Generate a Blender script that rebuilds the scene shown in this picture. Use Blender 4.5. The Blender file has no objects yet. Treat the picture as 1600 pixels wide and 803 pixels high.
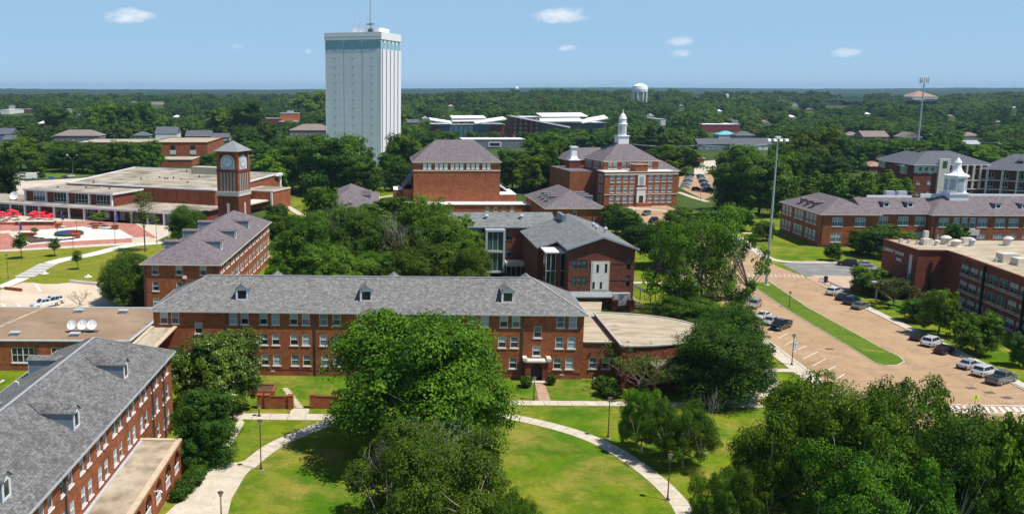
import bpy, bmesh, math, random
import numpy as np
from mathutils import Vector, Matrix, noise

R = math.radians
rnd = random.Random(7)
sc = bpy.context.scene
col = sc.collection

# ------------------------------------------------------------------ camera
F, PX, PY, YH, CH = 1400.0, 590.0, 401.0, 141.0, 44.0      # survey of the photograph (pixels of 1600x803) and camera height
PITCH = math.atan((PY - YH) / F)
cP, sP = math.cos(PITCH), math.sin(PITCH)
cam_d = bpy.data.cameras.new('camera')
cam = bpy.data.objects.new('camera', cam_d); col.objects.link(cam)
cam.location = (0, 0, CH)
cam.rotation_euler = (math.pi / 2 - PITCH, 0, 0)
cam_d.sensor_width = 36.0
cam_d.lens = F / 1600 * 36
cam_d.shift_x = (800 - PX) / 1600
cam_d.shift_y = 0.0
cam_d.clip_start = 0.5
cam_d.clip_end = 80000
sc.camera = cam

# ------------------------------------------------------------------ light
SUN_EL, SUN_AZ = R(63), math.atan2(0.885, -0.46)            # azimuth measured from +Y towards +X
w = bpy.data.worlds.new('World'); sc.world = w; w.use_nodes = True
nt = w.node_tree; nt.nodes.clear()
N = nt.nodes.new; L = nt.links.new
sky = N('ShaderNodeTexSky'); sky.sky_type = 'NISHITA'; sky.sun_disc = False
sky.sun_elevation = SUN_EL; sky.sun_rotation = SUN_AZ
sky.altitude = 0; sky.air_density = 0.5; sky.dust_density = 0.0; sky.ozone_density = 2.0
bg = N('ShaderNodeBackground'); bg.inputs['Strength'].default_value = 0.138
out = N('ShaderNodeOutputWorld')
tc = N('ShaderNodeTexCoord')
# little fair-weather clouds: azimuth / elevation (degrees), half widths
def vmath(op, a=None, b=None):
    n = N('ShaderNodeVectorMath'); n.operation = op
    for k, v in enumerate((a, b)):
        if v is None: continue
        if isinstance(v, (tuple, list)): n.inputs[k].default_value = v
        else: L(v, n.inputs[k])
    return n
def smath(op, a, b=None, cl=False):
    n = N('ShaderNodeMath'); n.operation = op; n.use_clamp = cl
    for k, v in enumerate((a, b)):
        if v is None: continue
        if isinstance(v, (int, float)): n.inputs[k].default_value = v
        else: L(v, n.inputs[k])
    return n.outputs[0]
nz = N('ShaderNodeTexNoise'); nz.inputs['Scale'].default_value = 42; nz.inputs['Detail'].default_value = 6
nz.inputs['Roughness'].default_value = 0.62
mp = N('ShaderNodeMapping'); mp.inputs['Scale'].default_value = (1, 1, 2.2)
L(tc.outputs['Generated'], mp.inputs[0]); L(mp.outputs[0], nz.inputs['Vector'])
tot = None
for (px, py, hw, hh, amp) in [(203, 25, 48, 14, .72), (877, 24, 54, 15, .72), (886, 75, 19, 6, .55), (1063, 64, 26, 8, .45),
                              (1062, 83, 18, 7, .5), (1321, 82, 24, 8, .5), (368, 73, 14, 5, .3), (481, 80, 8, 5, .4)]:
    u, v = (px - PX) / F, (py - PY) / F
    d = Vector((u, cP - v * sP, -(sP + v * cP))).normalized()
    az = math.atan2(d.x, d.y)
    rx = Vector((math.cos(az), -math.sin(az), 0)); uz = rx.cross(d)
    sx = vmath('DOT_PRODUCT', tc.outputs['Generated'], tuple(rx / (hw / F * 1.0))).outputs['Value']
    c0 = rx.dot(d) / (hw / F)
    sy = vmath('DOT_PRODUCT', tc.outputs['Generated'], tuple(uz / (hh / F))).outputs['Value']
    sy = smath('SUBTRACT', sy, uz.dot(d) / (hh / F))
    r2 = smath('ADD', smath('POWER', smath('ABSOLUTE', smath('SUBTRACT', sx, c0)), 2.0), smath('POWER', smath('ABSOLUTE', sy), 2.0))
    front = smath('GREATER_THAN', vmath('DOT_PRODUCT', tc.outputs['Generated'], tuple(d)).outputs['Value'], 0.5)
    m = smath('MULTIPLY', smath('SUBTRACT', 1.0, smath('MULTIPLY', r2, 0.85)), 1.0, True)
    m = smath('MULTIPLY', m, front)
    nn = smath('MULTIPLY', smath('SUBTRACT', nz.outputs['Fac'], 0.47), 3.0)
    m2 = smath('MULTIPLY', smath('ADD', smath('SUBTRACT', smath('MULTIPLY', m, 1.35), 0.55), nn), 1.0, True)
    m2 = smath('MULTIPLY', smath('MULTIPLY', m2, amp), smath('MULTIPLY', m, 1.5, True))
    tot = m2 if tot is None else smath('MAXIMUM', tot, m2)
# clear summer sky: pale blue towards the horizon all round, deep blue overhead
sp_ = N('ShaderNodeSeparateXYZ'); L(tc.outputs['Generated'], sp_.inputs[0])
hm = N('ShaderNodeMapRange'); L(sp_.outputs['Z'], hm.inputs['Value']); hm.inputs['From Min'].default_value = .10; hm.inputs['From Max'].default_value = .65
hm.inputs['To Min'].default_value = .86; hm.inputs['To Max'].default_value = 0.0
tint = N('ShaderNodeMixRGB'); L(hm.outputs[0], tint.inputs[0])
tint.inputs[2].default_value = (1.98, 3.2, 4.5, 1)
L(sky.outputs[0], tint.inputs[1])
cm = N('ShaderNodeMixRGB'); L(tot, cm.inputs[0]); L(tint.outputs[0], cm.inputs[1]); cm.inputs[2].default_value = (5.7, 5.95, 6.3, 1)
L(cm.outputs[0], bg.inputs['Color']); L(bg.outputs[0], out.inputs[0])
sd = bpy.data.lights.new('sun', 'SUN'); sd.energy = 4.6; sd.angle = R(0.53); sd.color = (1.0, 0.955, 0.88)
sun = bpy.data.objects.new('sun', sd); col.objects.link(sun); sun.location = (200, -80, 400)
sdir = Vector((math.sin(SUN_AZ) * math.cos(SUN_EL), math.cos(SUN_AZ) * math.cos(SUN_EL), math.sin(SUN_EL)))
sun.rotation_euler = sdir.to_track_quat('Z', 'Y').to_euler()
vs = sc.view_settings; vs.view_transform = 'Standard'; vs.look = 'None'; vs.exposure = 0.30; vs.gamma = 1.0
vs.use_curve_mapping = False
sc.cycles.max_bounces = 6; sc.cycles.diffuse_bounces = 3; sc.cycles.glossy_bounces = 2
sc.cycles.transmission_bounces = 2; sc.cycles.volume_bounces = 0; sc.cycles.transparent_max_bounces = 6

# ------------------------------------------------------------------ survey helpers
def at(px, py, z=0.0):
    """place on the level z that the photograph shows at pixel px, py"""
    u, v = (px - PX) / F, (py - PY) / F
    t = (CH - z) / (sP + v * cP)
    return Vector((t * u, t * (cP - v * sP), z))
def zat(py, y):
    v = (py - PY) / F
    return CH - y * (sP + v * cP) / (cP - v * sP)
def proj(p):
    zc = p[1] * cP + (CH - p[2]) * sP
    yc = -p[1] * sP + (CH - p[2]) * cP
    return PX + F * p[0] / zc, PY + F * yc / zc
def ppm(p): return F / (p[1] * cP + (CH - p[2]) * sP)

# ------------------------------------------------------------------ materials
MATS = {}
def newmat(name):
    m = bpy.data.materials.new(name); m.use_nodes = True
    return m, m.node_tree, m.node_tree.nodes['Principled BSDF']
def mat(name, c1, c2=None, scale=1.0, rough=0.85, kind='noise', spec=0.3, metal=0.0, coords='Object', detail=4, stretch=(1, 1, 1),
        c3=None, s3=8.0, a3=0.5, bump=0.0, bw=1.0, bh=0.35, mortar=0.02, contrast=(0.35, 0.65), mcol=None, crack=0):
    if name in MATS: return MATS[name]
    m, t, b = newmat(name)
    n, l = t.nodes.new, t.links.new
    b.inputs['Roughness'].default_value = rough
    b.inputs['Specular IOR Level'].default_value = spec
    b.inputs['Metallic'].default_value = metal
    MATS[name] = m
    if c2 is None:
        b.inputs['Base Color'].default_value = (*c1, 1); return m
    co = n('ShaderNodeTexCoord'); mp = n('ShaderNodeMapping'); mp.inputs['Scale'].default_value = stretch
    l(co.outputs[coords], mp.inputs[0])
    nz = n('ShaderNodeTexNoise'); nz.inputs['Scale'].default_value = scale; nz.inputs['Detail'].default_value = detail
    nz.inputs['Roughness'].default_value = 0.62
    l(mp.outputs[0], nz.inputs['Vector'])
    rp = n('ShaderNodeValToRGB'); rp.color_ramp.elements[0].position = contrast[0]; rp.color_ramp.elements[1].position = contrast[1]
    rp.color_ramp.elements[0].color = (*c1, 1); rp.color_ramp.elements[1].color = (*c2, 1)
    l(nz.outputs['Fac'], rp.inputs[0]); cur = rp.outputs[0]
    if c3 is not None:
        n3 = n('ShaderNodeTexNoise'); n3.inputs['Scale'].default_value = s3; n3.inputs['Detail'].default_value = 5
        l(mp.outputs[0], n3.inputs['Vector'])
        r3 = n('ShaderNodeValToRGB'); r3.color_ramp.elements[0].position = 0.48; r3.color_ramp.elements[1].position = 0.7
        r3.color_ramp.elements[0].color = (0, 0, 0, 1); r3.color_ramp.elements[1].color = (a3, a3, a3, 1)
        l(n3.outputs['Fac'], r3.inputs[0])
        mx = n('ShaderNodeMixRGB'); l(r3.outputs[0], mx.inputs[0]); l(cur, mx.inputs[1]); mx.inputs[2].default_value = (*c3, 1)
        cur = mx.outputs[0]
    if crack:
        wn = n('ShaderNodeTexNoise'); wn.inputs['Scale'].default_value = .35; wn.inputs['Detail'].default_value = 3; l(co.outputs[coords], wn.inputs['Vector'])
        va = n('ShaderNodeVectorMath'); va.operation = 'MULTIPLY_ADD'; l(wn.outputs['Color'], va.inputs[0]); va.inputs[1].default_value = (3, 3, 3); l(co.outputs[coords], va.inputs[2])
        vo = n('ShaderNodeTexVoronoi'); vo.feature = 'DISTANCE_TO_EDGE'; vo.inputs['Scale'].default_value = crack; l(va.outputs[0], vo.inputs['Vector'])
        cr = n('ShaderNodeValToRGB'); cr.color_ramp.elements[0].position = 0; cr.color_ramp.elements[1].position = .012; cr.color_ramp.elements[0].color = (.78, .78, .78, 1); cr.color_ramp.elements[1].color = (1, 1, 1, 1)
        l(vo.outputs['Distance'], cr.inputs[0])
        bn = n('ShaderNodeTexNoise'); bn.inputs['Scale'].default_value = .55; bn.inputs['Detail'].default_value = 2; l(co.outputs[coords], bn.inputs['Vector'])
        br_ = n('ShaderNodeValToRGB'); br_.color_ramp.elements[0].position = .68; br_.color_ramp.elements[1].position = .76; br_.color_ramp.elements[0].color = (1, 1, 1, 1); br_.color_ramp.elements[1].color = (.62, .60, .58, 1); l(bn.outputs['Fac'], br_.inputs[0])
        for q_ in (cr, br_):
            mx = n('ShaderNodeMixRGB'); mx.blend_type = 'MULTIPLY'; mx.inputs[0].default_value = 1; l(cur, mx.inputs[1]); l(q_.outputs[0], mx.inputs[2]); cur = mx.outputs[0]
    if kind == 'brick':
        uv = n('ShaderNodeUVMap'); uv.uv_map = 'UVMap'
        br = n('ShaderNodeTexBrick'); br.inputs['Scale'].default_value = 1.0
        br.inputs['Brick Width'].default_value = bw; br.inputs['Row Height'].default_value = bh
        br.inputs['Mortar Size'].default_value = mortar; br.inputs['Mortar Smooth'].default_value = 0.3
        br.inputs['Color1'].default_value = (0.62, 0.62, 0.62, 1); br.inputs['Color2'].default_value = (1.18, 1.18, 1.18, 1)
        k = mcol or (0.72, 0.72, 0.72)
        br.inputs['Mortar'].default_value = (*k, 1)
        l(uv.outputs[0], br.inputs['Vector'])
        mx = n('ShaderNodeMixRGB'); mx.blend_type = 'MULTIPLY'; mx.inputs[0].default_value = 0.8
        l(cur, mx.inputs[1]); l(br.outputs['Color'], mx.inputs[2]); cur = mx.outputs[0]
        if bump:
            bp = n('ShaderNodeBump'); bp.inputs['Strength'].default_value = bump; bp.inputs['Distance'].default_value = 0.03
            l(br.outputs['Color'], bp.inputs['Height']); l(bp.outputs[0], b.inputs['Normal'])
    elif bump:
        bp = n('ShaderNodeBump'); bp.inputs['Strength'].default_value = bump; bp.inputs['Distance'].default_value = 0.1
        l(nz.outputs['Fac'], bp.inputs['Height']); l(bp.outputs[0], b.inputs['Normal'])
    l(cur, b.inputs['Base Color'])
    return m

BRICK = mat('red_brick', (.285, .086, .034), (.385, .124, .050), 0.9, .9, 'brick', c3=(.20, .062, .032), s3=.25, a3=.6, bw=.6, bh=.2, mortar=.018)
BRICK_D = mat('dark_red_brick', (.17, .044, .026), (.235, .063, .036), 0.8, .9, 'brick', c3=(.12, .035, .03), s3=.2, a3=.6, bw=.6, bh=.2, mortar=.018)
BRICK_B = mat('brown_brick', (.155, .052, .034), (.21, .072, .045), 0.8, .9, 'brick', c3=(.12, .045, .04), s3=.2, a3=.6, bw=.6, bh=.2, mortar=.018)
SHING = mat('grey_shingle', (.14, .138, .135), (.28, .272, .262), 2.6, .95, 'brick', spec=.1, stretch=(1, 1, 1), c3=(.17, .145, .15), s3=.9, a3=.6, bw=.55, bh=.3, mortar=.03, bump=.4, detail=6)
SHING_A = mat('darker_grey_shingle', (.115, .115, .114), (.262, .260, .254), 3.2, .95, 'brick', spec=.1, c3=(.115, .105, .105), s3=.6, a3=.7, bw=.5, bh=.28, mortar=.035, bump=.5, detail=7, mcol=(.6, .6, .6))
SHING_P = mat('mauve_shingle', (.140, .122, .126), (.23, .202, .210), 2.0, .95, 'brick', spec=.1, c3=(.17, .12, .15), s3=.7, a3=.6, bw=.6, bh=.3, mortar=.03, bump=.3, detail=6)
SHING_G = mat('slate_green_shingle', (.17, .18, .178), (.25, .26, .25), 1.5, .95, 'brick', spec=.1, c3=(.14, .14, .14), s3=.5, a3=.5, bw=.6, bh=.3, mortar=.03, bump=.3)
SHING_N = mat('navy_shingle', (.09, .095, .115), (.14, .145, .165), 1.5, .95, spec=.1)
SHING_B = mat('brown_shingle', (.19, .155, .135), (.27, .22, .19), 1.5, .95, spec=.1)
TAN = mat('weathered_tan_roof', (.30, .235, .165), (.52, .44, .33), .22, .95, c3=(.15, .11, .08), s3=.55, a3=.55, detail=8, spec=.1)
TAN2 = mat('pale_tan_roof', (.37, .30, .205), (.55, .47, .35), .35, .95, c3=(.19, .145, .095), s3=.7, a3=.8, detail=8, spec=.1, stretch=(.5, 1.6, 1))
BRNROOF = mat('brown_tar_roof', (.25, .165, .105), (.36, .26, .18), .15, .95, c3=(.14, .10, .07), s3=.3, a3=.6, detail=8, spec=.1)
GREYROOF = mat('stained_grey_roof', (.28, .235, .175), (.47, .41, .325), .10, .95, c3=(.11, .095, .085), s3=.12, a3=.85, detail=8, spec=.1)
WROOF = mat('white_membrane_roof', (.72, .72, .72), (.85, .85, .84), .2, .7)
WHITE = mat('white_trim', (.66, .66, .65), (.80, .80, .79), 3, .6)
CREAM = mat('cream_trim', (.55, .50, .42), (.68, .63, .54), 2, .7)
STONE = mat('buff_coping_stone', (.50, .38, .25), (.62, .49, .34), 2, .8)
BLUEG = mat('blue_grey_panel', (.16, .20, .25), (.20, .25, .30), 1, .5)
LGREY = mat('light_grey_metal', (.40, .43, .45), (.50, .53, .55), 1, .45)
GALV = mat('galvanised_steel', (.36, .42, .42), (.48, .54, .54), 1, .5, metal=.3)
DGREY = mat('dark_grey_metal', (.05, .05, .055), (.08, .08, .085), 2, .5)
BLACK = mat('black_metal', (.018, .018, .02), None, rough=.45)
BROWNP = mat('bronze_pole', (.09, .055, .04), None, rough=.5)
CONC = mat('concrete', (.50, .43, .33), (.62, .55, .44), .6, .9, c3=(.38, .32, .24), s3=2.2, a3=.45, detail=6)
CONC_W = mat('pale_concrete', (.58, .57, .50), (.68, .66, .59), .4, .9, detail=6)
KERB = mat('kerb_concrete', (.46, .41, .34), (.58, .53, .45), 1, .9)
LOT = mat('tan_asphalt', (.355, .226, .124), (.45, .304, .178), .06, .92, c3=(.24, .165, .11), s3=.35, a3=.55, detail=9, crack=.09)
ROADG = mat('grey_asphalt', (.17, .165, .16), (.24, .235, .225), .3, .92, detail=8)
PAVER = mat('red_paver', (.43, .165, .125), (.52, .22, .165), .25, .9, 'brick', bw=1.2, bh=.6, mortar=.03)
WPAINT = mat('worn_white_paint', (.62, .60, .55), (.78, .77, .73), 1.5, .8)
MULCH = mat('mulch', (.05, .035, .025), (.11, .075, .05), 2, .95)
TOWERW = mat('white_precast', (.72, .76, .79), (.78, .82, .85), .12, .7, stretch=(1, 1, .15), c3=(.64, .68, .72), s3=.35, a3=.35)
FINW = mat('white_fin', (.80, .80, .80), (.86, .86, .86), .5, .6)
TEAL = mat('teal_glass_metal', (.22, .42, .49), (.27, .48, .54), .3, .3)
CLOCK = mat('clock_face', (.62, .70, .74), None, rough=.35)
RED = mat('red_canvas', (.55, .015, .03), (.65, .03, .05), 1.5, .8)
BARK = mat('bark', (.085, .065, .05), (.15, .12, .095), 2.5, .95, stretch=(1, 1, .3))
DEADW = mat('grey_dead_wood', (.25, .23, .21), (.38, .355, .33), 2, .95, stretch=(1, 1, .3))
TWIG = mat('brown_twigs', (.14, .105, .085), (.23, .185, .16), 2, .95)
TYRE = mat('tyre_rubber', (.015, .015, .015), None, rough=.8)
RIM = mat('wheel_rim', (.45, .45, .46), None, rough=.3, metal=.6)
HEADL = mat('headlight_lens', (.7, .72, .74), None, rough=.15)
TAILL = mat('taillight_lens', (.35, .01, .01), None, rough=.2)
REDROOF = mat('pinkish_tile_roof', (.33, .17, .13), (.42, .24, .18), .5, .9)
TEALROOF = mat('turquoise_metal_roof', (.12, .45, .60), (.16, .52, .66), .5, .5)
YELLOWG = mat('fluorescent_sign', (.55, .80, .02), None, rough=.6)
def glass(name, c, rough=.12):
    m = mat(name, c, None, rough=rough, spec=.6); return m
G_DARK = glass('dark_window_glass', (.018, .024, .028))
G_MID = glass('grey_window_glass', (.10, .15, .175))
G_BLIND = glass('blinds_behind_glass', (.34, .42, .46), .2)
G_GREEN = glass('green_tinted_glass', (.04, .10, .09))
G_CAR = glass('car_glass', (.02, .025, .03), .06)
SIGNW = mat('letter_white', (.75, .74, .70), None, rough=.6)
def paint(name, c, metal=.35):
    if name in MATS: return MATS[name]
    m, t, b = newmat(name); MATS[name] = m
    b.inputs['Base Color'].default_value = (*c, 1); b.inputs['Roughness'].default_value = .35
    b.inputs['Metallic'].default_value = metal; b.inputs['Coat Weight'].default_value = .7
    return m

def grass_mat(name, ca, cb, cc, cd, dry=.5, dscale=.045):
    m, t, b = newmat(name); MATS[name] = m
    n, l = t.nodes.new, t.links.new
    co = n('ShaderNodeTexCoord')
    def ns(s, d, rr=.6):
        q = n('ShaderNodeTexNoise'); q.inputs['Scale'].default_value = s; q.inputs['Detail'].default_value = d; q.inputs['Roughness'].default_value = rr
        l(co.outputs['Object'], q.inputs['Vector']); return q.outputs['Fac']
    def rp(f, p0, p1, c0, c1):
        q = n('ShaderNodeValToRGB'); q.color_ramp.elements[0].position = p0; q.color_ramp.elements[1].position = p1
        q.color_ramp.elements[0].color = (*c0, 1); q.color_ramp.elements[1].color = (*c1, 1); l(f, q.inputs[0]); return q.outputs[0]
    def mix(f, a, bb, mode='MIX'):
        q = n('ShaderNodeMixRGB'); q.blend_type = mode
        if isinstance(f, float): q.inputs[0].default_value = f
        else: l(f, q.inputs[0])
        l(a, q.inputs[1])
        if isinstance(bb, tuple): q.inputs[2].default_value = (*bb, 1)
        else: l(bb, q.inputs[2])
        return q.outputs[0]
    base = rp(ns(dscale, 4), .40, .60, ca, cb)
    base = mix(rp(ns(.13, 6, .7), .44, .64, (0, 0, 0), (dry,) * 3), base, cc)
    base = mix(rp(ns(.9, 5, .7), .48, .72, (0, 0, 0), (.35,) * 3), base, cd)
    base = mix(rp(ns(.30, 7, .75), .46, .60, (.0,) * 3, (.55,) * 3), base, cd)
    fine = rp(ns(5.5, 6, .85), .3, .72, (.62,) * 3, (1.28,) * 3)
    base = mix(1.0, base, fine, 'MULTIPLY')
    l(base, b.inputs['Base Color']); b.inputs['Roughness'].default_value = 1; b.inputs['Specular IOR Level'].default_value = 0
    return m
GRASS = grass_mat('lawn_grass', (.080, .175, .010), (.190, .240, .014), (.31, .25, .055), (.048, .112, .009), .85, .06)
GRASS_Y = grass_mat('yellow_lawn_grass', (.17, .215, .02), (.235, .24, .03), (.31, .24, .06), (.11, .155, .015), .75, .06)  # yellower grass colours than the main lawn
GRASS_L = grass_mat('fresh_strip_grass', (.085, .165, .018), (.125, .195, .026), (.19, .20, .045), (.065, .125, .014), .6)
GROUND = grass_mat('terrain_ground', (.045, .085, .02), (.075, .12, .03), (.15, .13, .07), (.03, .06, .015), .35, .02)

def leaf_mat(name, dark, light, trans=.35, rough=.6, spec=.09):
    m, t, b = newmat(name); MATS[name] = m
    n, l = t.nodes.new, t.links.new
    a = n('ShaderNodeAttribute'); a.attribute_name = 'tint'
    oi = n('ShaderNodeObjectInfo')
    q = n('ShaderNodeMixRGB'); l(a.outputs['Fac'], q.inputs[0]); q.inputs[1].default_value = (*dark, 1); q.inputs[2].default_value = (*light, 1)
    hs = n('ShaderNodeHueSaturation')
    mr = n('ShaderNodeMapRange'); mr.inputs['To Min'].default_value = .68; mr.inputs['To Max'].default_value = 1.32
    l(oi.outputs['Random'], mr.inputs['Value']); l(mr.outputs[0], hs.inputs['Value'])
    m2 = n('ShaderNodeMapRange'); m2.inputs['To Min'].default_value = .482; m2.inputs['To Max'].default_value = .512
    mul = n('ShaderNodeMath'); mul.operation = 'FRACT'
    mm = n('ShaderNodeMath'); mm.operation = 'MULTIPLY'; mm.inputs[1].default_value = 7.31; l(oi.outputs['Random'], mm.inputs[0]); l(mm.outputs[0], mul.inputs[0])
    l(mul.outputs[0], m2.inputs['Value']); l(m2.outputs[0], hs.inputs['Hue'])
    l(q.outputs[0], hs.inputs['Color']); l(hs.outputs[0], b.inputs['Base Color'])
    b.inputs['Roughness'].default_value = rough; b.inputs['Specular IOR Level'].default_value = spec
    tr = n('ShaderNodeBsdfTranslucent')
    br = n('ShaderNodeMixRGB'); br.blend_type = 'MULTIPLY'; br.inputs[0].default_value = 1; br.inputs[2].default_value = (1.25, 1.35, .6, 1)
    l(hs.outputs[0], br.inputs[1]); l(br.outputs[0], tr.inputs[0])
    ms = n('ShaderNodeMixShader'); ms.inputs[0].default_value = trans
    l(b.outputs[0], ms.inputs[1]); l(tr.outputs[0], ms.inputs[2])
    l(ms.outputs[0], t.nodes['Material Output'].inputs['Surface'])
    return m
LF_BRIGHT = leaf_mat('bright_leaves', (.020, .072, .005), (.140, .255, .014), .26)
LF_MID = leaf_mat('mid_green_leaves', (.028, .082, .005), (.165, .275, .018), .30)
LF_DARK = leaf_mat('dark_leaves', (.017, .058, .006), (.100, .180, .020), .28)
LF_MAG = leaf_mat('magnolia_leaves', (.026, .088, .004), (.200, .290, .022), .2, .35, .35)
LF_FEATH = leaf_mat('feathery_leaves', (.036, .096, .008), (.160, .265, .026), .36)
LF_OLIVE = leaf_mat('olive_leaves', (.055, .068, .018), (.13, .15, .035), .3)
LF_RED = leaf_mat('rusty_leaves', (.06, .045, .018), (.16, .10, .035), .3)
LF_FAR = leaf_mat('far_leaves', (.020, .066, .008), (.120, .215, .024), .28)
LF_FAR2 = leaf_mat('far_yellowish_leaves', (.038, .085, .010), (.165, .235, .030), .28)
LF_PINE = leaf_mat('pine_needles', (.016, .048, .016), (.040, .088, .028), .2)
LF_OLIVE2 = leaf_mat('greyish_leaves', (.034, .098, .008), (.170, .290, .026), .32)
FLOWER = mat('white_blossom', (.75, .75, .68), None, rough=.7)

# ------------------------------------------------------------------ mesh helpers
class MB:
    def __init__(s): s.v = []; s.f = []; s.m = []; s.mi = 0; s.T = None
    def pt(s, p):
        if s.T is not None: p = s.T @ Vector(p)
        s.v.append((p[0], p[1], p[2])); return len(s.v) - 1
    def face(s, pts):
        s.f.append([s.pt(p) for p in pts]); s.m.append(s.mi); return s
    def box(s, x0, y0, z0, x1, y1, z1):
        i = [s.pt(p) for p in ((x0, y0, z0), (x1, y0, z0), (x1, y1, z0), (x0, y1, z0), (x0, y0, z1), (x1, y0, z1), (x1, y1, z1), (x0, y1, z1))]
        for q in ((3, 2, 1, 0), (4, 5, 6, 7), (0, 1, 5, 4), (1, 2, 6, 5), (2, 3, 7, 6), (3, 0, 4, 7)):
            s.f.append([i[k] for k in q]); s.m.append(s.mi)
        return s
    def bar(s, a, b, w, h):                                  # box along the line a-b, its bottom on the line
        a, b = Vector(a), Vector(b); d = (b - a); 
        sd_ = Vector((-d.y, d.x, 0)); sd_ = sd_.normalized() * w / 2 if sd_.length > 1e-6 else Vector((w / 2, 0, 0))
        up = Vector((0, 0, h))
        i = [s.pt(p) for p in (a - sd_, b - sd_, b + sd_, a + sd_, a - sd_ + up, b - sd_ + up, b + sd_ + up, a + sd_ + up)]
        for q in ((3, 2, 1, 0), (4, 5, 6, 7), (0, 1, 5, 4), (1, 2, 6, 5), (2, 3, 7, 6), (3, 0, 4, 7)):
            s.f.append([i[k] for k in q]); s.m.append(s.mi)
        return s
    def prism(s, poly, z0, z1, top=True, bottom=False):
        n = len(poly)
        a = [s.pt((p[0], p[1], z0)) for p in poly]; b = [s.pt((p[0], p[1], z1)) for p in poly]
        for k in range(n):
            s.f.append([a[k], a[(k + 1) % n], b[(k + 1) % n], b[k]]); s.m.append(s.mi)
        if top: s.f.append(b); s.m.append(s.mi)
        if bottom: s.f.append(a[::-1]); s.m.append(s.mi)
        return s
    def rings(s, rs, cap=True):                              # rs: list of rings (lists of points)
        idx = [[s.pt(p) for p in r] for r in rs]; n = len(rs[0])
        for a, b in zip(idx, idx[1:]):
            for k in range(n):
                s.f.append([a[k], a[(k + 1) % n], b[(k + 1) % n], b[k]]); s.m.append(s.mi)
        if cap:
            s.f.append(idx[0][::-1]); s.m.append(s.mi); s.f.append(idx[-1]); s.m.append(s.mi)
        return s
    def lathe(s, prof, n=12, c=(0, 0), ph=0.0):              # prof: (radius, z)
        return s.rings([[(c[0] + r * math.cos(ph + 2 * math.pi * k / n), c[1] + r * math.sin(ph + 2 * math.pi * k / n), z) for k in range(n)] for r, z in prof])
    def tube(s, pts, rad, n=6):
        rs = []; pts = [Vector(p) for p in pts]
        for i, p in enumerate(pts):
            d = (pts[min(i + 1, len(pts) - 1)] - pts[max(i - 1, 0)]).normalized()
            a = d.cross(Vector((0, 0, 1)));
            a = a.normalized() if a.length > 1e-3 else Vector((1, 0, 0))
            b = d.cross(a).normalized(); r = rad[i] if isinstance(rad, (list, tuple)) else rad
            rs.append([tuple(p + (a * math.cos(t) + b * math.sin(t)) * r) for t in (2 * math.pi * k / n for k in range(n))])
        return s.rings(rs)
    def mesh(s, name, mats, smooth=False):
        me = bpy.data.meshes.new(name); me.from_pydata(s.v, [], s.f)
        if not isinstance(mats, (list, tuple)): mats = [mats]
        for m in mats: me.materials.append(m)
        if len(mats) > 1: me.polygons.foreach_set('material_index', s.m)
        if len(s.f) < 60000: uv_project(me)
        bm = bmesh.new(); bm.from_mesh(me)
        big = [f for f in bm.faces if len(f.verts) > 4]
        if big: bmesh.ops.triangulate(bm, faces=big)
        bmesh.ops.recalc_face_normals(bm, faces=bm.faces) if getattr(s, 'closed', True) else None
        bm.to_mesh(me); bm.free()
        if smooth: me.polygons.foreach_set('use_smooth', [True] * len(me.polygons))
        me.update(); return me
    def build(s, name, mats, parent=None, loc=None, rot=0.0, smooth=False):
        return put(s.mesh(name, mats, smooth), name, parent, loc, rot)

def uv_project(me):
    me.uv_layers.new(name='UVMap')
    nv, nl, nf = len(me.vertices), len(me.loops), len(me.polygons)
    if not nf: return
    co = np.empty(nv * 3); me.vertices.foreach_get('co', co); co = co.reshape(-1, 3)
    vi = np.empty(nl, dtype=np.int32); me.loops.foreach_get('vertex_index', vi)
    nn = np.empty(nf * 3); me.polygons.foreach_get('normal', nn); nn = nn.reshape(-1, 3)
    lt = np.empty(nf, dtype=np.int32); me.polygons.foreach_get('loop_total', lt)
    fl = np.repeat(np.arange(nf), lt); n = nn[fl]
    t = np.stack([-n[:, 1], n[:, 0], np.zeros(len(n))], 1); ln = np.linalg.norm(t, axis=1)
    flat = ln < 0.05; t[flat] = (1, 0, 0); ln[flat] = 1; t /= ln[:, None]
    b = np.cross(n, t); b[flat] = (0, 1, 0)
    p = co[vi]
    uv = np.stack([(p * t).sum(1), (p * b).sum(1)], 1).astype(np.float32)
    me.uv_layers[0].data.foreach_set('uv', uv.ravel())

def put(me, name, parent=None, loc=None, rot=0.0):
    o = bpy.data.objects.new(name, me); col.objects.link(o)
    if parent is not None: o.parent = parent
    if loc is not None: o.location = loc
    if rot: o.rotation_euler = (0, 0, rot)
    return o
def tag(o, label=None, cat=None, group=None, kind=None):
    if label: o['label'] = label
    if cat: o['category'] = cat
    if group: o['group'] = group
    if kind: o['kind'] = kind
    return o
def thing(name, label, cat, loc=(0, 0, 0), rot=0.0, group=None):
    o = bpy.data.objects.new(name, None); col.objects.link(o); o.empty_display_size = .5
    o.location = loc; o.rotation_euler = (0, 0, rot)
    return tag(o, label, cat, group)
def kids(o): return [c for c in bpy.data.objects if c.parent == o]
KIDS = {}
def dup(root, tree, loc, rot=0.0, label=None, group=None, scale=None, swap=None):
    """copy of a thing; tree = [(part, [sub-parts])] of the first one"""
    r = root.copy(); col.objects.link(r); r.location = loc; r.rotation_euler = (0, 0, rot)
    if scale is not None: r.scale = scale
    if label: r['label'] = label
    if group: r['group'] = group
    for p, subs in tree:
        c = p.copy(); col.objects.link(c); c.parent = r
        if swap and p.data.name in swap: c.data = swap[p.data.name]
        for q in subs:
            d = q.copy(); col.objects.link(d); d.parent = c
    return r
def treeof(root): return [(c, kids(c)) for c in kids(root)]

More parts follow.
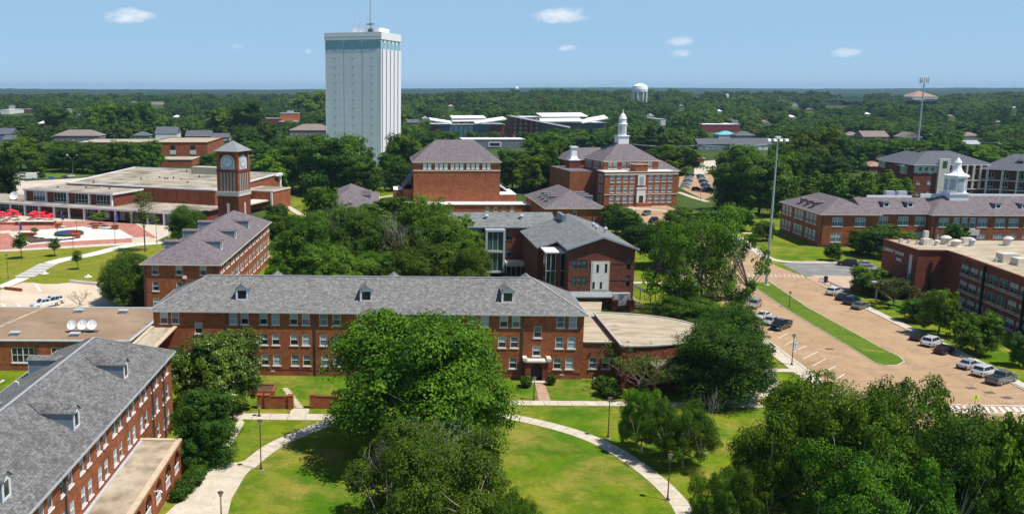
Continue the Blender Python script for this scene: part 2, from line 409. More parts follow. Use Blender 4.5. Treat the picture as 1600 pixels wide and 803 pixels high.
# ------------------------------------------------------------------ windows
WCACHE = {}
def win_mesh(w, h, kind, frame, g1, g2):
    k = (round(w, 2), round(h, 2), kind, frame.name, g1.name, g2.name)
    if k in WCACHE: return WCACHE[k]
    f = MB(); t = .09 if kind != 'thin' else .05; y0, y1 = .06, .14
    f.box(-w / 2, y0, 0, -w / 2 + t, y1, h).box(w / 2 - t, y0, 0, w / 2, y1, h)
    f.box(-w / 2 + t, y0, 0, w / 2 - t, y1, t).box(-w / 2 + t, y0, h - t, w / 2 - t, y1, h)
    if kind in ('dh', 'grid', 'arch'): f.box(-w / 2 + t, y0 + .01, h * .5 - .035, w / 2 - t, y1 - .01, h * .5 + .035)
    if kind in ('pair', 'big'): f.box(-.07, y0 - .01, t, .07, y1, h - t)
    if kind == 'grid':
        for q in (-w / 6, w / 6): f.box(q - .025, y0 + .02, t, q + .025, y1 - .02, h * .5 - .04)
        for q in (-w / 6, w / 6): f.box(q - .025, y0 + .02, h * .5 + .04, q + .025, y1 - .02, h - t)
    if kind == 'big':
        for q in (-w / 4, w / 4): f.box(q - .03, y0 + .01, t, q + .03, y1 - .01, h - t)
        f.box(-w / 2 + t, y0 + .015, h * .5 - .03, w / 2 - t, y1 - .015, h * .5 + .03)
    if kind == 'trip':
        for q in (-w / 6, w / 6): f.box(q - .05, y0, t, q + .05, y1, h - t)
    if kind == 'ribbon':
        n = max(2, int(round(w / 1.3)))
        for q in range(1, n): f.box(-w / 2 + q * w / n - .04, y0, t, -w / 2 + q * w / n + .04, y1, h - t)
        f.box(-w / 2 + t, y0 + .015, h * .35 - .03, w / 2 - t, y1 - .015, h * .35 + .03)
    if kind not in ('thin',): f.box(-w / 2 - .12, -.10, -.16, w / 2 + .12, .16, -.003)      # sill
    if kind == 'arch' or kind == 'grid': f.box(-w / 2 - .06, -.05, h + .003, w / 2 + .06, .10, h + .14)
    fm = f.mesh('window_frame', frame)
    p = MB(); p.face([(-w / 2, .12, 0), (w / 2, .12, 0), (w / 2, .12, h * .5), (-w / 2, .12, h * .5)])
    p.mi = 1; p.face([(-w / 2, .12, h * .5), (w / 2, .12, h * .5), (w / 2, .12, h), (-w / 2, .12, h)])
    p.closed = False
    pm = p.mesh('window_pane', [g1, g2])
    WCACHE[k] = (fm, pm); return WCACHE[k]
def window(parent, loc, rot, w, h, kind='dh', frame=None, style=None):
    frame = frame or WHITE
    if style is None:
        q = rnd.random()
        style = (G_DARK, G_BLIND) if q < .28 else (G_BLIND, G_BLIND) if q < .5 else (G_MID, G_BLIND) if q < .68 else (G_MID, G_MID) if q < .8 else (G_DARK, G_MID)
    fm, pm = win_mesh(w, h, kind, frame, *style)
    o = put(fm, 'window', parent, loc, rot); put(pm, 'pane', o); return o

def wall(parent, foot, z0, z1, m, wins=None, name='wall', closed=True, winkids=True, depth=.13):
    """walls round a footprint with real openings; wins = {edge: [(s, z, w, h, kind, style)]}"""
    mb = MB(); mb.closed = False; wins = wins or {}; n = len(foot)
    todo = []
    for e in range(n if closed else n - 1):
        a, b = Vector(foot[e]).to_2d(), Vector(foot[(e + 1) % n]).to_2d(); d = b - a; Ln = d.length
        if Ln < 1e-4: continue
        d /= Ln; nin = Vector((-d.y, d.x))                       # inward
        def P(s_, z, k=0.0): q = a + d * s_ + nin * k; return (q.x, q.y, z)
        W = [x for x in wins.get(e, []) if x[0] - x[2] / 2 > .02 and x[0] + x[2] / 2 < Ln - .02 and x[1] > z0 and x[1] + x[3] < z1 + .001]
        ss = sorted({0, Ln} | {round(x[0] - x[2] / 2, 4) for x in W} | {round(x[0] + x[2] / 2, 4) for x in W})
        zs = sorted({z0, z1} | {round(x[1], 4) for x in W} | {round(x[1] + x[3], 4) for x in W})
        for s0, s1 in zip(ss, ss[1:]):
            run = None
            for q0, q1 in zip(zs, zs[1:]):
                cs, cz = (s0 + s1) / 2, (q0 + q1) / 2
                hole = any(abs(cs - x[0]) < x[2] / 2 and x[1] < cz < x[1] + x[3] for x in W)
                if hole:
                    if run: mb.face([P(s0, run[0]), P(s1, run[0]), P(s1, run[1]), P(s0, run[1])]); run = None
                else: run = (run[0], q1) if run else (q0, q1)
            if run: mb.face([P(s0, run[0]), P(s1, run[0]), P(s1, run[1]), P(s0, run[1])])
        for x in W:
            s0, s1, q0, q1 = x[0] - x[2] / 2, x[0] + x[2] / 2, x[1], x[1] + x[3]
            mb.face([P(s0, q0), P(s0, q1), P(s0, q1, depth), P(s0, q0, depth)]); mb.face([P(s1, q1), P(s1, q0), P(s1, q0, depth), P(s1, q1, depth)])
            mb.face([P(s0, q1), P(s1, q1), P(s1, q1, depth), P(s0, q1, depth)]); mb.face([P(s1, q0), P(s0, q0), P(s0, q0, depth), P(s1, q0, depth)])
            if winkids:
                q = a + d * x[0]; kind = x[4] if len(x) > 4 else 'dh'
                if kind != 'hole':
                    todo.append(((q.x, q.y, x[1]), math.atan2(d.y, d.x), x[2], x[3], kind, x[6] if len(x) > 6 else None, x[5] if len(x) > 5 else None))
    o = mb.build(name, m, parent)
    for t in todo: window(parent, *t)
    return o

def rect(x0, y0, x1, y1): return [(x0, y0), (x1, y0), (x1, y1), (x0, y1)]

def hip(parent, x0, y0, x1, y1, z, rise, m, ov=.5, run=None, trim=None, axis=None, gable=(0, 0), cap=None, name='roof'):
    """hipped or gabled roof over a rectangle, with gutter boards and ridge caps"""
    x0 -= ov; y0 -= ov; x1 += ov; y1 += ov
    W, D = x1 - x0, y1 - y0
    ax = axis or ('x' if W >= D else 'y')
    half = (D if ax == 'x' else W) / 2; run = half if run is None else run
    r0, r1 = (0 if gable[0] else run), (0 if gable[1] else run)
    zt = z + rise
    if ax == 'x': A, B = (x0 + r0, y0 + half, zt), (x1 - r1, y0 + half, zt)
    else: A, B = (x0 + half, y0 + r0, zt), (x0 + half, y1 - r1, zt)
    c = [(x0, y0, z), (x1, y0, z), (x1, y1, z), (x0, y1, z)]
    mb = MB(); mb.closed = False
    if ax == 'x':
        mb.face([c[0], c[1], B, A]); mb.face([c[2], c[3], A, B]); mb.face([c[1], c[2], B]); mb.face([c[3], c[0], A])
    else:
        mb.face([c[1], c[2], B, A]); mb.face([c[3], c[0], A, B]); mb.face([c[0], c[1], A]); mb.face([c[2], c[3], B])
    mb.face([c[3], c[2], c[1], c[0]])
    o = mb.build(name, m, parent)
    g = MB(); tr = trim or WHITE; h = .22
    g.box(x0 - .08, y0 - .08, z - h, x1 + .08, y0, z - .004).box(x0 - .08, y1, z - h, x1 + .08, y1 + .08, z - .004)
    g.box(x0 - .08, y0, z - h, x0, y1, z - .004).box(x1, y0, z - h, x1 + .08, y1, z - .004)
    g.box(x0, y0, z - h, x1, y1, z - .03 - .004)
    g.build('gutter', tr, parent)
    if cap:
        k = MB(); k.bar(A, B, .35, .06)
        for p, e in ((c[0], A), (c[3], A if ax == 'x' else B), (c[1], B if ax == 'x' else A), (c[2], B)):
            k.bar(p, (e[0], e[1], e[2]), .28, .05)
        k.build('ridge_cap', cap, parent)
    return o, A, B

def dormer(parent, x, y, ang, z, slope, w=1.5, h=1.7, front=None, cheek=None, roofm=None, gable=.55, glassy=None):
    """dormer whose window face stands at local x, y; ang points down the main slope"""
    d = thing_part('dormer', parent, (x, y, z), ang)
    ln = h / slope; lr = (h + gable) / slope
    hw = w / 2
    for sg in (-1, 1):                                        # local -y is outward
        x0 = sg * hw; c = MB(); c.rings([[(x0 - .03, 0, 0), (x0 - .03, ln, h), (x0 - .03, 0, h)], [(x0 + .03, 0, 0), (x0 + .03, ln, h), (x0 + .03, 0, h)]]); c.build('cheek', cheek or BLUEG, d)
    f = MB(); t = .28
    f.box(-hw - .03, -.06, -.12, -hw + t, .0, h).box(hw - t, -.06, -.12, hw + .03, .0, h).box(-hw + t, -.06, h - .22, hw - t, 0, h).box(-hw + t, -.06, -.12, hw - t, 0, .18)
    f.face([(-hw - .03, -.06, h), (hw + .03, -.06, h), (0, -.06, h + gable)])
    f.build('dormer_front', front or WHITE, d)
    p = MB(); p.closed = False; p.face([(-hw + t, -.01, .18), (hw - t, -.01, .18), (hw - t, -.01, h - .22), (-hw + t, -.01, h - .22)])
    p.build('pane', glassy or G_DARK, d)
    r = MB(); ov = .16; th = .09; y0 = -.25
    for sgn in (-1, 1):
        a0 = (0, y0, h + gable + .02); b0 = (sgn * (hw + ov), y0, h - ov * gable / hw + .02)
        a1 = (0, lr, h + gable + .02); b1 = (sgn * (hw + ov), ln - ov * gable / hw / slope, h - ov * gable / hw + .02)
        q = [a0, b0, b1, a1]; top = [(p_[0], p_[1], p_[2] + th) for p_ in q]
        r.rings([q, top])
    r.build('dormer_roof', roofm or SHING, d)
    return d
def thing_part(name, parent, loc, rot):
    o = bpy.data.objects.new(name, None); col.objects.link(o); o.empty_display_size = .3
    o.parent = parent; o.location = loc; o.rotation_euler = (0, 0, rot); return o

def coping(parent, foot, z, m, w=.45, h=.18, name='coping', closed=True):
    c = MB(); n = len(foot)
    for k in range(n if closed else n - 1):
        a, b = Vector(foot[k]), Vector(foot[(k + 1) % n]); d = (b - a).normalized() * (w / 2 - .004 * (k % 2))
        c.bar((a.x - d.x, a.y - d.y, z + .003 * (k % 2)), (b.x + d.x, b.y + d.y, z + .003 * (k % 2)), w, h)
    return c.build(name, m, parent)
def flat_roof(parent, foot, z, m, name='roof', par=.0):
    mb = MB(); mb.prism(foot, z - .3, z, True, True); return mb.build(name, m, parent)
def pipe(parent, x, y, z0, z1, m=None, r=.09):
    MB().box(x - r, y - 2 * r, z0, x + r, y, z1).box(x - 2 * r, y - 3 * r, z1 - .3, x + 2 * r, y, z1).build('downpipe', m or DGREY, parent)
def pairs(ss, zrows, w=1.22, h=1.78, kind='dh', style=None):
    return [(s, z, w, h, kind) + ((style,) if style else ()) for s in ss for z in zrows]

def sheet(name, pts, z, m, kind='structure', px=True, label=None, thick=0.0, side=None):
    P = [at(*p) for p in pts] if px else [Vector((*p, 0)) for p in pts]
    ar = sum(a.x * b.y - b.x * a.y for a, b in zip(P, P[1:] + P[:1]))
    if ar < 0: P = P[::-1]
    mb = MB()
    mb.prism([(p.x, p.y) for p in P], z - max(thick, .06), z, True)
    o = mb.build(name, m if side is None else m); tag(o, label, None, None, kind); return o
def smoothline(pts, n=8):
    pts = [Vector(p) for p in pts]; out_ = []
    for i in range(len(pts) - 1):
        p0, p1, p2, p3 = pts[max(i - 1, 0)], pts[i], pts[i + 1], pts[min(i + 2, len(pts) - 1)]
        for k in range(n):
            t = k / n; out_.append(.5 * ((2 * p1) + (p2 - p0) * t + (2 * p0 - 5 * p1 + 4 * p2 - p3) * t * t + (3 * p1 - p0 - 3 * p2 + p3) * t ** 3))
    out_.append(pts[-1]); return out_
def slab_path(name, line, width, slab, m, z=.05, gap=.05, base=True, joint=None):
    """paved path whose slabs are laid one by one on a bedding strip"""
    acc = [0.0]
    for a, b in zip(line, line[1:]): acc.append(acc[-1] + (b - a).length)
    def P(s):
        s = max(0, min(acc[-1], s))
        for i in range(len(acc) - 1):
            if s <= acc[i + 1] + 1e-9:
                t = (s - acc[i]) / max(acc[i + 1] - acc[i], 1e-6); return line[i].lerp(line[i + 1], t), (line[i + 1] - line[i]).normalized()
        return line[-1], (line[-1] - line[-2]).normalized()
    def LR(s, wd):
        e = .5; a, _ = P(s - e); b, _ = P(s + e); c, _ = P(s); d = (b - a).normalized(); n_ = Vector((-d.y, d.x, 0)) * wd / 2
        return c + n_, c - n_
    nb = max(2, int(acc[-1] / 1.0)); bm_ = MB(); bm_.closed = False
    for k in range(nb):
        l0, r0 = LR(acc[-1] * k / nb, width - .02); l1, r1 = LR(acc[-1] * (k + 1) / nb, width - .02)
        bm_.face([(l0.x, l0.y, z - .015), (r0.x, r0.y, z - .015), (r1.x, r1.y, z - .015), (l1.x, l1.y, z - .015)][::-1])
    root = bm_.build(name, joint or MULCH); tag(root, kind='structure')
    n = max(1, min(280, int(round(acc[-1] / slab)))); st = acc[-1] / n
    for k in range(n):
        s0, s1 = k * st + gap / 2, (k + 1) * st - gap / 2; mb = MB(); q = []
        l0, r0 = LR(s0, width); lm, rm = LR((s0 + s1) / 2, width); l1, r1 = LR(s1, width)
        dz = rnd.uniform(-.004, .004)
        mb.prism([(p.x, p.y) for p in (l0, r0, rm, r1, l1, lm)][::1], z - .05, z + dz)
        mb.build('paving_slab', m, root)
    return root

# ------------------------------------------------------------------ terrain
def terr(x, y):
    r = math.hypot(x, y)
    if r < 900: return 0.0
    t = min(1, (r - 900) / 1500); t = t * t * (3 - 2 * t)
    az = math.atan2(x, max(y, 1))
    h = t * (10 + 9 * noise.noise((x / 700, y / 900, 3.1)) + 9 * math.exp(-((az - .20) / .13) ** 2) + 6 * math.exp(-((az - .62) / .08) ** 2))
    if r > 4500:
        k = min(1, (r - 4500) / 4500); k = k * k * (3 - 2 * k)
        h += k * (33 + 17 * noise.noise((x / 3300, y / 5000, 9.7)) + 6 * noise.noise((x / 1100, y / 1500, 1.7)))
    return h
def ring_sheet(name, r0, r1, nr, a0, a1, na, zf, m, kind):
    rs = [r0 * (r1 / r0) ** (k / nr) for k in range(nr + 1)] if r0 > 0 else None
    v = []; f = []
    for r in rs:
        for j in range(na + 1):
            a = a0 + (a1 - a0) * j / na
            x, y = r * math.sin(a), r * math.cos(a); v.append((x, y, zf(x, y)))
    n1 = na + 1
    for i in range(nr):
        for j in range(na):
            f.append((i * n1 + j, i * n1 + j + 1, (i + 1) * n1 + j + 1, (i + 1) * n1 + j))
    f = [q[::-1] for q in f]
    me = bpy.data.meshes.new(name); me.from_pydata(v, [], f); me.materials.append(m); me.update()
    me.polygons.foreach_set('use_smooth', [True] * len(me.polygons))
    return tag(put(me, name), kind=kind)
FLOORM = GROUND
ring_sheet('terrain', 1.0, 15000, 90, -math.pi, math.pi, 220, terr, GROUND, 'structure')
# far woods that read as one mass of crowns
FOREST = mat('distant_canopy', (.010, .028, .012), (.024, .052, .018), .012, .95, detail=8, spec=.05, c3=(.034, .064, .022), s3=.004, a3=.5, contrast=(.38, .62))  # greens darkened: the crowns' self-shadow is put into the base colour
def canopy(x, y):
    r = math.hypot(x, y)
    c = 9 + 5 * noise.noise((x / 21, y / 30, 0)) + 5.5 * noise.noise((x / 60, y / 60, 5)) + 3 * noise.noise((x / 190, y / 190, 8))
    return terr(x, y) + c + (rnd.random() - .5) * 3.0
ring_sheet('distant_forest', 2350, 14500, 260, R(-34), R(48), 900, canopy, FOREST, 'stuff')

# ------------------------------------------------------------------ ground sheets
sheet('lawn', [(-75, 52), (150, 52), (150, 330), (-30, 332), (-75, 170)], .02, GRASS, px=False)
sheet('plaza_lawn', [(0, 394), (40, 389), (120, 386), (207, 381), (262, 372), (262, 362), (330, 350), (330, 400), (230, 478), (0, 478)], .03, GRASS_Y)
sheet('plaza_paving', [(0, 331), (330, 345), (330, 357), (262, 368), (240, 378), (207, 382), (0, 393)], .035, CONC)
sheet('red_plaza', [(0, 347), (80, 346), (125, 345), (180, 343), (205, 345), (245, 371), (236, 373), (205, 370), (207, 378), (120, 383), (0, 390)], .06, PAVER)
sheet('white_plaza', [(17, 362), (92, 357), (157, 351), (186, 358), (209, 371), (190, 373), (127, 376), (46, 382)], .085, CONC_W)
sheet('cream_band', [(0, 361), (15, 359.5), (22, 362.5), (45, 381), (43, 385), (22, 386), (34, 384), (13, 364), (0, 365)], .09, CONC)
sheet('cream_crossing', [(207, 372), (232, 369.5), (240, 372.5), (212, 375)], .09, CONC)
sheet('mulch_bed', [(31, 372), (45, 368), (60, 373), (118, 371), (116, 374), (80, 377), (48, 380)], .11, MULCH)
sheet('back_mulch_bed', [(130, 354), (165, 351), (172, 354), (150, 356)], .11, MULCH)
sheet('parking_court', [(0, 453), (36, 441), (52, 441), (67, 443.5), (88, 443.5), (110, 441), (125, 443), (150, 445), (157, 455), (165, 457), (178, 455), (190, 462), (215, 470), (215, 500), (0, 500)], .045, mat('cream_concrete_lot', (.52, .40, .28), (.64, .53, .40), .12, .9, detail=8))
sheet('far_parking_lot', [(0, 275), (40, 283), (125, 278), (170, 274), (170, 283), (112, 290), (0, 312)], .04, mat('far_lot_surface', (.46, .39, .31), (.60, .53, .44), .05, .9, detail=8))
sheet('street', [(0, 272), (120, 268), (120, 271), (0, 276.5)], .05, ROADG)
sheet('parking_lot', [(1320, 628), (1290, 602), (1163, 504), (1100, 448), (1040, 392), (1000, 338), (978, 318), (1030, 316), (1100, 345), (1160, 381), (1200, 410), (1258, 433), (1300, 456), (1345, 479), (1480, 546), (1620, 620), (1620, 668), (1330, 668)], .045, LOT)
sheet('side_street', [(1222, 413), (1236, 409), (1360, 412), (1400, 430), (1258, 431)], .06, ROADG)
sheet('admin_lot', [(1062, 276), (1093, 271), (1112, 273), (1125, 300), (1100, 312), (1060, 292)], .05, LOT)
sheet('driveway', [(1085, 262), (1100, 259), (1123, 262), (1112, 268), (1095, 273), (1108, 277), (1084, 276)], .055, CONC)
sheet('gate_road', [(1083, 253), (1118, 250), (1120, 262), (1086, 262)], .06, CONC)
sheet('entry_pavement', [(1258, 432), (1300, 430), (1335, 432), (1330, 452), (1306, 457), (1275, 442)], .065, mat('faded_red_paving', (.42, .27, .19), (.50, .34, .25), .6, .9))
sheet('entry_court', [(1268, 430), (1335, 431), (1372, 455), (1328, 453)], .075, mat('court_tan', (.42, .31, .22), (.52, .40, .29), .5, .9))
# entrance walks
sheet('lower_pavement', [(258, 803), (272, 790), (300, 770), (322, 733), (349, 697), (372, 656), (362, 647), (368, 642), (382, 660), (352, 712), (355, 722), (372, 722), (392, 716), (402, 722), (383, 742), (362, 778), (356, 803), (352, 840), (240, 840)], .045, CONC)
sheet('stair_lawn_walk', [(836, 599), (851, 599), (861, 627), (842, 627)], .05, mat('brick_tint_walk', (.36, .22, .15), (.46, .31, .22), 1, .9))
sheet('gate_landing', [(456, 638), (484, 638), (481, 646), (453, 646)], .055, CONC)
sheet('mid_pavement', [(0, 596), (0, 598), (8, 594), (4, 592)], .05, CONC)
# sidewalks paved slab by slab
def P3(*pp): return [at(*p) for p in pp]
loop = smoothline(P3((384, 730), (404, 713), (428, 696), (466, 678), (512, 661), (560, 651), (620, 645), (690, 644), (745, 646), (798, 651), (850, 662), (903, 677), (950, 697), (1000, 729), (1040, 762), (1068, 796), (1090, 850)), 6)
slab_path('curved_path', loop, 2.1, 1.7, CONC, .06)
slab_path('left_sidewalk', P3((368, 650), (560, 652)), 2.3, 2.3, CONC, .075)
slab_path('sidewalk', P3((640, 628), (800, 629), (1190, 632.5)), 1.9, 1.9, CONC, .08)
slab_path('lot_sidewalk', P3((1146, 500), (1215, 551), (1280, 601), (1320, 636)), 2.9, 2.2, CONC, .09)
slab_path('cross_walkway', P3((1186, 578), (1258, 579)), 1.7, 1.7, CONC, .10)
slab_path('round_path', smoothline(P3((1190, 581), (1202, 592), (1200, 604), (1180, 617), (1150, 627), (1115, 631)), 6), 2.6, 1.8, CONC, .055)
slab_path('north_sidewalk', smoothline(P3((1148, 366), (1172, 385), (1196, 401), (1222, 408), (1262, 409.5), (1312, 409.5)), 5), 2.6, 2.4, CONC, .07)
slab_path('garden_walk', P3((980, 441), (1008, 441), (1095, 447)), 1.9, 2.0, CONC, .05)
slab_path('courtyard_walk', P3((1092, 447), (1060, 428), (1032, 417)), 2.0, 2.0, CONC, .052)
slab_path('lot_edge_walk', P3((1336, 471), (1372, 489), (1480, 541), (1620, 613)), 1.6, 2.4, KERB, .12)
slab_path('hall_walk', smoothline(P3((0, 449), (20, 441), (36, 434)), 3), 3.2, 3.0, CONC_W, .06)
slab_path('plaza_walk', smoothline(P3((78, 411), (105, 404), (140, 398), (180, 388), (212, 382), (250, 379), (275, 375)), 5), 4.2, 4.0, CONC_W, .062)
slab_path('campus_walk', smoothline(P3((700, 246), (735, 262), (750, 275)), 4), 3, 3, CONC, .06)
slab_path('lawn_walk', P3((585, 310), (640, 301)), 2.6, 3, CONC, .06)
slab_path('far_lawn_walk', P3((590, 279), (640, 283)), 2.6, 3, CONC, .06)
slab_path('tower_walk', P3((594, 266), (596, 280)), 3, 3, CONC, .06)
slab_path('admin_front_walk', P3((975, 324), (1050, 330), (1080, 334)), 2.6, 3, CONC, .06)
slab_path('admin_side_walk', P3((1060, 300), (1085, 309), (1106, 315)), 2.6, 3, CONC, .06)
slab_path('west_green_walk', P3((420, 297), (480, 295)), 2.6, 3, CONC, .06)
slab_path('dormitory_walk', P3((448, 322), (475, 338)), 2.6, 3, CONC, .06)
slab_path('carson_walk', P3((1205, 363), (1160, 364)), 2.2, 3, CONC, .06)
sheet('green_lawn', [(560, 262), (650, 262), (650, 335), (420, 335), (400, 290), (480, 262)], .022, GRASS)
sheet('far_green', [(40, 270), (120, 262), (180, 266), (150, 275), (20, 281)], .06, GRASS_L)
sheet('lawn_bare_patch', [(100, 268), (101, 268), (101, 269), (100, 269)], .065, GRASS_Y)

# steps in the plaza lawn path: one flight, its treads one by one
p0, p1 = at(38, 433), at(78, 411)
st = thing('lawn_stairs', 'flight of long white steps climbing the sloping plaza lawn', 'stairs', (p0.x, p0.y, 0), math.atan2((p1 - p0).y, (p1 - p0).x))
ln = (p1 - p0).length
MB().box(0, -2.2, 0, ln, 2.2, .05).build('stair_bed', MULCH, st)
for k in range(9): MB().box(k * ln / 9 + .1, -2.3, .05, (k + .62) * ln / 9, 2.3, .17).build('step', CONC_W, st)
# stepping stones behind the garden wall
ss = thing('stepping_stones', 'line of pale stepping stones through the garden lawn behind the low brick wall', 'stepping stones', at(460, 634))
q0, q1 = at(446, 607), at(468, 636)
for k in range(13):
    c = q0.lerp(q1, k / 12) - at(460, 634)
    MB().prism([(c.x + .62 * math.cos(a + rnd.uniform(-.15, .15)) * rnd.uniform(.85, 1.05), c.y + .32 * math.sin(a)) for a in (.4, 1.3, 2.3, 3.3, 4.1, 5.3)], .03, .09).build('stone', CONC, ss)

# lots: median, kerbs, painted lines
def kerb(name, pts, w=.3, h=.15, z=.0):
    k = MB()
    for a, b in zip(pts, pts[1:]): k.bar((a.x, a.y, z), (b.x, b.y, z), w, h)
    return tag(k.build(name, KERB), kind='structure')
med = [(1178, 448), (1185, 441), (1203, 441), (1262, 481), (1319, 512), (1375, 543), (1404, 557), (1412, 564.5), (1401, 570), (1384, 571), (1368, 567), (1343, 551), (1291, 520), (1234, 486)]
sheet('median_island', med, .16, GRASS_L, thick=.16)
mw = P3(*med); kerb('median_kerb', mw + mw[:1], .35, .13)
kerb('lot_kerb', P3((1157, 499), (1163, 504), (1290, 602), (1322, 630)), .25, .13, .02)
kerb('lot_kerb', P3((1160, 381), (1200, 410), (1222, 413)), .3, .15)
kerb('lot_kerb', P3((1332, 472), (1345, 479), (1480, 546), (1620, 620)), .3, .16)
kerb('street_kerb', P3((1236, 409), (1360, 412)), .3, .15)
sheet('planting_strip_median_cut', [(1343, 545), (1378, 549), (1382, 552), (1347, 548)], .175, GRASS_Y)
mk = MB()
def stripe(a, b, w=.14, z=.052):
    d = (b - a); n_ = Vector((-d.y, d.x, 0)).normalized() * w / 2
    q = [a - n_, b - n_, b + n_, a + n_]; mk.prism([(p.x, p.y) for p in q], z - .004, z)
ls = [((1216, 528), (1231, 520.5)), ((1226, 539), (1243, 530.5)), ((1240, 549), (1260, 539.5)), ((1255, 560), (1278, 549)), ((1270, 571), (1290, 560.5)), ((1284, 583), (1306, 571.5)), ((1299, 596), (1320, 584))]
for a, b in ls: stripe(at(*a), at(*b))
v0 = at(1231, 520.5) - at(1216, 528); s0 = at(1216, 528); sv = (at(1270, 571) - at(1216, 528)) / 4
for k in range(1, 26): stripe(s0 - sv * k, s0 - sv * k + v0)
tag(mk.build('parking_lines', WPAINT), kind='structure'); mk = MB()
e0, e1 = at(1345, 480), at(1600, 613); ev = (e1 - e0).normalized(); nv_ = Vector((-ev.y, ev.x, 0));
if nv_.x > 0: nv_ = -nv_
for k in range(24):
    a = e0 + ev * (1 + k * 2.75); stripe(a + nv_ * .3, a + nv_ * 4.9 + ev * 1.6, .12)
tag(mk.build('faded_parking_lines', mat('faded_paint', (.40, .31, .23), (.56, .47, .38), 1.2, .9)), kind='structure')
mk = MB()
for k in range(11):
    a = at(1483 + k * 11.2, 633.5 + k * .25); b = at(1491 + k * 11.2, 642 + k * .25); stripe(a, b, .45, .056)
for dy in (631.6, 643.2): stripe(at(1480, dy), at(1612, dy + 2.5), .22, .0575)
tag(mk.build('crosswalk_marking', WPAINT), kind='structure'); mk = MB()
for k in range(13): stripe(at(1168 + k * 7, 427.6 + k * .12), at(1172 + k * 7, 432.2 + k * .12), .55, .066)
stripe(at(1165, 433), at(1260, 434.3), .25, .067); stripe(at(1165, 427), at(1250, 427.6), .25, .067)
tag(mk.build('faded_crosswalk_marking', MATS['faded_paint']), kind='structure')
mk = MB(); stripe(at(1262, 421), at(1345, 421.5), .15, .066); stripe(at(1245, 415.3), at(1345, 414.5), .12, .066)
tag(mk.build('street_lines', WPAINT), kind='structure')
mk = MB()
for (a, b) in (((56, 444), (63, 455)), ((2, 474), (12, 482)), ((27, 474), (35, 482)), ((150, 447), (160, 456))): stripe(at(*a), at(*b), .5, .056)
tag(mk.build('court_lines', WPAINT), kind='structure')
for i, (a, b) in enumerate([((8, 452), (34, 455)), ((110, 441.6), (172, 447.5))]):
    o = MB().bar(at(*a) - at(*a), at(*b) - at(*a), .5, .7).build('retaining_wall', BRICK if i == 0 else CONC_W, None, at(*a))
    tag(o, ['low brick retaining wall below the plaza lawn at the left edge', 'low white retaining wall between the plaza lawn and the cream parking court'][i], 'wall')

# low garden brick walls with piers
for px0, px1, lab, pp in [(403, 457, 'low red brick garden wall left of the gap in front of the long dormitory', (403, 418, 455)), (486, 530, 'low red brick garden wall right of the gap, half hidden by the big maple', (488,))]:
    a, b = at(px0, 637), at(px1, 638)
    t = thing('garden_wall', lab, 'wall', a, math.atan2((b - a).y, (b - a).x), 'low garden walls with piers')
    ln = (b - a).length
    MB().box(0, -.15, 0, ln, .15, 1.75).build('wall_panel', BRICK, t); MB().box(-.02, -.2, 1.75, ln + .02, .2, 1.85).build('wall_coping', BRICK_D, t)
    for q in pp:
        c = (at(q, 637.5) - a).length if q > px0 else .3
        MB().box(c - .35, -.35, 0, c + .35, .35, 2.0).box(c - .4, -.4, 2.0, c + .4, .4, 2.1).build('pier', BRICK, t)
a = at(405, 618)
t = thing('planter_box', 'square brick planter behind the low garden wall', 'planter', a)
MB().box(-1.5, 0, 0, 2.2, .3, .8).box(-1.5, 3, 0, 2.2, 3.3, .8).box(1.9, .3, 0, 2.2, 3, .8).build('planter_wall', BRICK, t)
MB().box(-1.5, .3, 0, 1.9, 3, .55).build('soil', MULCH, t)

for px, py in ((1517, 606), (1546, 613), (1573, 621), (1377, 555), (1296, 545)):
    p = at(px, py); tag(MB().box(-.7, -.5, 0, .7, .5, .012).build('drain_cover', mat('drain_iron', (.10, .075, .06), (.15, .11, .09), 3, .8), None, (p.x, p.y, .046)), kind='structure')

# ================================================================== buildings
def arch_wall(parent, L0, L1, z1, arches, m, y0=0, th=.4, z0=0, name='arch_wall', seg=8):
    """straight wall along local x with round-headed openings: arches = [(centre, width, sill, spring)]"""
    mb = MB(); mb.closed = False
    def rc(xa, xb, za, zb):
        mb.face([(xa, y0, za), (xb, y0, za), (xb, y0, zb), (xa, y0, zb)]); mb.face([(xb, y0 + th, za), (xa, y0 + th, za), (xa, y0 + th, zb), (xb, y0 + th, zb)])
    x = L0
    for c, w_, sl, sp in sorted(arches):
        r = w_ / 2; rc(x, c - r, z0, z1); x = c + r
        if sl > z0 + .01: rc(c - r, c + r, z0, sl); mb.face([(c - r, y0, sl), (c + r, y0, sl), (c + r, y0 + th, sl), (c - r, y0 + th, sl)])
        for sx in (-r, r): mb.face([(c + sx, y0, sl), (c + sx, y0 + th, sl), (c + sx, y0 + th, sp), (c + sx, y0, sp)])
        P = [(c - r * math.cos(math.pi * k / seg), sp + r * math.sin(math.pi * k / seg)) for k in range(seg + 1)]
        for a, b in zip(P, P[1:]):
            mb.face([(a[0], y0, a[1]), (b[0], y0, b[1]), (b[0], y0, z1), (a[0], y0, z1)]); mb.face([(b[0], y0 + th, b[1]), (a[0], y0 + th, a[1]), (a[0], y0 + th, z1), (b[0], y0 + th, z1)])
            mb.face([(a[0], y0, a[1]), (a[0], y0 + th, a[1]), (b[0], y0 + th, b[1]), (b[0], y0, b[1])])
    rc(x, L1, z0, z1)
    mb.face([(L0, y0, z0), (L0, y0, z1), (L0, y0 + th, z1), (L0, y0 + th, z0)]); mb.face([(L1, y0, z0), (L1, y0 + th, z0), (L1, y0 + th, z1), (L1, y0, z1)])
    return mb.build(name, m, parent)
ROWS = (1.65, 4.95, 8.25)
SL = 3.9 / 7.5
CAPM = mat('ridge_cap_metal', (.30, .30, .30), (.38, .38, .38), 2, .6)

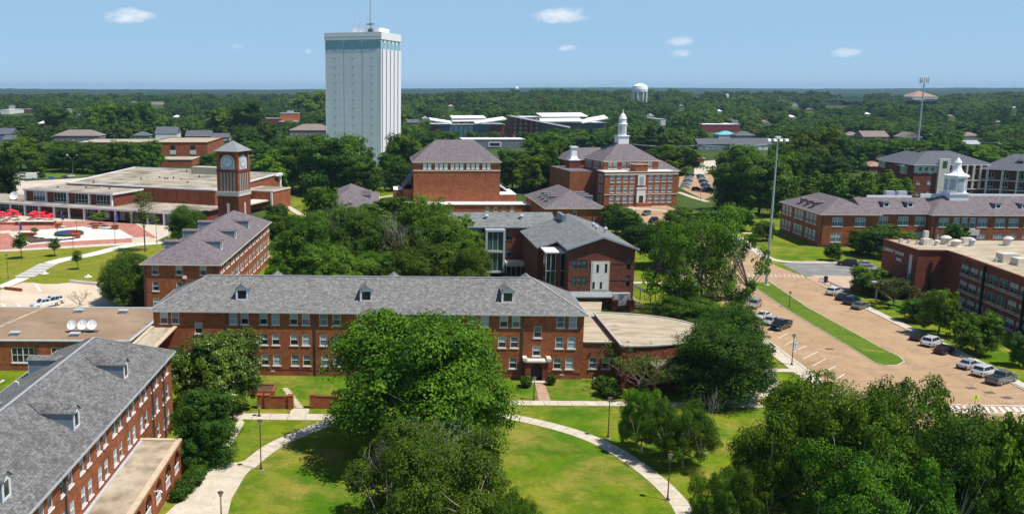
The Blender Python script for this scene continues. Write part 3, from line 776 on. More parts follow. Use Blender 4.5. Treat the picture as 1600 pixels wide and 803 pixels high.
# ---- long dormitory in the middle
o0 = at(238, 484.5, 10.4); e1_ = at(914, 491.5, 10.4)
rotD = math.atan2(e1_.y - o0.y, e1_.x - o0.x); LD = (e1_ - o0).length
D_ = thing('dormitory', 'long three-storey red brick dormitory with grey hipped roof and three front dormers, centre', 'building', (o0.x, o0.y + .4, 0), rotD)
def sD(px): return (px - 236) / (914 - 236) * LD
w3 = []
for px in (253, 271, 364, 382, 412, 431, 460, 479, 507, 528, 566, 605, 637, 656, 694, 712, 741, 760, 790, 809, 878, 897): w3.append((sD(px), 8.25, 1.22, 1.8, 'dh'))
for px in (364, 382, 412, 431, 460, 479, 507, 528, 566, 605, 637, 656, 694, 712, 741, 760, 788, 807, 877, 896): w3.append((sD(px), 4.95, 1.22, 1.8, 'dh'))
for px in (345, 385, 413, 432, 461, 480, 509, 528, 566, 605, 637, 656, 694, 712, 741, 760, 806, 875, 894): w3.append((sD(px), 1.65, 1.22, 1.8, 'dh'))
w3 += [(sD(308), 6.65, 1.22, 1.8, 'dh'), (sD(308), 3.25, 1.22, 1.8, 'dh'), (sD(843), 6.6, 1.22, 1.8, 'dh'), (sD(842), 3.75, 1.22, 1.6, 'dh')]
back = [(s, z, 1.22, 1.8, 'dh') for s in [3 + 4.7 * k for k in range(13)] for z in ROWS]
wall(D_, rect(0, 0, LD, 14.5), 0, 10.4, BRICK, {0: w3, 1: pairs((4.5, 10), ROWS)})
hip(D_, 0, 0, LD, 14.5, 10.4, 4.1, SHING, .5, 7.6, mat('gutter_grey', (.42, .42, .42), (.5, .5, .5), 2, .6), cap=CAPM)
for px in (375, 573.5, 797):
    x = sD(px)
    dormer(D_, x, 1.9, 0, 10.4 + 2.4 * 4.1 / 7.75, 4.1 / 7.75, 1.9, 1.75, LGREY if px < 300 else WHITE, BLUEG, SHING, .7)
    dormer(D_, x + 4.0, 12.6, math.pi, 10.4 + 2.4 * 4.1 / 7.75, 4.1 / 7.75, 1.9, 1.75, WHITE, BLUEG, SHING, .7)
for px, a, b in ((353, 5.5, 10.1), (494, .0, 10.1), (820, 0, 10.1), (617, 0, 10.1)): pipe(D_, sD(px), -.0, a, b)
for px in (400, 425, 883): MB().box(sD(px) - .35, -.04, .6, sD(px) + .35, .05, .85).build('vent_grille', CREAM, D_)
MB().bar((.2, -.03, 1.0), (LD - .2, -.03, 1.0), .05, .08).build('water_table', BRICK_D, D_)
# portico
pt = thing_part('portico', D_, (sD(841.5), -1.3, 0), 0)
arch_wall(pt, -1.75, 1.75, 3.1, [(0, 1.75, 0, 2.0)], BRICK_D, 0, .35)
MB().box(-1.75, .35, 0, -1.4, 1.29, 3.1).box(1.4, .35, 0, 1.75, 1.29, 3.1).build('portico_side', BRICK_D, pt)
MB().box(-2.0, -.2, 3.1, 2.0, 1.28, 3.35).box(-2.15, -.3, 3.35, -1.5, 1.28, 3.75).box(1.5, -.3, 3.35, 2.15, 1.28, 3.75).build('portico_cap', CREAM, pt)
MB().box(-1.0, 1.0, 0, 1.0, 1.2, 2.8).box(-.05, .93, 0, .05, .99, 2.4).build('front_door', BLACK, pt)
MB().box(-1.3, -.9, 0, 1.3, 0, .18).build('door_step', CONC, pt)

# ---- near dormitory, lower left
A_ = thing('dormitory', 'near red brick dormitory with long grey roof and arched porch, lower left corner', 'building', (-27.1, 113.0, 0), R(-2))
sA = [60 - 113 + 95.6 + 4.75 * k + q for k in range(-9, 4) for q in (-.93, .93)]
wa = pairs(sA, (8.1, 4.8), 1.15, 1.85) + pairs([s for s in sA if s > 48], (1.55,), 1.15, 1.85)
wall(A_, rect(-14.6, -60, 0, 0), 0, 10.4, BRICK, {1: wa, 2: pairs((4, 6, 10, 12), ROWS)})
hip(A_, -14.6, -60, 0, 0, 10.4, 3.95, SHING_A, .5, 7.8, mat('gutter_grey', (.42, .42, .42), (.5, .5, .5), 2, .6), cap=CAPM, axis='y')
slA = 3.95 / 7.8
for y in (-13.8, -29.4, -45.0): dormer(A_, -1.5, y, R(90), 10.4 + 2.0 * slA, slA, 1.5, 1.75, WHITE, BLUEG, SHING_A, .6)
for y in (-12.3, -28.0): dormer(A_, -13.1, y, R(-90), 10.4 + 2.0 * slA, slA, 1.7, 1.75, WHITE, BLUEG, SHING_A, .3)
for (x, y) in ((-12.0, -18.5), (-12.6, -27.5)): MB().tube([(x, y, 11.2), (x, y, 12.3), (x - .4, y, 12.4)], .07, 6).build('roof_vent', WHITE, A_)
for y in (-9.2, -4.2, -37): MB().box(.02, y - .09, 0, .2, y + .09, 10.1).build('downpipe', DGREY, A_)
# arcaded porch
pr = thing_part('porch', A_, (0, -14.2, 0), R(90))      # local x runs away from the camera, local -y outwards
yo = -4.75
arc = [(-2.2 - 3.75 * k, 2.3, .9, 2.45) for k in range(10)]
arch_wall(pr, -40, 0, 4.0, arc, BRICK, yo, .45, name='porch_wall')
MB().box(-.45, yo + .45, 0, 0, -.003, 4.0).build('porch_end_wall', BRICK, pr)
MB().box(-39.9, yo + .45, 3.75, -.45, -.01, 4.02).build('porch_roof', TAN, pr)
MB().box(-40, yo - .08, 4.0, .1, yo + .55, 4.22).box(-.45, yo + .55, 4.003, .1, -.003, 4.217).build('porch_coping', STONE, pr)
MB().box(-40, -.35, 4.02, -.45, -.005, 4.12).build('flashing', LGREY, pr)
MB().box(-39.9, yo + .45, 0, -.45, -.01, .5).build('porch_floor', CONC, pr)
for c, w_, s_, p_ in arc:
    q = MB(); q.box(c - 1.14, yo + .1, 1.75, c + 1.14, yo + .2, 1.85).box(c - 1.14, yo + .1, .92, c + 1.14, yo + .2, 1.0)
    for k in range(8): q.box(c - 1.05 + k * .29, yo + .12, 1.0, c - .96 + k * .29, yo + .18, 1.75)
    q.build('railing', WHITE, pr)
for c in (-11.4,): MB().tube([(c, yo, 3.0), (c, yo - .6, 3.1), (c, yo - .8, 2.9)], [.06, .06, .12], 6).build('wall_lamp', WHITE, pr)

# ---- low building with the satellite dishes
B_ = thing('flat_roofed_building', 'single-storey brick building with brown tar roof left of the long dormitory', 'building', (-39.3, 137.2, 0), R(-1))
FB = [(-45, 0), (0, 0), (.6, 12), (-.5, 22), (-45, 22)]
wall(B_, FB, 0, 4.9, BRICK, {0: [(s, 1.35, 3.7, 2.5, 'big', (G_DARK, G_DARK)) for s in (45 - 4.3, 45 - 10.8, 45 - 17.2, 45 - 23.6, 45 - 30, 45 - 36.4)]})
flat_roof(B_, FB, 4.95, BRNROOF); coping(B_, FB, 4.9, LGREY, .5, .16)
MB().bar((-25.5, .3, 4.955), (-22, 21.7, 4.955), .5, .14).build('roof_ridge_strip', TAN2, B_)
pipe(B_, -14.9, -.02, 0, 4.7); 
for k, (x, y) in enumerate([(-14.5, 18.5), (-2.0 - 4.4, 18.2), (-19.6, 3.2), (-9.7, 2.8)]):
    MB().box(x - .7, y - .5, 4.95, x + .7, y + .5, 5.25).box(x - .85, y - .6, 5.42, x + .85, y + .6, 5.55).box(x - .6, y - .4, 5.25, x + .6, y + .4, 5.42).build('roof_vent', LGREY, B_)
for k, px in enumerate((115, 131, 145.5)):
    p = at(px, 517, 5.0)
    t = thing('satellite_dish', ['left', 'middle', 'right'][k] + ' one of three white satellite dishes on the brown flat roof', 'satellite dish', (p.x, p.y, 4.96), R(-12 + 6 * k), 'satellite dishes on the brown roof')
    d = MB(); d.T = Matrix.Translation((0, -.25, 1.15)) @ Matrix.Rotation(R(58), 4, 'X')
    d.lathe([(.1, 0), (.35, .04), (.6, .12), (.82, .24), (.84, .25), (.6, .16), (.3, .08), (.05, .05)], 18)
    d.build('dish', WHITE, t)
    MB().tube([(0, 0, 0), (0, 0, 1.1)], .06, 6).tube([(0, -.6, .7), (0, -1.15, 1.7)], .025, 5).box(-.08, -1.2, 1.62, .08, -1.05, 1.8).build('mast', LGREY, t)
    MB().box(-.8, -.5, 0, .8, .5, .12).build('ballast_frame', DGREY, t)

# ---- connector with two upper arches
C_ = thing('arcade_connector', 'narrow tan-roofed brick arcade joining the near and long dormitories', 'building', (-31.4, 135.7, 0), R(90 - 2))


arch_wall(C_, -22, 0, 3.9, [(-1.9 - 3.4 * k, 2.2, .05, 2.3) for k in range(4)], BRICK, 0, .4, name='lower_arch_wall')

MB().box(-22, 3.6, 0, 0, 3.98, 7.65).box(-22, .4, 3.7, 0, 3.6, 3.95).build('back_wall', BRICK, C_)
MB().box(-21.9, .45, 7.3, 0, 3.55, 7.6).build('roof', TAN2, C_)
MB().box(-22, -.08, 7.65, 0, .5, 7.85).box(-22, 3.5, 7.65, 0, 4.05, 7.85).build('coping', STONE, C_)

# ---- dormitory behind, upper left
F_ = thing('dormitory', 'red brick dormitory with mauve-grey hipped roof standing between clock tower and long dormitory', 'building', (-46.4, 173.8, 0), R(-3))
fw = [(2.4, 8.2, 1.3, 1.9), (7.2, 8.2, 1.3, 1.9), (12.0, 8.2, 1.3, 1.9), (2.4, 4.9, 1.3, 1.9), (7.2, 4.9, 1.3, 1.9), (12, 4.9, 1.3, 1.9), (2.4, 1.6, 1.3, 1.9)]
fs = [2.2 + 4.75 * k + q for k in range(12) for q in (0, 1.9)]
wall(F_, rect(0, 0, 15.2, 58), 0, 10.4, BRICK, {0: fw, 1: pairs(fs, ROWS, 1.2, 1.85)})
hip(F_, 0, 0, 15.2, 58, 10.4, 4.0, SHING_P, .5, 8.1, CREAM, cap=None, axis='y')
slF = 4.0 / 8.1
for y in (10.5, 24.5, 40): dormer(F_, 13.4, y, R(90), 10.4 + 2.3 * slF, slF, 1.6, 1.7, WHITE, BLUEG, SHING_P, .3)
for y in (10, 24.5, 38): dormer(F_, 1.8, y, R(-90), 10.4 + 2.3 * slF, slF, 1.6, 1.7, WHITE, BLUEG, SHING_P, .3)
pipe(F_, .5, 0, 0, 10.1); pipe(F_, 14.3, 0, 0, 10.1)
MB().box(8, -.5, 7.5, 8.7, 0, 8.0).build('wall_lamp', WHITE, F_)

# ---- low right wing and its round end
Ea, Eb = at(914, 534, 6.0), at(963, 536, 6.0)
E_ = thing('round_ended_wing', 'low brick wing with pale stained flat roof and big half-round end', 'building', (Ea.x - .2, Ea.y + .6, 0), R(-2))
FE = [(0, 0), (5.4, 0), (5.9, 15.5), (8.6, 27), (0, 27)]
wall(E_, FE, 0, 5.8, BRICK, {0: [(1.7, 1.6, 1.25, 1.8), (3.7, 1.6, 1.25, 1.8)]})
flat_roof(E_, FE, 5.85, TAN2); coping(E_, [FE[4], FE[0], FE[1]], 5.8, CREAM, .4, .2, closed=False)
cx, cy, RX, RY = 5.7, 5.6, 14.4, 10.2
arcp = [(cx + RX * math.sin(R(a)), cy - RY * math.cos(R(a))) for a in [-3 + 186 * k / 20 for k in range(21)]]
FR = arcp
wall(E_, FR, 0, 6.5, BRICK_D, {}, 'round_wall')
flat_roof(E_, FR, 6.55, TAN2, 'round_roof'); coping(E_, FR, 6.5, mat('dull_coping', (.36, .33, .28), (.46, .43, .37), 2, .8), .42, .18, 'round_coping')
ring = [(cx + (RX + 2.6) * math.sin(R(a)), cy - (RY + 2.6) * math.cos(R(a))) for a in range(12, 113, 10)]
inner = [(cx + (RX - .1) * math.sin(R(a)), cy - (RY - .1) * math.cos(R(a))) for a in range(12, 113, 10)]
mb = MB(); mb.prism(ring + inner[::-1], 3.9, 4.25, True, True); mb.build('canopy_roof', TAN2, E_)
for k in range(len(ring) - 1):
    a, b = Vector((*ring[k], 0)), Vector((*ring[k + 1], 0)); d = b - a
    q = thing_part('canopy_bay', E_, a, math.atan2(d.y, d.x)); arch_wall(q, 0, d.length, 3.9, [(d.length / 2, d.length * .55, 0, 2.2)], BRICK_D, .05, .35)
MB().box(1.2, -.25, 4.2, 1.5, -.05, 4.4).box(2.6, -.25, 4.2, 2.8, -.05, 4.35).box(5.3, -.5, 4.1, 5.9, -.1, 4.9).build('wall_lamp', DGREY, E_)
p = at(933, 600); ac = thing('air_conditioner', 'grey air conditioner cabinet on the lawn at the foot of the low wing', 'air conditioner', p)
MB().box(-.5, -.4, .1, .5, .4, 1.0).build('cabinet', LGREY, ac); MB().lathe([(.36, 1.0), (.36, 1.06), (.1, 1.08)], 12).build('fan_grille', DGREY, ac)
MB().box(-.6, -.5, 0, .6, .5, .1).build('pad', CONC, ac)

# ---- modern residence hall
G_ = thing('residence_hall', 'modern brick residence hall with grey gable, glazed corner tower and white wall panel', 'building', (38.9, 179.0, 0), 0)
foot = rect(0, 0, 13.4, 33)
fg = [(x, z, .85, 2.0, 'thin', (G_GREEN, G_MID)) for x in (1.2, 2.25, 3.3) for z in (8.2, 4.7)] + [(12.2, z, .8, 2.3, 'thin', (G_DARK, G_MID)) for z in (8.1, 4.6)] + [(2.0, .5, 1.8, 2.4, 'pair', (G_MID, G_GREEN)), (5.6, .5, 2.9, 2.4, 'pair', (G_GREEN, G_GREEN))]
wall(G_, foot, 0, 12.3, BRICK_B, {0: [x + (DGREY,) for x in fg], 1: [(s, z, 1.4, 1.8, 'pair', (G_DARK, G_MID), DGREY) for s in (3, 8, 13, 18, 23, 28) for z in (1.2, 4.7, 8.2)]})
for yy in (.003, 32.8): MB().rings([[(0, yy, 12.3), (13.4, yy, 12.3), (6.7, yy, 14.6)], [(0, yy + .1, 12.3), (13.4, yy + .1, 12.3), (6.7, yy + .1, 14.6)]]).build('gable_wall', BRICK_B, G_)
rf = MB(); rf.rings([[(-.6, -.5, 12.12), (6.7, -.5, 14.62), (6.7, 33.4, 14.62), (-.6, 33.4, 12.12)], [(-.6, -.5, 12.4), (6.7, -.5, 14.95), (6.7, 33.4, 14.95), (-.6, 33.4, 12.4)]])
rf.rings([[(14.0, -.5, 12.12), (6.7, -.5, 14.62), (6.7, 33.4, 14.62), (14.0, 33.4, 12.12)], [(14.0, -.5, 12.4), (6.7, -.5, 14.95), (6.7, 33.4, 14.95), (14.0, 33.4, 12.4)]]); rf.build('gable_roof', SHING_G, G_)
for yy in (-.62, 33.4):
    for xx in (-.7, 14.1): MB().bar((xx, yy, 12.15), (6.7, yy, 14.7), .22, .42).build('barge_board', mat('blue_grey_trim', (.28, .34, .40), (.33, .39, .45), 1, .5), G_)
MB().box(4.55, -.12, 3.6, 8.35, -.02, 9.9).build('panel_surround', mat('buff_surround', (.58, .52, .44), (.66, .60, .52), 1, .7), G_)
MB().box(4.85, -.18, 3.95, 8.05, -.125, 9.5).build('white_panel', WHITE, G_)
for x, z, h_ in ((5.9, 7.6, 1.6), (7.6, 7.6, 1.8), (5.2, 4.2, 1.4), (6.7, 4.2, 1.4)): MB().box(x - .22, -.22, z, x + .22, -.184, z + h_).build('slot_window', G_DARK, G_)
MB().bar((8.4, -.02, 9.3), (13.38, -.02, 9.3), .06, .12).bar((.02, -.02, 9.3), (4.5, -.02, 9.3), .06, .12).bar((8.4, -.02, 5.9), (13.38, -.02, 5.9), .06, .12).bar((.02, -.02, 5.9), (4.5, -.02, 5.9), .06, .12).build('brick_band', DGREY, G_)
MB().rings([[(-.8, -2.2, 2.75), (9.0, -2.2, 2.75), (9.0, -.003, 3.35), (-.8, -.003, 3.35)], [(-.8, -2.2, 2.95), (9.0, -2.2, 2.95), (9.0, -.003, 3.58), (-.8, -.003, 3.58)]]).build('awning', mat('awning_metal', (.22, .24, .26), (.27, .29, .31), 1, .45), G_)
for kx in range(17): MB().bar((-.7 + kx * .6, -2.2, 2.955), (-.7 + kx * .6, -.01, 3.585), .06, .05).build('awning_seam', LGREY, G_)
MB().box(9.1, -1.0, .9, 12.6, -.005, 3.4).build('service_panel', LGREY, G_)
MB().box(8.6, -2.2, 0, 9.9, -1.05, 2.2).box(12.0, -2.2, 0, 13.2, -1.05, 2.2).box(9.9, -2.0, 0, 12.0, -1.05, .9).build('brick_planter', BRICK_B, G_)
# glass towers on the left side
for y, nm in ((4.2, 0), (9.2, 1)):
    MB().box(-2.6 if nm else -3.8, y, 0, -.01, y + 3.2, 10.8).build('stair_tower', G_DARK, G_)
q = MB()
for x in (-3.85, -2.9, -1.9, -.9): q.box(x, 4.08, 0, x + .12, 4.19, 10.8)
for z in (.1, 3.5, 7.0, 10.7): q.box(-3.85, 4.02, z, 0, 4.08, z + .14)
q.build('curtain_wall_mullion', LGREY, G_)
MB().box(-4.1, 3.9, 10.85, -.02, 12.6, 11.1).build('tower_roof', WROOF, G_)
MB().box(-1.6, 3.6, 0, -1.0, 4.01, 10.8).build('brick_pier', BRICK_B, G_)
MB().box(-4.1, 12.7, 0, -.02, 33.19, 10.6).build('stair_wall', BRICK_B, G_)
MB().rings([[(-4.9, 9.5, 10.70), (-.62, 9.5, 12.12), (-.62, 33.4, 12.12), (-4.9, 33.4, 10.70)], [(-4.9, 9.5, 10.98), (-.62, 9.5, 12.39), (-.62, 33.4, 12.39), (-4.9, 33.4, 10.98)]]).build('lower_roof', SHING_G, G_)
# roof vents
for x, y in ((9.2, 19), (8.9, 15.0), (10.2, 12)): MB().lathe([(.25, 13.3), (.25, 14.6), (.5, 14.7), (.3, 15.1), (.02, 15.15)], 10, (x, y)).build('roof_vent', LGREY, G_)
MB().box(3.9, 26.5, 14, 4.7, 33, 15.6).build('roof_screen', BLUEG, G_)
# left wing
W0, W1 = -24.5, -.2
lw = [(x, z, 1.3, 1.9, 'pair', (G_DARK, G_MID), DGREY) for x in (2.2, 6.2, 17.2, 21.0) for z in (1.2, 4.7, 8.6)]
wall(G_, rect(W0, 33.2, W1, 46), 0, 11.9, BRICK_B, {0: lw}, 'wing_wall')
hip(G_, W0, 33.2, 3.5, 46, 11.9, 2.7, SHING_G, .5, 6, BLUEG, axis='x', gable=(1, 1), name='wing_roof')
MB().box(W0 + .1, 33.05, 8.4, W0 + 10.5, 33.19, 11.7).build('blue_cladding', BLUEG, G_)
bx = W0 + 11.2
MB().box(bx, 30.6, 1.2, bx + .5, 33.19, 11.6).box(bx + 4.2, 30.6, 1.2, bx + 4.7, 33.19, 11.6).box(bx + .5, 30.6, 1.2, bx + 4.2, 33.19, 1.6).box(bx + .5, 30.6, 6.1, bx + 4.2, 33.19, 6.6).box(bx + .5, 30.6, 11.1, bx + 4.2, 33.19, 11.6).build('bay_frame', LGREY, G_)
MB().box(bx + .5, 31.1, 1.6, bx + 4.2, 31.2, 6.1).box(bx + .5, 31.1, 6.6, bx + 4.2, 31.2, 11.1).build('bay_glass', G_GREEN, G_)
q = MB()
for t in (1.7, 2.9): q.box(bx + t, 31.0, 1.6, bx + t + .12, 31.09, 11.1)
q.build('bay_mullion', LGREY, G_)
MB().box(bx + 9.8, 29.5, 0, bx + 12.2, 33.19, 11.3).build('blue_stair_box', BLUEG, G_)
MB().box(bx + 4.9, 29.4, 3.0, bx + 9.7, 33.19, 3.9).build('entrance_canopy', CREAM, G_)
q = MB()
for t in range(5): q.box(bx + 4.9 + t * 1.15, 29.5, 0, bx + 5.05 + t * 1.15, 29.65, 3.0)
q.build('canopy_post', LGREY, G_)
MB().box(bx + 4.0, 26.5, 0, bx + 12.2, 28.8, .9).build('terrace_wall', STONE, G_)
for x in (2.5, 12, 20.5): MB().lathe([(.3, 12.6), (.3, 14.0), (.6, 14.1), (.3, 14.5), (.02, 14.55)], 10, (W0 + x, 36.6)).build('roof_vent', LGREY, G_)
# slatted awning on the right side
for k_ in range(9): MB().bar((13.5, -1 + k_ * .9, 4.6 - .0), (16.9, -1 + k_ * .9, 3.0), .12, .1).build('awning_slat', DGREY if k_ % 2 else LGREY, G_)
for k_ in (0, 7.2): MB().box(16.7, -1 + k_, 0, 16.85, -.85 + k_, 3.0).build('awning_post', DGREY, G_)
MB().bar((16.8, -1.2, 2.95), (16.8, 6.6, 2.95), .12, .12).build('awning_beam', DGREY, G_)

# ---- auditorium
H_ = thing('auditorium', 'tall windowless brick auditorium hall with hipped grey roof and band of white louvres', 'building', (13.2, 329, 0), 0)
wall(H_, rect(0, 0, 31.8, 23), 0, 18.2, BRICK, {})
hip(H_, 0, 0, 31.8, 23, 18.3, 7.4, SHING_P, .5, 9.2, CREAM)
for x0, n in ((3.5, 2), (7.8, 3), (13.6, 3), (19.4, 3), (25.2, 2)):
    for k_ in range(n): MB().box(x0 + k_ * 1.7, -.12, 15.4, x0 + 1.25 + k_ * 1.7, -.02, 17.6).build('louvre', WHITE, H_)
MB().box(-.1, -.2, 14.9, 31.9, -.01, 15.25).box(-.1, -.16, 17.75, 31.9, -.01, 18.0).build('stone_band', CREAM, H_)
wall(H_, rect(-6.5, -7, 47, -.02), 0, 3.3, BRICK, {0: [(x, 1.0, 1.2, 1.6) for x in (33, 36, 39, 42)]}, 'low_front_wall'); coping(H_, rect(-6.5, -7, 47, -.3), 3.3, WHITE, .7, .4, 'white_parapet')
flat_roof(H_, rect(-6.3, -6.8, 46.8, -.03), 3.35, WROOF, 'low_front_roof')
wall(H_, rect(31.85, 0, 38, 18), 3, 6.2, BRICK, {}, 'side_wing_wall'); flat_roof(H_, rect(31.85, 0, 38, 18), 6.4, WROOF, 'side_wing_roof')
wall(H_, rect(-3.6, 3, -.05, 20), 0, 8, BRICK, {}, 'lean_to_wall'); MB().rings([[(-4, 2.6, 8.0), (-.02, 2.6, 13.0), (-.02, 20.4, 13.0), (-4, 20.4, 8.0)], [(-4, 2.6, 8.3), (-.02, 2.6, 13.3), (-.02, 20.4, 13.3), (-4, 20.4, 8.3)]]).build('lean_to_roof', SHING_P, H_)
wall(H_, rect(-7.2, 6, -3.65, 18), 0, 7.3, BRICK, {}, 'annex_wall'); flat_roof(H_, rect(-7.2, 6, -3.65, 18), 7.4, WROOF, 'annex_roof')
MB().rings([[(31.85, 8, 9), (36, 8, 6.6), (36, 20, 6.6), (31.85, 20, 9)], [(31.85, 8, 10.2), (36, 8, 7.0), (36, 20, 7.0), (31.85, 20, 10.2)]]).build('right_lean_to_roof', WHITE, H_)

def small_hip(x, y, w_, d_, lab, rot=0):
    t = thing('hipped_annex', lab, 'building', (x, y, 0), rot, 'hipped annexes beside the auditorium')
    wall(t, rect(0, 0, w_, d_), 0, 6, BRICK, {0: [(w_ / 2 + q, 3.6, 1.2, 1.6) for q in (-.3,)]})
    hip(t, 0, 0, w_, d_, 6, 4.8, SHING_P, .5, 10, CREAM, axis='y')
    sl = 4.8 / (w_ / 2 + .5)
    for k_ in range(3):
        dormer(t, 2.4, 10 + k_ * 6.0, R(-90), 6 + 2.9 * sl, sl, 2.2, 1.5, WHITE, BLUEG, SHING_P, .25)
        dormer(t, w_ - 2.4, 10 + k_ * 6.0, R(90), 6 + 2.9 * sl, sl, 2.2, 1.5, WHITE, BLUEG, SHING_P, .25)
    for x_ in (3, w_ - 4): pipe(t, x_, 0, 0, 5.7)
    return t
small_hip(55.2, 292, 19.6, 39, 'small mauve hipped-roof brick annex right of the auditorium, in front of the administration building')
small_hip(-19.5, 296, 19.6, 38, 'small mauve hipped-roof brick annex left of the auditorium, partly behind feathery trees')
p = at(622, 318, 3.3)

# ---- administration building with cupola
I_ = thing('administration_building', 'three-storey red brick hall with mauve roof, tall white cupola and white door bay', 'building', (87.3, 344, 0), R(7))
xs = (3.1, 5.75, 8.4, 11.05, 18.6, 21.25, 23.9, 26.5)
wi = [(x, z, 1.75, 2.5, 'grid', (G_MID, G_BLIND)) for x in xs for z in (1.2, 5.2, 9.2)]
si = [(s, z, 1.7, 2.4, 'grid', (G_MID, G_MID)) for s in (2.5, 5.2) for z in (1.2, 5.2, 9.2)]
wall(I_, rect(0, 0, 29.4, 8), 0, 13.0, BRICK, {0: wi, 1: si, 3: si}); flat_roof(I_, rect(.2, .2, 29.2, 9), 13.05, WROOF); coping(I_, rect(0, 0, 29.4, 8), 13.0, CREAM, .6, .3)
MB().box(-.15, -.25, 12.0, 29.55, -.01, 12.5).box(-.1, -.2, 4.3, 12.6, -.01, 4.6).box(17, -.2, 4.3, 29.5, -.01, 4.6).build('stone_band', CREAM, I_)
MB().box(12.3, .5, 13.05, 17.3, 6, 15.8).build('roof_block', BRICK, I_); coping(I_, rect(12.3, .5, 17.3, 6), 15.8, CREAM, .4, .2, 'block_coping')
MB().box(13.2, -.5, 7.9, 16.2, -.02, 11.8).box(12.9, -.7, 1.3, 16.5, -.02, 6.6).box(12.7, -.9, 6.6, 16.7, -.03, 7.1).build('door_surround', WHITE, I_)
MB().box(13.9, -.58, 8.3, 15.5, -.52, 11.3).box(14.5, -.6, 8.3, 14.9, -.585, 11.3).build('stair_window', G_BLIND, I_)
MB().box(13.9, -.78, 1.3, 14.65, -.72, 4.0).box(14.75, -.78, 1.3, 15.5, -.72, 4.0).build('entrance_door', G_DARK, I_)
MB().box(11.6, -3.4, 0, 17.8, -.95, .75).box(12.3, -2.9, .75, 17.1, -.93, 1.3).build('entrance_steps', BRICK, I_)
MB().box(-.8, -.8, 0, 30.2, -.01, .35).build('plinth', BRICK_D, I_)
wall(I_, rect(2.5, 8.1, 25, 30), 0, 16.6, BRICK, {0: [(x, 13.7, 1.5, 2.3, 'grid', (G_MID, G_BLIND)) for x in (2.6, 4.6, 8.2, 10.2, 19)], 3: [(s, z, 1.6, 2.4, 'grid', (G_DARK, G_MID)) for s in (3, 5, 7, 12, 14, 16, 20) for z in (1.2, 5.2, 9.2, 13.4)]}, 'upper_wall')
hip(I_, 2.5, 8.1, 25, 30, 16.7, 7.6, SHING_P, .6, 11.4, CREAM, name='main_roof')
def cupola(parent, x, y, z, s=1.0, spire=True):
    c = thing_part('cupola', parent, (x, y, z), 0)
    b = MB(); b.box(-1.9 * s, -1.9 * s, -1.5, 1.9 * s, 1.9 * s, 2.2 * s).box(-2.15 * s, -2.15 * s, 2.2 * s, 2.15 * s, 2.15 * s, 2.5 * s); b.build('cupola_base', FINW, c)
    b = MB(); b.lathe([(1.55 * s, 2.5 * s), (1.55 * s, 6.3 * s), (1.8 * s, 6.35 * s), (1.8 * s, 6.6 * s), (1.3 * s, 6.7 * s), (1.25 * s, 8.2 * s), (1.45 * s, 8.25 * s), (1.4 * s, 8.45 * s), (1.0 * s, 9.3 * s), (.55 * s, 10 * s), (.16 * s, 10.3 * s), (.1 * s, 11 * s), (.2 * s, 11.1 * s), (.03 * s, 11.5 * s)], 8, ph=R(22.5)); b.build('lantern', FINW, c)
    for k_ in range(8):
        q = thing_part('lantern_window', c, (0, 0, 0), R(45 * k_)); MB().box(-.38 * s, -1.53 * s, 3.0 * s, .38 * s, -1.44 * s, 5.8 * s).build('louvre', LGREY, q)
    if spire: MB().tube([(0, 0, 11.2 * s), (0, 0, 13.8 * s)], .05, 5).box(-.7, -.03, 12.4 * s, .7, .03, 12.5 * s).box(.3, -.04, 12.3 * s, .75, .04, 12.9 * s).build('weather_vane', DGREY, c)
    return c
cupola(I_, 13.75, 19.0, 23.3, 1.14)
wall(I_, rect(-9, 14, 2.4, 40), 0, 12.0, BRICK, {0: [(4, 1.2, 1.6, 2.4)], 3: []}, 'west_wing_wall')
MB().box(-9, 14, 12.0, 2.4, 40, 12.4).build('west_wing_roof', SHING_P, I_)
wall(I_, rect(-2, 40, 22, 56), 0, 15, BRICK, {}, 'rear_wall'); hip(I_, -2, 40, 22, 56, 15, 4.5, SHING_P, .5, 7, CREAM, name='rear_roof')
c = thing_part('chimney_lantern', I_, (-2.4, 30, 12.3), 0)
MB().box(-2.3, -2.3, 0, 2.3, 2.3, 3.2).build('lantern_base', BRICK_D, c); MB().box(-2.5, -2.5, 3.2, 2.5, 2.5, 3.6).build('lantern_cornice', FINW, c); MB().lathe([(2.4, 3.6), (1.7, 5.0), (1.5, 8.2), (2.0, 8.3), (2.0, 8.9), (.1, 9.0)], 4, ph=R(45)).build('lantern_top', FINW, c)
wall(I_, rect(22, 38, 48, 50), 0, 10, BRICK, {}, 'east_wing_wall'); hip(I_, 22, 38, 48, 50, 10, 4.0, SHING_P, .5, 6, CREAM, name='east_wing_roof')

# ---- right long building with cupola
M_ = thing('classroom_building', 'long two-storey brick building with mauve hipped roof, white grid windows and white cupola at right', 'building', (126.4, 253.0, 0), R(-3))
g2 = (G_MID, G_BLIND)
WR = (1.4, 5.9)
f0 = [(x, z, 2.9, 2.6, 'big', g2) for x in (4.6, 10.9) for z in WR]
wall(M_, rect(0, 0, 16, 29), 0, 9.4, BRICK, {0: f0, 3: [(s, z, 1.9, 2.6, 'grid', g2) for s in (2, 4.6, 7.2, 11.2, 13.5, 15.7, 19.8, 22.4, 25) for z in WR]}, 'west_wing_wall')
hip(M_, 0, 0, 16, 29, 9.4, 3.9, SHING_P, .6, 8.3, CREAM, axis='y', name='west_wing_roof')
slM = 3.9 / 8.6
for y in (9.5, 13.8, 18.1): dormer(M_, 1.6, y, R(-90), 9.4 + 2.2 * slM, slM, 1.6, 1.3, mat('mauve_board', (.2, .13, .15), (.25, .17, .19), 1, .8), mat('mauve_board', (.2, .13, .15)), SHING_P, .25)
f1 = [(x, z, 2.9, 2.6, 'big', g2) for x in (2.6, 8.3, 13) for z in WR]
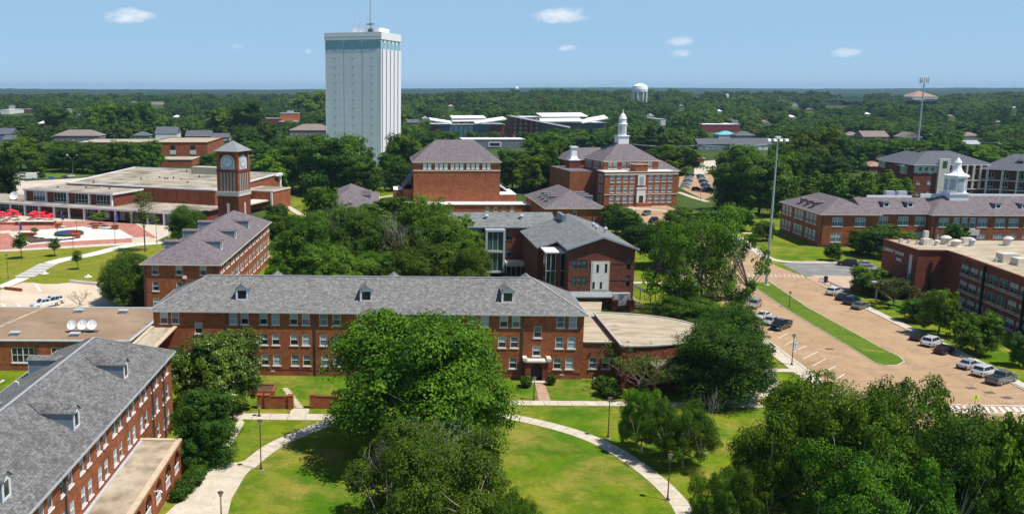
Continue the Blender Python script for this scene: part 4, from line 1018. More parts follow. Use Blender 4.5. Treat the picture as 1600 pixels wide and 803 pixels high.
wall(M_, rect(16.05, 3, 31, 19), 0, 9.4, BRICK, {0: f1}, 'link_wall'); hip(M_, 14, 3, 33, 19, 9.4, 3.6, SHING_P, .6, 8, CREAM, axis='x', gable=(1, 1), name='link_roof')
f2 = [(x, z, 2.7, 2.6, 'big', g2) for x in (3.2, 13.8, 18.6, 22.3, 26.6, 31, 35.4, 40, 45, 50) for z in WR] + [(x, 5.5, 1.6, 3.0, 'arch', g2) for x in (6.7, 8.9, 11.1)]
wall(M_, rect(31.05, .5, 90, 20), 0, 9.4, BRICK, {0: f2}, 'main_wall'); hip(M_, 31, .5, 90, 20, 9.4, 4.3, SHING_P, .6, 8, CREAM, axis='x', gable=(0, 1), name='main_roof')
for x in (20.5, 27.2, 50.5, 57.8, 64.5): dormer(M_, x, 3.5 if x > 30 else 5.6, 0, 10.9, .44, 1.6, 1.3, WHITE, mat('mauve_board', (.2, .13, .15)), SHING_P, .2)
MB().box(38.2, .2, 3.6, 44.2, .48, 5.2).build('stone_panel', CREAM, M_)
MB().box(18, 12.2, 12.4, 30.9, 12.7, 13.45).box(33, 11.4, 13.0, 90, 11.9, 14.1).build('roof_parapet', FINW, M_)
for x in (26, 29.5): MB().box(x - 2, 13.4, 12, x + .6, 15.0, 14.6).build('roof_unit', LGREY, M_)
c = thing_part('cupola', M_, (41.8, 10.2, 13.0), 0)
MB().box(-2.6, -2.6, -1.5, 2.6, 2.6, 1.3).box(-2.8, -2.8, 1.3, 2.8, 2.8, 1.7).build('cupola_base', FINW, c)
MB().lathe([(2.9, 1.7), (2.9, 6.2), (3.3, 6.3), (3.3, 6.8), (2.0, 7.3), (1.4, 8.0), (1.0, 9.0), (.9, 10.3), (1.1, 10.4), (.5, 11.3), (.06, 11.9), (.04, 13)], 8, ph=R(22.5)).build('lantern', FINW, c)
for k_ in range(8):
    q = thing_part('lantern_window', c, (0, 0, 0), R(45 * k_)); MB().box(-.75, -2.78, 2.5, .75, -2.66, 5.7).build('louvre', LGREY, q)
for x in (-.3, 31.3): pipe(M_, x + .8, .4 if x > 1 else 0, 0, 9.2)
MB().box(-.3, -.12, 0, 16.3, -.01, .9).build('plinth', BRICK_D, M_)

# ---- flat-roofed lecture hall, right edge
N_ = thing('lecture_hall', 'three-storey flat-roofed brick hall with ribbon windows and a white name, right edge', 'building', (0, 0, 0), 0)
n1, n2 = Vector((114.2, 199.5)), Vector((113.6, 185.3)); n3 = Vector((119.3, 184.9)); n4 = Vector((119.0, 180.0)); n5 = Vector((113.6, 140.0))
FN = [tuple(n1), tuple(n2), tuple(n3), tuple(n4), tuple(n5), (175, 132), (182, 196)]
e3 = (n5 - n4).length
rib = [(s, z, 2.9, 1.9, 'ribbon', ((G_MID, G_BLIND), (G_DARK, G_MID), (G_DARK, G_BLIND))[int(s) % 3], mat('buff_window_frame', (.34, .31, .27), (.40, .37, .33), 1, .7)) for s in [2.4 + 3.55 * k_ for k_ in range(11)] for z in (.9, 4.2, 7.5)]
wall(N_, FN, 0, 10.9, BRICK_D, {3: rib, 0: [(11.6, 1.0, 1.3, 8.6, 'thin', (G_MID, G_BLIND))], 1: []})
flat_roof(N_, FN, 10.95, TAN2); coping(N_, FN, 10.9, BRICK_D, .5, .25)
for s in (10.2, 24.2): 
    p = n4 + (n5 - n4).normalized() * s; MB().box(p.x - .5, p.y - .15, 0, p.x - .05, p.y + .15, 10.7).build('downpipe', BLACK, N_)
MB().box(116.2, 184.85, 1.2, 116.7, 185.2, 8.6).build('wall_slot', BLACK, N_)
for s in range(3):
    for z in (.6, 3.9, 7.2): 
        a = n4 + (n5 - n4).normalized() * .6; b = n4 + (n5 - n4).normalized() * (e3 - .5)
for z in (.72, 4.02, 7.32):
    a = n4 + (n5 - n4).normalized() * .5; MB().bar((a.x - .08, a.y, z - .25), (n5.x - .08, n5.y, z - .25), .12, .1).build('sill_band', CREAM, N_)
def rooftop(name, x, y, w_, d_, h_, m, shape='box'):
    if shape == 'box': MB().box(x, y, 10.95, x + w_, y + d_, 10.95 + h_ * .15).box(x + .1, y + .1, 10.95 + h_ * .15, x + w_ - .1, y + d_ - .1, 10.95 + h_).build(name, m, N_)
    else: MB().lathe([(w_ * .55, 10.95), (w_ * .5, 11.1), (w_ * .5, 10.95 + h_ * .75), (w_ * .62, 10.95 + h_ * .78), (w_ * .3, 10.95 + h_), (.02, 10.95 + h_ + .02)], 12, (x, y)).build(name, m, N_)
for k_ in range(4): rooftop('roof_unit', 115.6 + k_ * 1.1, 195.5 - k_ * 1.3, .8, .8, .8, CREAM)
for px, py, w_, d_, h_, m, s in [(1443, 383, 2.6, 2.0, 1.6, CREAM, 'box'), (1463, 383, 1.2, 1.2, 1.5, CREAM, 'v'), (1477, 381, 2.4, 2.4, 2.2, CREAM, 'v'), (1493, 384, 2.4, 2, 1.7, CREAM, 'v'), (1505, 380, 3.2, 1.8, 1.4, CREAM, 'box'), (1518, 384, 1.5, 1.5, 2.0, LGREY, 'v'), (1574, 383, 2.2, 2.2, 2.3, CREAM, 'v'), (1566, 410, 4.5, 3, 2.0, CREAM, 'box'), (1590, 415, 3, 3, 1.6, CREAM, 'box'), (1556, 409, 1.6, 1, .9, CREAM, 'box'), (1444, 376, 1.4, 1.4, 2.6, CREAM, 'box')]:
    w_, d_, h_ = w_ * .78, d_ * .78, h_ * .85; p = at(px, py, 10.95); rooftop('roof_unit' if s == 'box' else 'roof_fan', p.x, p.y, w_, d_, h_, m, s)
def lettering(txt, loc, rotz, size, parent, m=SIGNW, name='lettering', align='LEFT'):
    cu = bpy.data.curves.new(name, 'FONT'); cu.body = txt; cu.size = size; cu.extrude = .03; cu.align_x = align; cu.offset = .012 * size
    tmp = bpy.data.objects.new(name, cu); col.objects.link(tmp); dg = bpy.context.evaluated_depsgraph_get()
    me = bpy.data.meshes.new_from_object(tmp.evaluated_get(dg)); bpy.data.objects.remove(tmp); me.materials.append(m)
    o = put(me, name, parent, loc); o.rotation_euler = (math.pi / 2, 0, rotz); return o
d01 = (n2 - n1); rz = math.atan2(d01.y, d01.x)
lettering('CARSON  TAYLOR', (n1.x - .06 + d01.x * .04, n1.y + d01.y * .04, 8.75), rz, 1.0, N_)
lettering('HALL', (n1.x - .06 + d01.x * .43, n1.y + d01.y * .43, 7.4), rz, 1.0, N_)
MB().box(106.5, 187, 3.2, 113.4, 197.5, 3.6).build('entrance_canopy', mat('pale_blue_canopy', (.45, .50, .55), (.52, .57, .62), .5, .6), N_)
for y in (187.6, 196.8): MB().box(107, y, 0, 107.3, y + .3, 3.2).build('canopy_post', LGREY, N_)
MB().box(113.2, 188, .2, 113.55, 196.5, 3.1).build('lobby_glass', G_DARK, N_)

# ---- student centre
S_ = thing('student_centre', 'long low brick student centre with white-edged flat roofs and colonnade facing the red plaza', 'building', (-136, 321, 0), R(-22.5))
wall(S_, rect(-25, 5, 81, 20.9), 0, 4.1, BRICK_D, {0: [(s, .3, 4.6, 3.2, 'big', (G_DARK, G_MID)) for s in (9, 15.5, 22, 28.5, 35, 48, 61)] + [(s, .2, 2.2, 2.7, 'pair', (G_BLIND, G_BLIND)) for s in (68.2, 74.8, 81, 87.5, 94, 100)]}, 'ground_floor_wall')
MB().box(-26, -.3, 4.15, 82, 21, 4.5).build('arcade_roof', GREYROOF, S_)
MB().box(-26.1, -.5, 3.95, 82.1, -.31, 4.62).build('roof_edge', WHITE, S_)
for k in range(16): MB().box(-22 + k * 6.6, -.25, 0, -21.4 + k * 6.6, .35, 4.15).build('column', WHITE, S_)
MB().box(-26, -1, 0, 82, 4.98, .06).build('arcade_floor', CONC, S_)
u0, u1 = 7.5, 46.5
wall(S_, rect(u0, 5.05, u1, 26), 4.5, 8.8, BRICK_D, {0: [(1.2 + 4.87 + k * 9.45, 5.1, 5.6, 3.2, 'ribbon', (G_DARK, G_BLIND if k == 0 else G_DARK)) for k in range(4)]}, 'upper_wall')
for k in range(5): MB().box(u0 - .25 + k * 9.6, 4.3, 4.55, u0 + .3 + k * 9.6, 5.04, 8.7).build('fin', WHITE, S_)
MB().box(u0 - .4, 4.2, 8.8, u1 + .4, 26, 9.1).build('upper_roof', GREYROOF, S_)
MB().box(u0 - .5, 4.0, 8.6, u1 + .5, 4.19, 9.25).box(u1 + .41, 4.2, 8.6, u1 + .6, 26, 9.25).box(u0 - .4, 4.15, 4.52, u1 + .4, 4.29, 4.8).build('upper_roof_edge', WHITE, S_)
FH = [(12, 21.2), (77, 21.2), (73, 50), (67, 86), (-8, 88)]
wall(S_, FH, 0, 9.6, BRICK, {}, 'hall_wall'); flat_roof(S_, FH, 9.7, GREYROOF, 'hall_roof'); coping(S_, FH, 9.6, WHITE, .7, .45, 'hall_roof_edge')
for k in range(1, 7): MB().box(12 + k * 9.8, 21.08, 4.5, 12.12 + k * 9.8, 21.19, 9.5).build('expansion_joint', BRICK_D, S_)
MB().box(33, 72, 9.7, 46, 78, 12.6).build('penthouse', mat('buff_penthouse', (.38, .35, .26), (.45, .42, .33), 1, .9), S_)
MB().box(51, 73, 9.7, 56, 75, 11).build('roof_unit', BRICK_D, S_)
for k in range(26):
    x, y = rnd.uniform(15, 66), rnd.uniform(25, 80); h_ = rnd.uniform(.3, .8)
    MB().lathe([(.25, 9.7), (.25, 9.7 + h_), (.4, 9.72 + h_), (.4, 9.85 + h_), (.02, 9.9 + h_)], 6, (x, y)).build('roof_vent', DGREY if k % 3 else WHITE, S_)
for k in range(7):
    x = u0 + 3 + k * 5.2; MB().lathe([(.3, 9.1), (.3, 9.5), (.5, 9.6), (.02, 9.7)], 6, (x, rnd.uniform(8, 22))).build('roof_vent', DGREY if k % 2 else WHITE, S_)
wall(S_, rect(73.2, 47, 85.5, 61), 0, 6.9, BRICK, {}, 'entry_block_wall'); flat_roof(S_, rect(73.2, 47, 85.5, 61), 7.0, GREYROOF, 'entry_block_roof'); coping(S_, rect(73.2, 47, 85.5, 61), 6.9, CREAM, .5, .4, 'entry_block_edge')
MB().box(77.2, 30, 3.5, 84, 46.9, 3.9).build('entry_canopy', CREAM, S_)
for x in (73.2, 84.8): MB().box(x, 46.5, 0, x + .7, 46.98, 6.8).build('fin', WHITE, S_)
for x, y in ((77.4, 30.2), (83.6, 30.2)): MB().box(x, y, 0, x + .4, y + .4, 3.5).build('canopy_post', WHITE, S_)
MB().box(66.8, 85.4, 0, 67.8, 86.4, 10.2).box(68, 80, 9.2, 68.8, 86, 10.2).build('white_frame', FINW, S_)
p = S_.matrix_world
d = thing('satellite_dish', 'white satellite dish on the low arcade roof at the left of the student centre', 'satellite dish', (-133.0, 327.0, 4.52), 0)
q = MB(); q.T = Matrix.Translation((0, -.3, 1.5)) @ Matrix.Rotation(R(70), 4, 'X'); q.lathe([(.1, 0), (.6, .08), (1.1, .3), (1.5, .55), (1.52, .57), (1.1, .4), (.5, .2), (.05, .12)], 18); q.build('dish', WHITE, d)
MB().tube([(0, 0, 0), (0, 0, 1.5)], .12, 6).box(-.8, -.6, 0, .8, .6, .15).build('mast', DGREY, d)

# ---- clock tower
K_ = thing('clock_tower', 'square red brick clock tower with white arched clock faces and low grey pyramid roof', 'clock tower', (-44.1, 283.0, 0), R(-21))
wd = 7.7
MB().box(-wd, 0, 0, 0, wd, 10.9).build('tower_base', BRICK_D, K_)
MB().box(-wd - .2, -.2, 10.9, .2, wd + .2, 12.1).box(-wd - .3, -.3, 12.1, .3, wd + .3, 12.3).build('stone_band', CREAM, K_)
MB().box(-wd + .5, .5, 12.3, -.5, wd - .5, 25).build('tower_shaft', BRICK_D, K_)
for (sx, sy) in ((-wd, 0), (-1.1, 0), (-wd, wd - 1.1), (-1.1, wd - 1.1)): MB().box(sx, sy, 12.3, sx + 1.1, sy + 1.1, 24.8).build('corner_pier', BRICK, K_)
MB().box(-wd - .1, -.1, 18.5, .1, wd + .1, 19.2).box(-wd + .02, .02, 24.0, -.02, wd - .02, 25.0).build('brick_cornice', BRICK_D, K_)
for rz_, ox, oy in ((0, -wd / 2, 0), (R(90), 0, wd / 2)):
    s = thing_part('clock_side', K_, (ox, oy, 0), rz_)
    for k in range(5):
        MB().box(-2.72 + k * 1.17, .1, 12.32, -1.97 + k * 1.17, .45, 18.4).build('louvre_panel', mat('brownish_louvre', (.30, .28, .25), (.38, .36, .33), 1, .8), s) if k < 5 else None
    for k in range(4): MB().box(-1.92 + k * 1.17, -.02, 12.31, -1.6 + k * 1.17, .48, 18.48).build('pilaster', BRICK_D, s)
    a = [(-2.6, 19.3), (2.6, 19.3)] + [(2.6 * math.cos(math.pi * t / 12), 21.5 + 2.4 * math.sin(math.pi * t / 12)) for t in range(13)]
    mb = MB(); mb.rings([[(x, .42, z) for x, z in a], [(x, .3, z) for x, z in a]]); mb.build('arch_panel', mat('arch_panel_white', (.52, .54, .56), (.60, .62, .64), 1, .6), s)
    for k_, (r_, y_, m_) in enumerate(((1.85, .24, DGREY), (1.72, .2, CLOCK))):
        mb = MB(); c = [(r_ * math.cos(2 * math.pi * t / 24), 21.6 + r_ * math.sin(2 * math.pi * t / 24)) for t in range(24)]
        mb.rings([[(x, .3, z) for x, z in c], [(x, y_, z) for x, z in c]]); mb.build('clock_rim' if k_ == 0 else 'clock_dial', m_, s)
    mb = MB()
    for t in range(12):
        an = math.pi * t / 6; x, z = 1.45 * math.sin(an), 21.6 + 1.45 * math.cos(an); mb.box(x - .07, .15, z - .12, x + .07, .195, z + .12)
    mb.box(-.06, .12, 21.6, .06, .17, 22.85).box(-.95, .13, 21.53, .0, .18, 21.67); mb.build('clock_hands', BLACK, s)
    MB().box(-.45, -.12, 2, .45, -.01, 8.6).build('slot_window', CREAM, s)
mb = MB(); mb.closed = False; e = .7
c4 = [(-wd - e, -e, 25.05), (e, -e, 25.05), (e, wd + e, 25.05), (-wd - e, wd + e, 25.05)]; ap = (-wd / 2, wd / 2, 28.3)
for k in range(4): mb.face([c4[k], c4[(k + 1) % 4], ap])
mb.face(c4[::-1]); mb.build('pyramid_roof', mat('tower_roof_grey', (.19, .21, .215), (.25, .27, .275), 1, .8), K_)
MB().box(-wd - .5, -.5, 24.85, .5, wd + .5, 25.04).build('eaves_board', DGREY, K_)

# ---- white library tower
T_ = thing('tower_block', 'tall windowless white tower with teal glazed top storey and rooftop masts', 'tower', (1.8, 500, 0), R(-21))
W_, Dp = 33.2, 31.5
MB().box(-W_ + .3, .35, 2.5, -.3, Dp - .35, 66).build('tower_core', mat('joint_grey', (.48, .52, .55), None, rough=.8), T_)
pz = [2.5 + k * 4.55 for k in range(15)]
for i in range(3):
    for z0, z1 in zip(pz, pz[1:]):
        x0 = -W_ + .15 + i * 10.97
        MB().box(x0 + .22, .02, z0 + .06, x0 + 10.75, .34, z1 - .02).build('precast_panel', TOWERW, T_)
        MB().box(x0 + 5.3, -.08, z0 + 3.9, x0 + 5.9, .015, z0 + 4.3).build('panel_vent', DGREY, T_)
MB().box(-W_, -.05, 0, -W_ + .35, .5, 66).box(-.9, -.05, 0, .25, .9, 66).build('corner_fin', FINW, T_)
nf = 5
for k in range(nf):
    y0_ = .95 + k * 6.25
    MB().box(-.25, y0_ + 1.5, 3 if k < 2 else 13, .35, y0_ + 6.0, 66).build('vertical_fin', FINW, T_)
    MB().box(-.3, y0_ + .1, 13, -.1, y0_ + 1.4, 65).build('window_strip', mat('tower_strip', (.25, .22, .22), (.32, .29, .29), .2, .6), T_)
MB().box(-.6, 7, 0, .5, Dp, 12.8).build('brick_base', BRICK_B, T_)
MB().box(-W_ + .1, .1, 66, -.1, Dp - .1, 71.2).build('glazed_storey', TEAL, T_)
def archband(parent, L0_, L1_, n, z0, z1, sp, m, y0=0.):
    mb = MB(); mb.closed = False; w_ = (L1_ - L0_) / n
    for k in range(n):
        c = L0_ + (k + .5) * w_; r = w_ / 2 - .35
        P = [(c - r * math.cos(math.pi * t / 10), sp + (z1 - .35 - sp) * math.sin(math.pi * t / 10)) for t in range(11)]
        for (a, b) in zip(P, P[1:]): mb.face([(a[0], y0, a[1]), (b[0], y0, b[1]), (b[0], y0, z1), (a[0], y0, z1)]); mb.face([(a[0], y0, a[1]), (a[0], y0 + .4, a[1]), (b[0], y0 + .4, b[1]), (b[0], y0, b[1])])
        for s_ in ((L0_ + k * w_, c - r), (c + r, L0_ + (k + 1) * w_)): mb.face([(s_[0], y0, z0), (s_[1], y0, z0), (s_[1], y0, z1), (s_[0], y0, z1)])
    return mb.build('arcade_frame', m, parent)
f_ = thing_part('top_arcade', T_, (0, 0, 0), 0); archband(f_, -W_, 0, 3, 66, 71.3, 69.9, mat('pale_blue_concrete', (.48, .56, .60), (.54, .62, .66), .3, .7), -.06)
f_ = thing_part('top_arcade', T_, (0, 0, 0), R(90)); archband(f_, 0, Dp, 5, 64.5, 71.3, 68.6, FINW, -.06)
MB().box(-W_ - .3, -.4, 71.3, .4, Dp + .4, 75.2).build('parapet', FINW, T_); MB().box(-W_ - .35, -.45, 72.9, .45, -.405, 73.1).build('parapet_joint', LGREY, T_)
MB().box(-20, 8, 75.2, -4, 24, 78.0).build('penthouse', TOWERW, T_)
q = MB()
for x, y in ((-20, 8), (-16, 8), (-12, 8), (-8, 8), (-4, 8), (-4, 16), (-4, 24)): q.box(x, y, 78, x + .15, y + .15, 79.2)
q.box(-20, 8, 79.2, -4, 8.1, 79.3).box(-4, 8, 79.2, -3.9, 24, 79.3); q.build('railing', LGREY, T_)
MB().tube([(-8.5, 6, 75.2), (-8.5, 6, 93)], [.45, .28], 8).build('mast', LGREY, T_)
MB().box(-10.5, 4.9, 79.5, -6.5, 7, 80).box(-9.5, 5, 75.2, -7.5, 7.5, 77).build('antenna_platform', DGREY, T_)
for x, h_ in ((-19, 87), (-15.4, 86)): MB().tube([(x, 8, 78), (x, 8, h_)], [.12, .05], 5).build('aerial', LGREY, T_)

# ---- plain buildings of the middle distance
def simple(name, label, px0, px1, pybase, pyeave, depth, m=BRICK, roof='flat', rot=0., rise=2.5, rm=None, wins=2, group=None, style='dh', Y=None, ov=.4, edge=WHITE, gables=(0, 0), minh=2.4):
    """building whose front stands where the photo shows its base line"""
    a = at(px0, pybase) if Y is None else None
    Yc = a.y if Y is None else Y
    v = (pybase - PY) / F
    t = (Yc) / (cP - v * sP)
    x0, x1 = t * (px0 - PX) / F, t * (px1 - PX) / F
    h = max(2.6, zat(pyeave, Yc)); zb = terr((x0 + x1) / 2, Yc)
    o = thing(name, label, 'house' if 'house' in name else 'building', (x0, Yc, zb), R(rot), group); h -= zb
    h = max(h, minh); wd_ = (x1 - x0) / max(.3, math.cos(R(rot)))
    ws = {}
    if wins:
        n = max(2, int(wd_ / 4.5)); fl = max(1, int(h / 3.4))
        ws = {0: [((k + .5) * wd_ / n, .9 + f2_ * h / fl, 1.4, 1.5, 'pair' if style == 'pair' else 'dh') for k in range(n) for f2_ in range(fl)]}
    wall(o, rect(0, 0, wd_, depth), 0, h, m, ws)
    if roof == 'flat':
        flat_roof(o, rect(0, 0, wd_, depth), h + .05, rm or TAN2); coping(o, rect(0, 0, wd_, depth), h, edge, .6, .4)
    elif roof == 'hip': hip(o, 0, 0, wd_, depth, h, rise, rm or SHING_N, ov, None, WHITE)
    elif roof == 'gable': hip(o, 0, 0, wd_, depth, h, rise, rm or SHING_N, ov, None, WHITE, gable=(1, 1))
    return o, wd_, h
K1, kw, kh = simple('classroom_block', 'two-storey flat-roofed brick block behind the clock tower with paired dark windows in white panels', 232, 325, 253, 223, 60, BRICK, wins=0, Y=560, rm=TAN2, edge=BRICK_D)
for s in (10.5 + 5, 28): 
    for z in (2.0, 7.6): MB().box(s - 1.4, -.14, z, s + 1.4, -.02, z + 2.7).box(s - .08, -.2, z, s + .08, -.145, z + 2.7).build('dark_window', G_DARK, K1)
    MB().box(s - 1.9, -.12, 4.8, s + 1.9, -.01, 7.5).build('white_spandrel', CREAM, K1)
simple('classroom_wing', 'left wing of the flat-roofed brick block, behind rounded hedge trees', 127, 232, 253, 222.5, 34, BRICK, wins=1, Y=566, rm=TAN2, edge=CREAM)
simple('utility_block', 'small single-storey brick block with tan roof in front of the brick classroom block', 247, 300, 262, 249.5, 22, BRICK, wins=0, Y=522, rm=TAN2, edge=CREAM)
simple('utility_block', 'small brick block left of the rounded hedge trees', 65, 88, 262, 243, 16, BRICK, wins=0, rm=TAN2, edge=CREAM)
# apartments on the right
O1, ow, oh = simple('apartment_building', 'three-storey apartment building with grey hipped roof and cream upper floor behind the cupola', 1424, 1543, 306, 257, 22, BRICK_D, 'hip', 0, 5.0, SHING_N, wins=1, Y=374, ov=1.0)
MB().box(-.06, -.08, oh - 3.4, ow * .34, -.02, oh - .3).build('cream_upper_floor', CREAM, O1)
for k in range(4): MB().box(ow * .06 + k * ow * .08, -.16, oh - 2.6, ow * .06 + k * ow * .08 + 1.2, -.09, oh - 1.0).build('window', G_MID, O1)
MB().box(ow * .30, -1.2, 0, ow * .44, -.09, oh + 2.5).build('entrance_bay', CREAM, O1)
MB().box(ow * .345, -1.3, oh - 1.2, ow * .40, -1.21, oh + 1.6).build('arched_window', G_GREEN, O1)
for k in range(6): MB().box(ow * (.47 + .09 * k), -1.6, 3.6, ow * (.47 + .09 * k) + .7, -1.0, oh - .1).build('porch_column', CREAM, O1)
for z in (3.4, 7.0): MB().box(ow * .45, -1.7, z, ow + .5, -.1, z + .3).build('balcony', CREAM, O1)
O3 = thing('apartment_building', 'left wing of the apartment building, brick below and cream above, with corner dormer', 'building', (222.3, 379, 0), R(74))

wl = [(k * 5 + 3, z, 1.5, 1.9, 'dh') for k in range(8) for z in (1.4, 5.2)]
fo3 = [(.4, 0), (.4, -18), (42, -18), (42, 0)]
wall(O3, fo3[::1], 0, 9.2, BRICK_D, {3: wl, 0: [(s, z, 1.5, 1.9) for s in (4, 9, 14) for z in (1.4, 5.2)]})
wall(O3, fo3, 9.2, 12.7, mat('cream_siding', (.50, .49, .40), (.56, .55, .46), 1, .8), {3: [(k * 5 + 3, 10, 1.5, 1.7, 'dh') for k in range(8)], 0: [(s, 10, 1.5, 1.7) for s in (4, 9, 14)]}, 'upper_wall')
hip(O3, .4, -18, 42, 0, 12.7, 4.5, SHING_N, 1.0, 9, CREAM, axis='x')
O2 = thing('apartment_building', 'right-hand apartment block with deep grey roof, two dormers and cream porch columns', 'building', (252.5, 374, 0), R(-42))
wall(O2, rect(0, 0, 80, 20), 0, 11.5, BRICK_D, {0: [(k * 5 + 3, z, 2.2, 2.2, 'pair', (G_DARK, G_DARK)) for k in range(14) for z in (1.0, 4.8, 8.4)]})
hip(O2, 0, 0, 80, 20, 12.0, 6.0, SHING_N, 2.2, 11, CREAM)
for k in range(12): MB().box(1.5 + k * 5.2, -1.9, 0, 2.3 + k * 5.2, -1.2, 11.9).build('porch_column', CREAM, O2)
for z in (3.6, 7.4): MB().box(0, -2.0, z, 66, -.05, z + .35).build('balcony', CREAM, O2)
for x in (12, 19): dormer(O2, x, 3.2, 0, 14.2, .5, 2.4, 1.4, LGREY, BLUEG, SHING_N, .5)

# ---- houses and halls beyond the campus
bg_boxes = []
def bgd(kind, label, x0, x1, yb, ye, **k):
    top = ye - k.pop('tp', 7); o, w_, h_ = simple(kind, label, x0, x1, yb, ye, **k)
    bg_boxes.append((x0 - 1, x1 + 1, top, yb - 1, o.location.y)); return o, w_, h_
bgd('house', 'grey-roofed two-storey house at the left edge among trees', -12, 20, 222, 208.5, depth=14, m=BLUEG, roof='gable', rise=4.5, rm=SHING_N)
bgd('house', 'lower grey-roofed garage wing of the house at the left edge', 6, 24, 227, 217, depth=9, m=BLUEG, roof='gable', rise=3, rm=SHING_N, wins=0)
bgd('house', 'long brown-roofed house with deep dark eaves left of the flat brick block', 84, 155, 221, 211.5, depth=20, m=mat('grey_brown_siding', (.17, .14, .13), (.22, .18, .17), 1, .9), roof='hip', rise=4.6, rm=SHING_B)
bgd('house', 'white house with a blue-grey gabled roof above the flat brick block', 243, 277, 219, 207, depth=16, m=WHITE, roof='gable', rise=5.0, rm=SHING_N, wins=0)
bgd('house', 'small dark hipped-roof house left of the white house', 208, 233, 219, 211, depth=12, m=mat('olive_siding', (.14, .16, .10), (.18, .20, .13), 1, .9), roof='hip', rise=3.2)
bgd('house', 'dark grey-roofed house right of the white house, half hidden', 290, 330, 220, 212, depth=14, m=BLUEG, roof='gable', rise=4.5)
bgd('house', 'low dark-roofed house hidden behind the clock tower roof', 330, 358, 220, 213.5, depth=12, m=CREAM, roof='gable', rise=3)
bgd('shop_building', 'dark red church hall with a round tank on its left, left of the white tower', 415, 440, 197, 185, depth=16, m=BRICK_D, roof='flat', wins=0, rm=BRNROOF)
o, w_, h_ = bgd('shop_building', 'orange brick shop with white canopy left of the white tower', 438, 467, 197, 177, depth=16, m=mat('orange_brick', (.42, .12, .05), (.48, .15, .07), 1, .9), roof='flat', wins=0)
MB().box(-1, -5, 5.0, w_ + 1, -.05, 5.8).build('canopy', WHITE, o); MB().box(8, 4, h_, 16, 12, h_ + 3).build('roof_unit', LGREY, o)
bgd('restaurant_building', 'low brown-roofed building with white eaves at the foot of the white tower, left side', 452, 520, 212, 203, depth=26, m=mat('grey_brown_siding', (.17, .14, .13)), roof='hip', rise=5.5, rm=SHING_B)
bgd('house', 'dark slate-roofed house with white gables right of the white tower', 634, 654, 199, 191, depth=12, m=mat('grey_brown_siding', (.17, .14, .13)), roof='gable', rise=3.5, rm=SHING_N)
o, w_, h_ = bgd('campus_hall', 'modern hall with blue glass front and swooping white roof behind the auditorium', 674, 788, 215, 194.5, depth=30, m=mat('blue_glass_wall', (.06, .13, .17), (.10, .18, .22), .2, .3), roof='flat', rm=WROOF, wins=0, tp=14)
for a_, b_, za, zb, y0_, y1_ in ((-.02, .28, 3.8, .6, -3, 20), (.30, .72, 2.2, 2.6, 14, 34), (.60, 1.02, .5, 4.6, -3, 24), (.30, .78, 5.0, 5.0, 20, 44)):
    MB().rings([[(w_ * a_, y0_, h_ + za), (w_ * b_, y0_, h_ + zb), (w_ * b_, y1_, h_ + zb + 1.5), (w_ * a_, y1_, h_ + za + 1.5)], [(w_ * a_, y0_, h_ + za + .8), (w_ * b_, y0_, h_ + zb + .8), (w_ * b_, y1_, h_ + zb + 2.3), (w_ * a_, y1_, h_ + za + 2.3)]]).build('swooping_roof', WROOF, o)
MB().box(0, -.5, 0, w_ * .12, -.05, h_ - 1).box(w_ * .8, -.5, 0, w_, -.05, h_ - 1).build('brick_bay', BRICK_D, o)
for k in range(9): MB().box(w_ * (.16 + .07 * k), -.3, 0, w_ * (.16 + .07 * k) + .4, -.02, h_).build('mullion', DGREY, o)
o, w_, h_ = bgd('shop_building', 'grey flat-roofed building with white edge just behind the auditorium roof', 722, 820, 232, 218, depth=24, m=mat('grey_block_wall', (.16, .17, .19), (.20, .21, .23), .5, .8), roof='flat', rm=WROOF, wins=0, tp=2)
MB().box(w_ * .42, -.3, h_ * .2, w_ * .62, -.02, h_ * .75).build('white_frame', WHITE, o); MB().box(w_ * .44, -.36, h_ * .3, w_ * .60, -.305, h_ * .65).build('ribbon_window', G_DARK, o)
o, w_, h_ = bgd('campus_hall', 'dark brick modern hall with long tilted white roof beam, behind green trees', 800, 842, 222, 183, depth=26, m=BRICK_D, roof='flat', rm=WROOF, wins=1, tp=4)
MB().rings([[(-2, -3, h_ + .6), (w_ + 26, -3, h_ - 9), (w_ + 26, 4, h_ - 9), (-2, 4, h_ + .6)], [(-2, -3, h_ + 2.0), (w_ + 26, -3, h_ - 7.8), (w_ + 26, 4, h_ - 7.8), (-2, 4, h_ + 2.0)]]).build('roof_beam', WROOF, o)
o, w_, h_ = bgd('campus_hall', 'modern hall with broad bright white roof planes behind the administration building', 846, 946, 214, 192, depth=40, m=mat('slate_cladding', (.07, .09, .12), (.10, .12, .15), 1, .7), roof='flat', rm=WROOF, wins=0, tp=14)
for a_, b_, za, zb, y0_, y1_ in ((-.08, .62, 1, 1.5, -8, 12), (.02, .75, 5.2, 5.6, 10, 42), (.62, 1.02, -.5, 4.0, -3, 14)):
    MB().rings([[(w_ * a_, y0_, h_ + za), (w_ * b_, y0_, h_ + zb), (w_ * b_, y1_, h_ + zb + 2.5), (w_ * a_, y1_, h_ + za + 2.5)], [(w_ * a_, y0_, h_ + za + .8), (w_ * b_, y0_, h_ + zb + .8), (w_ * b_, y1_, h_ + zb + 3.3), (w_ * a_, y1_, h_ + za + 3.3)]]).build('white_roof_plane', WROOF, o)
bgd('warehouse', 'long dark red warehouse with pale roof beyond the trees right of the administration building', 1096, 1155, 207, 194.5, depth=40, m=mat('maroon_metal_wall', (.20, .04, .05), (.25, .055, .06), 1, .7), roof='flat', rm=WROOF, wins=0, tp=3)
o, w_, h_ = bgd('carport', 'turquoise-roofed open shelter beyond the trees', 1123, 1152, 216, 210, depth=14, m=CREAM, roof='hip', rise=3, rm=TEALROOF, wins=0)
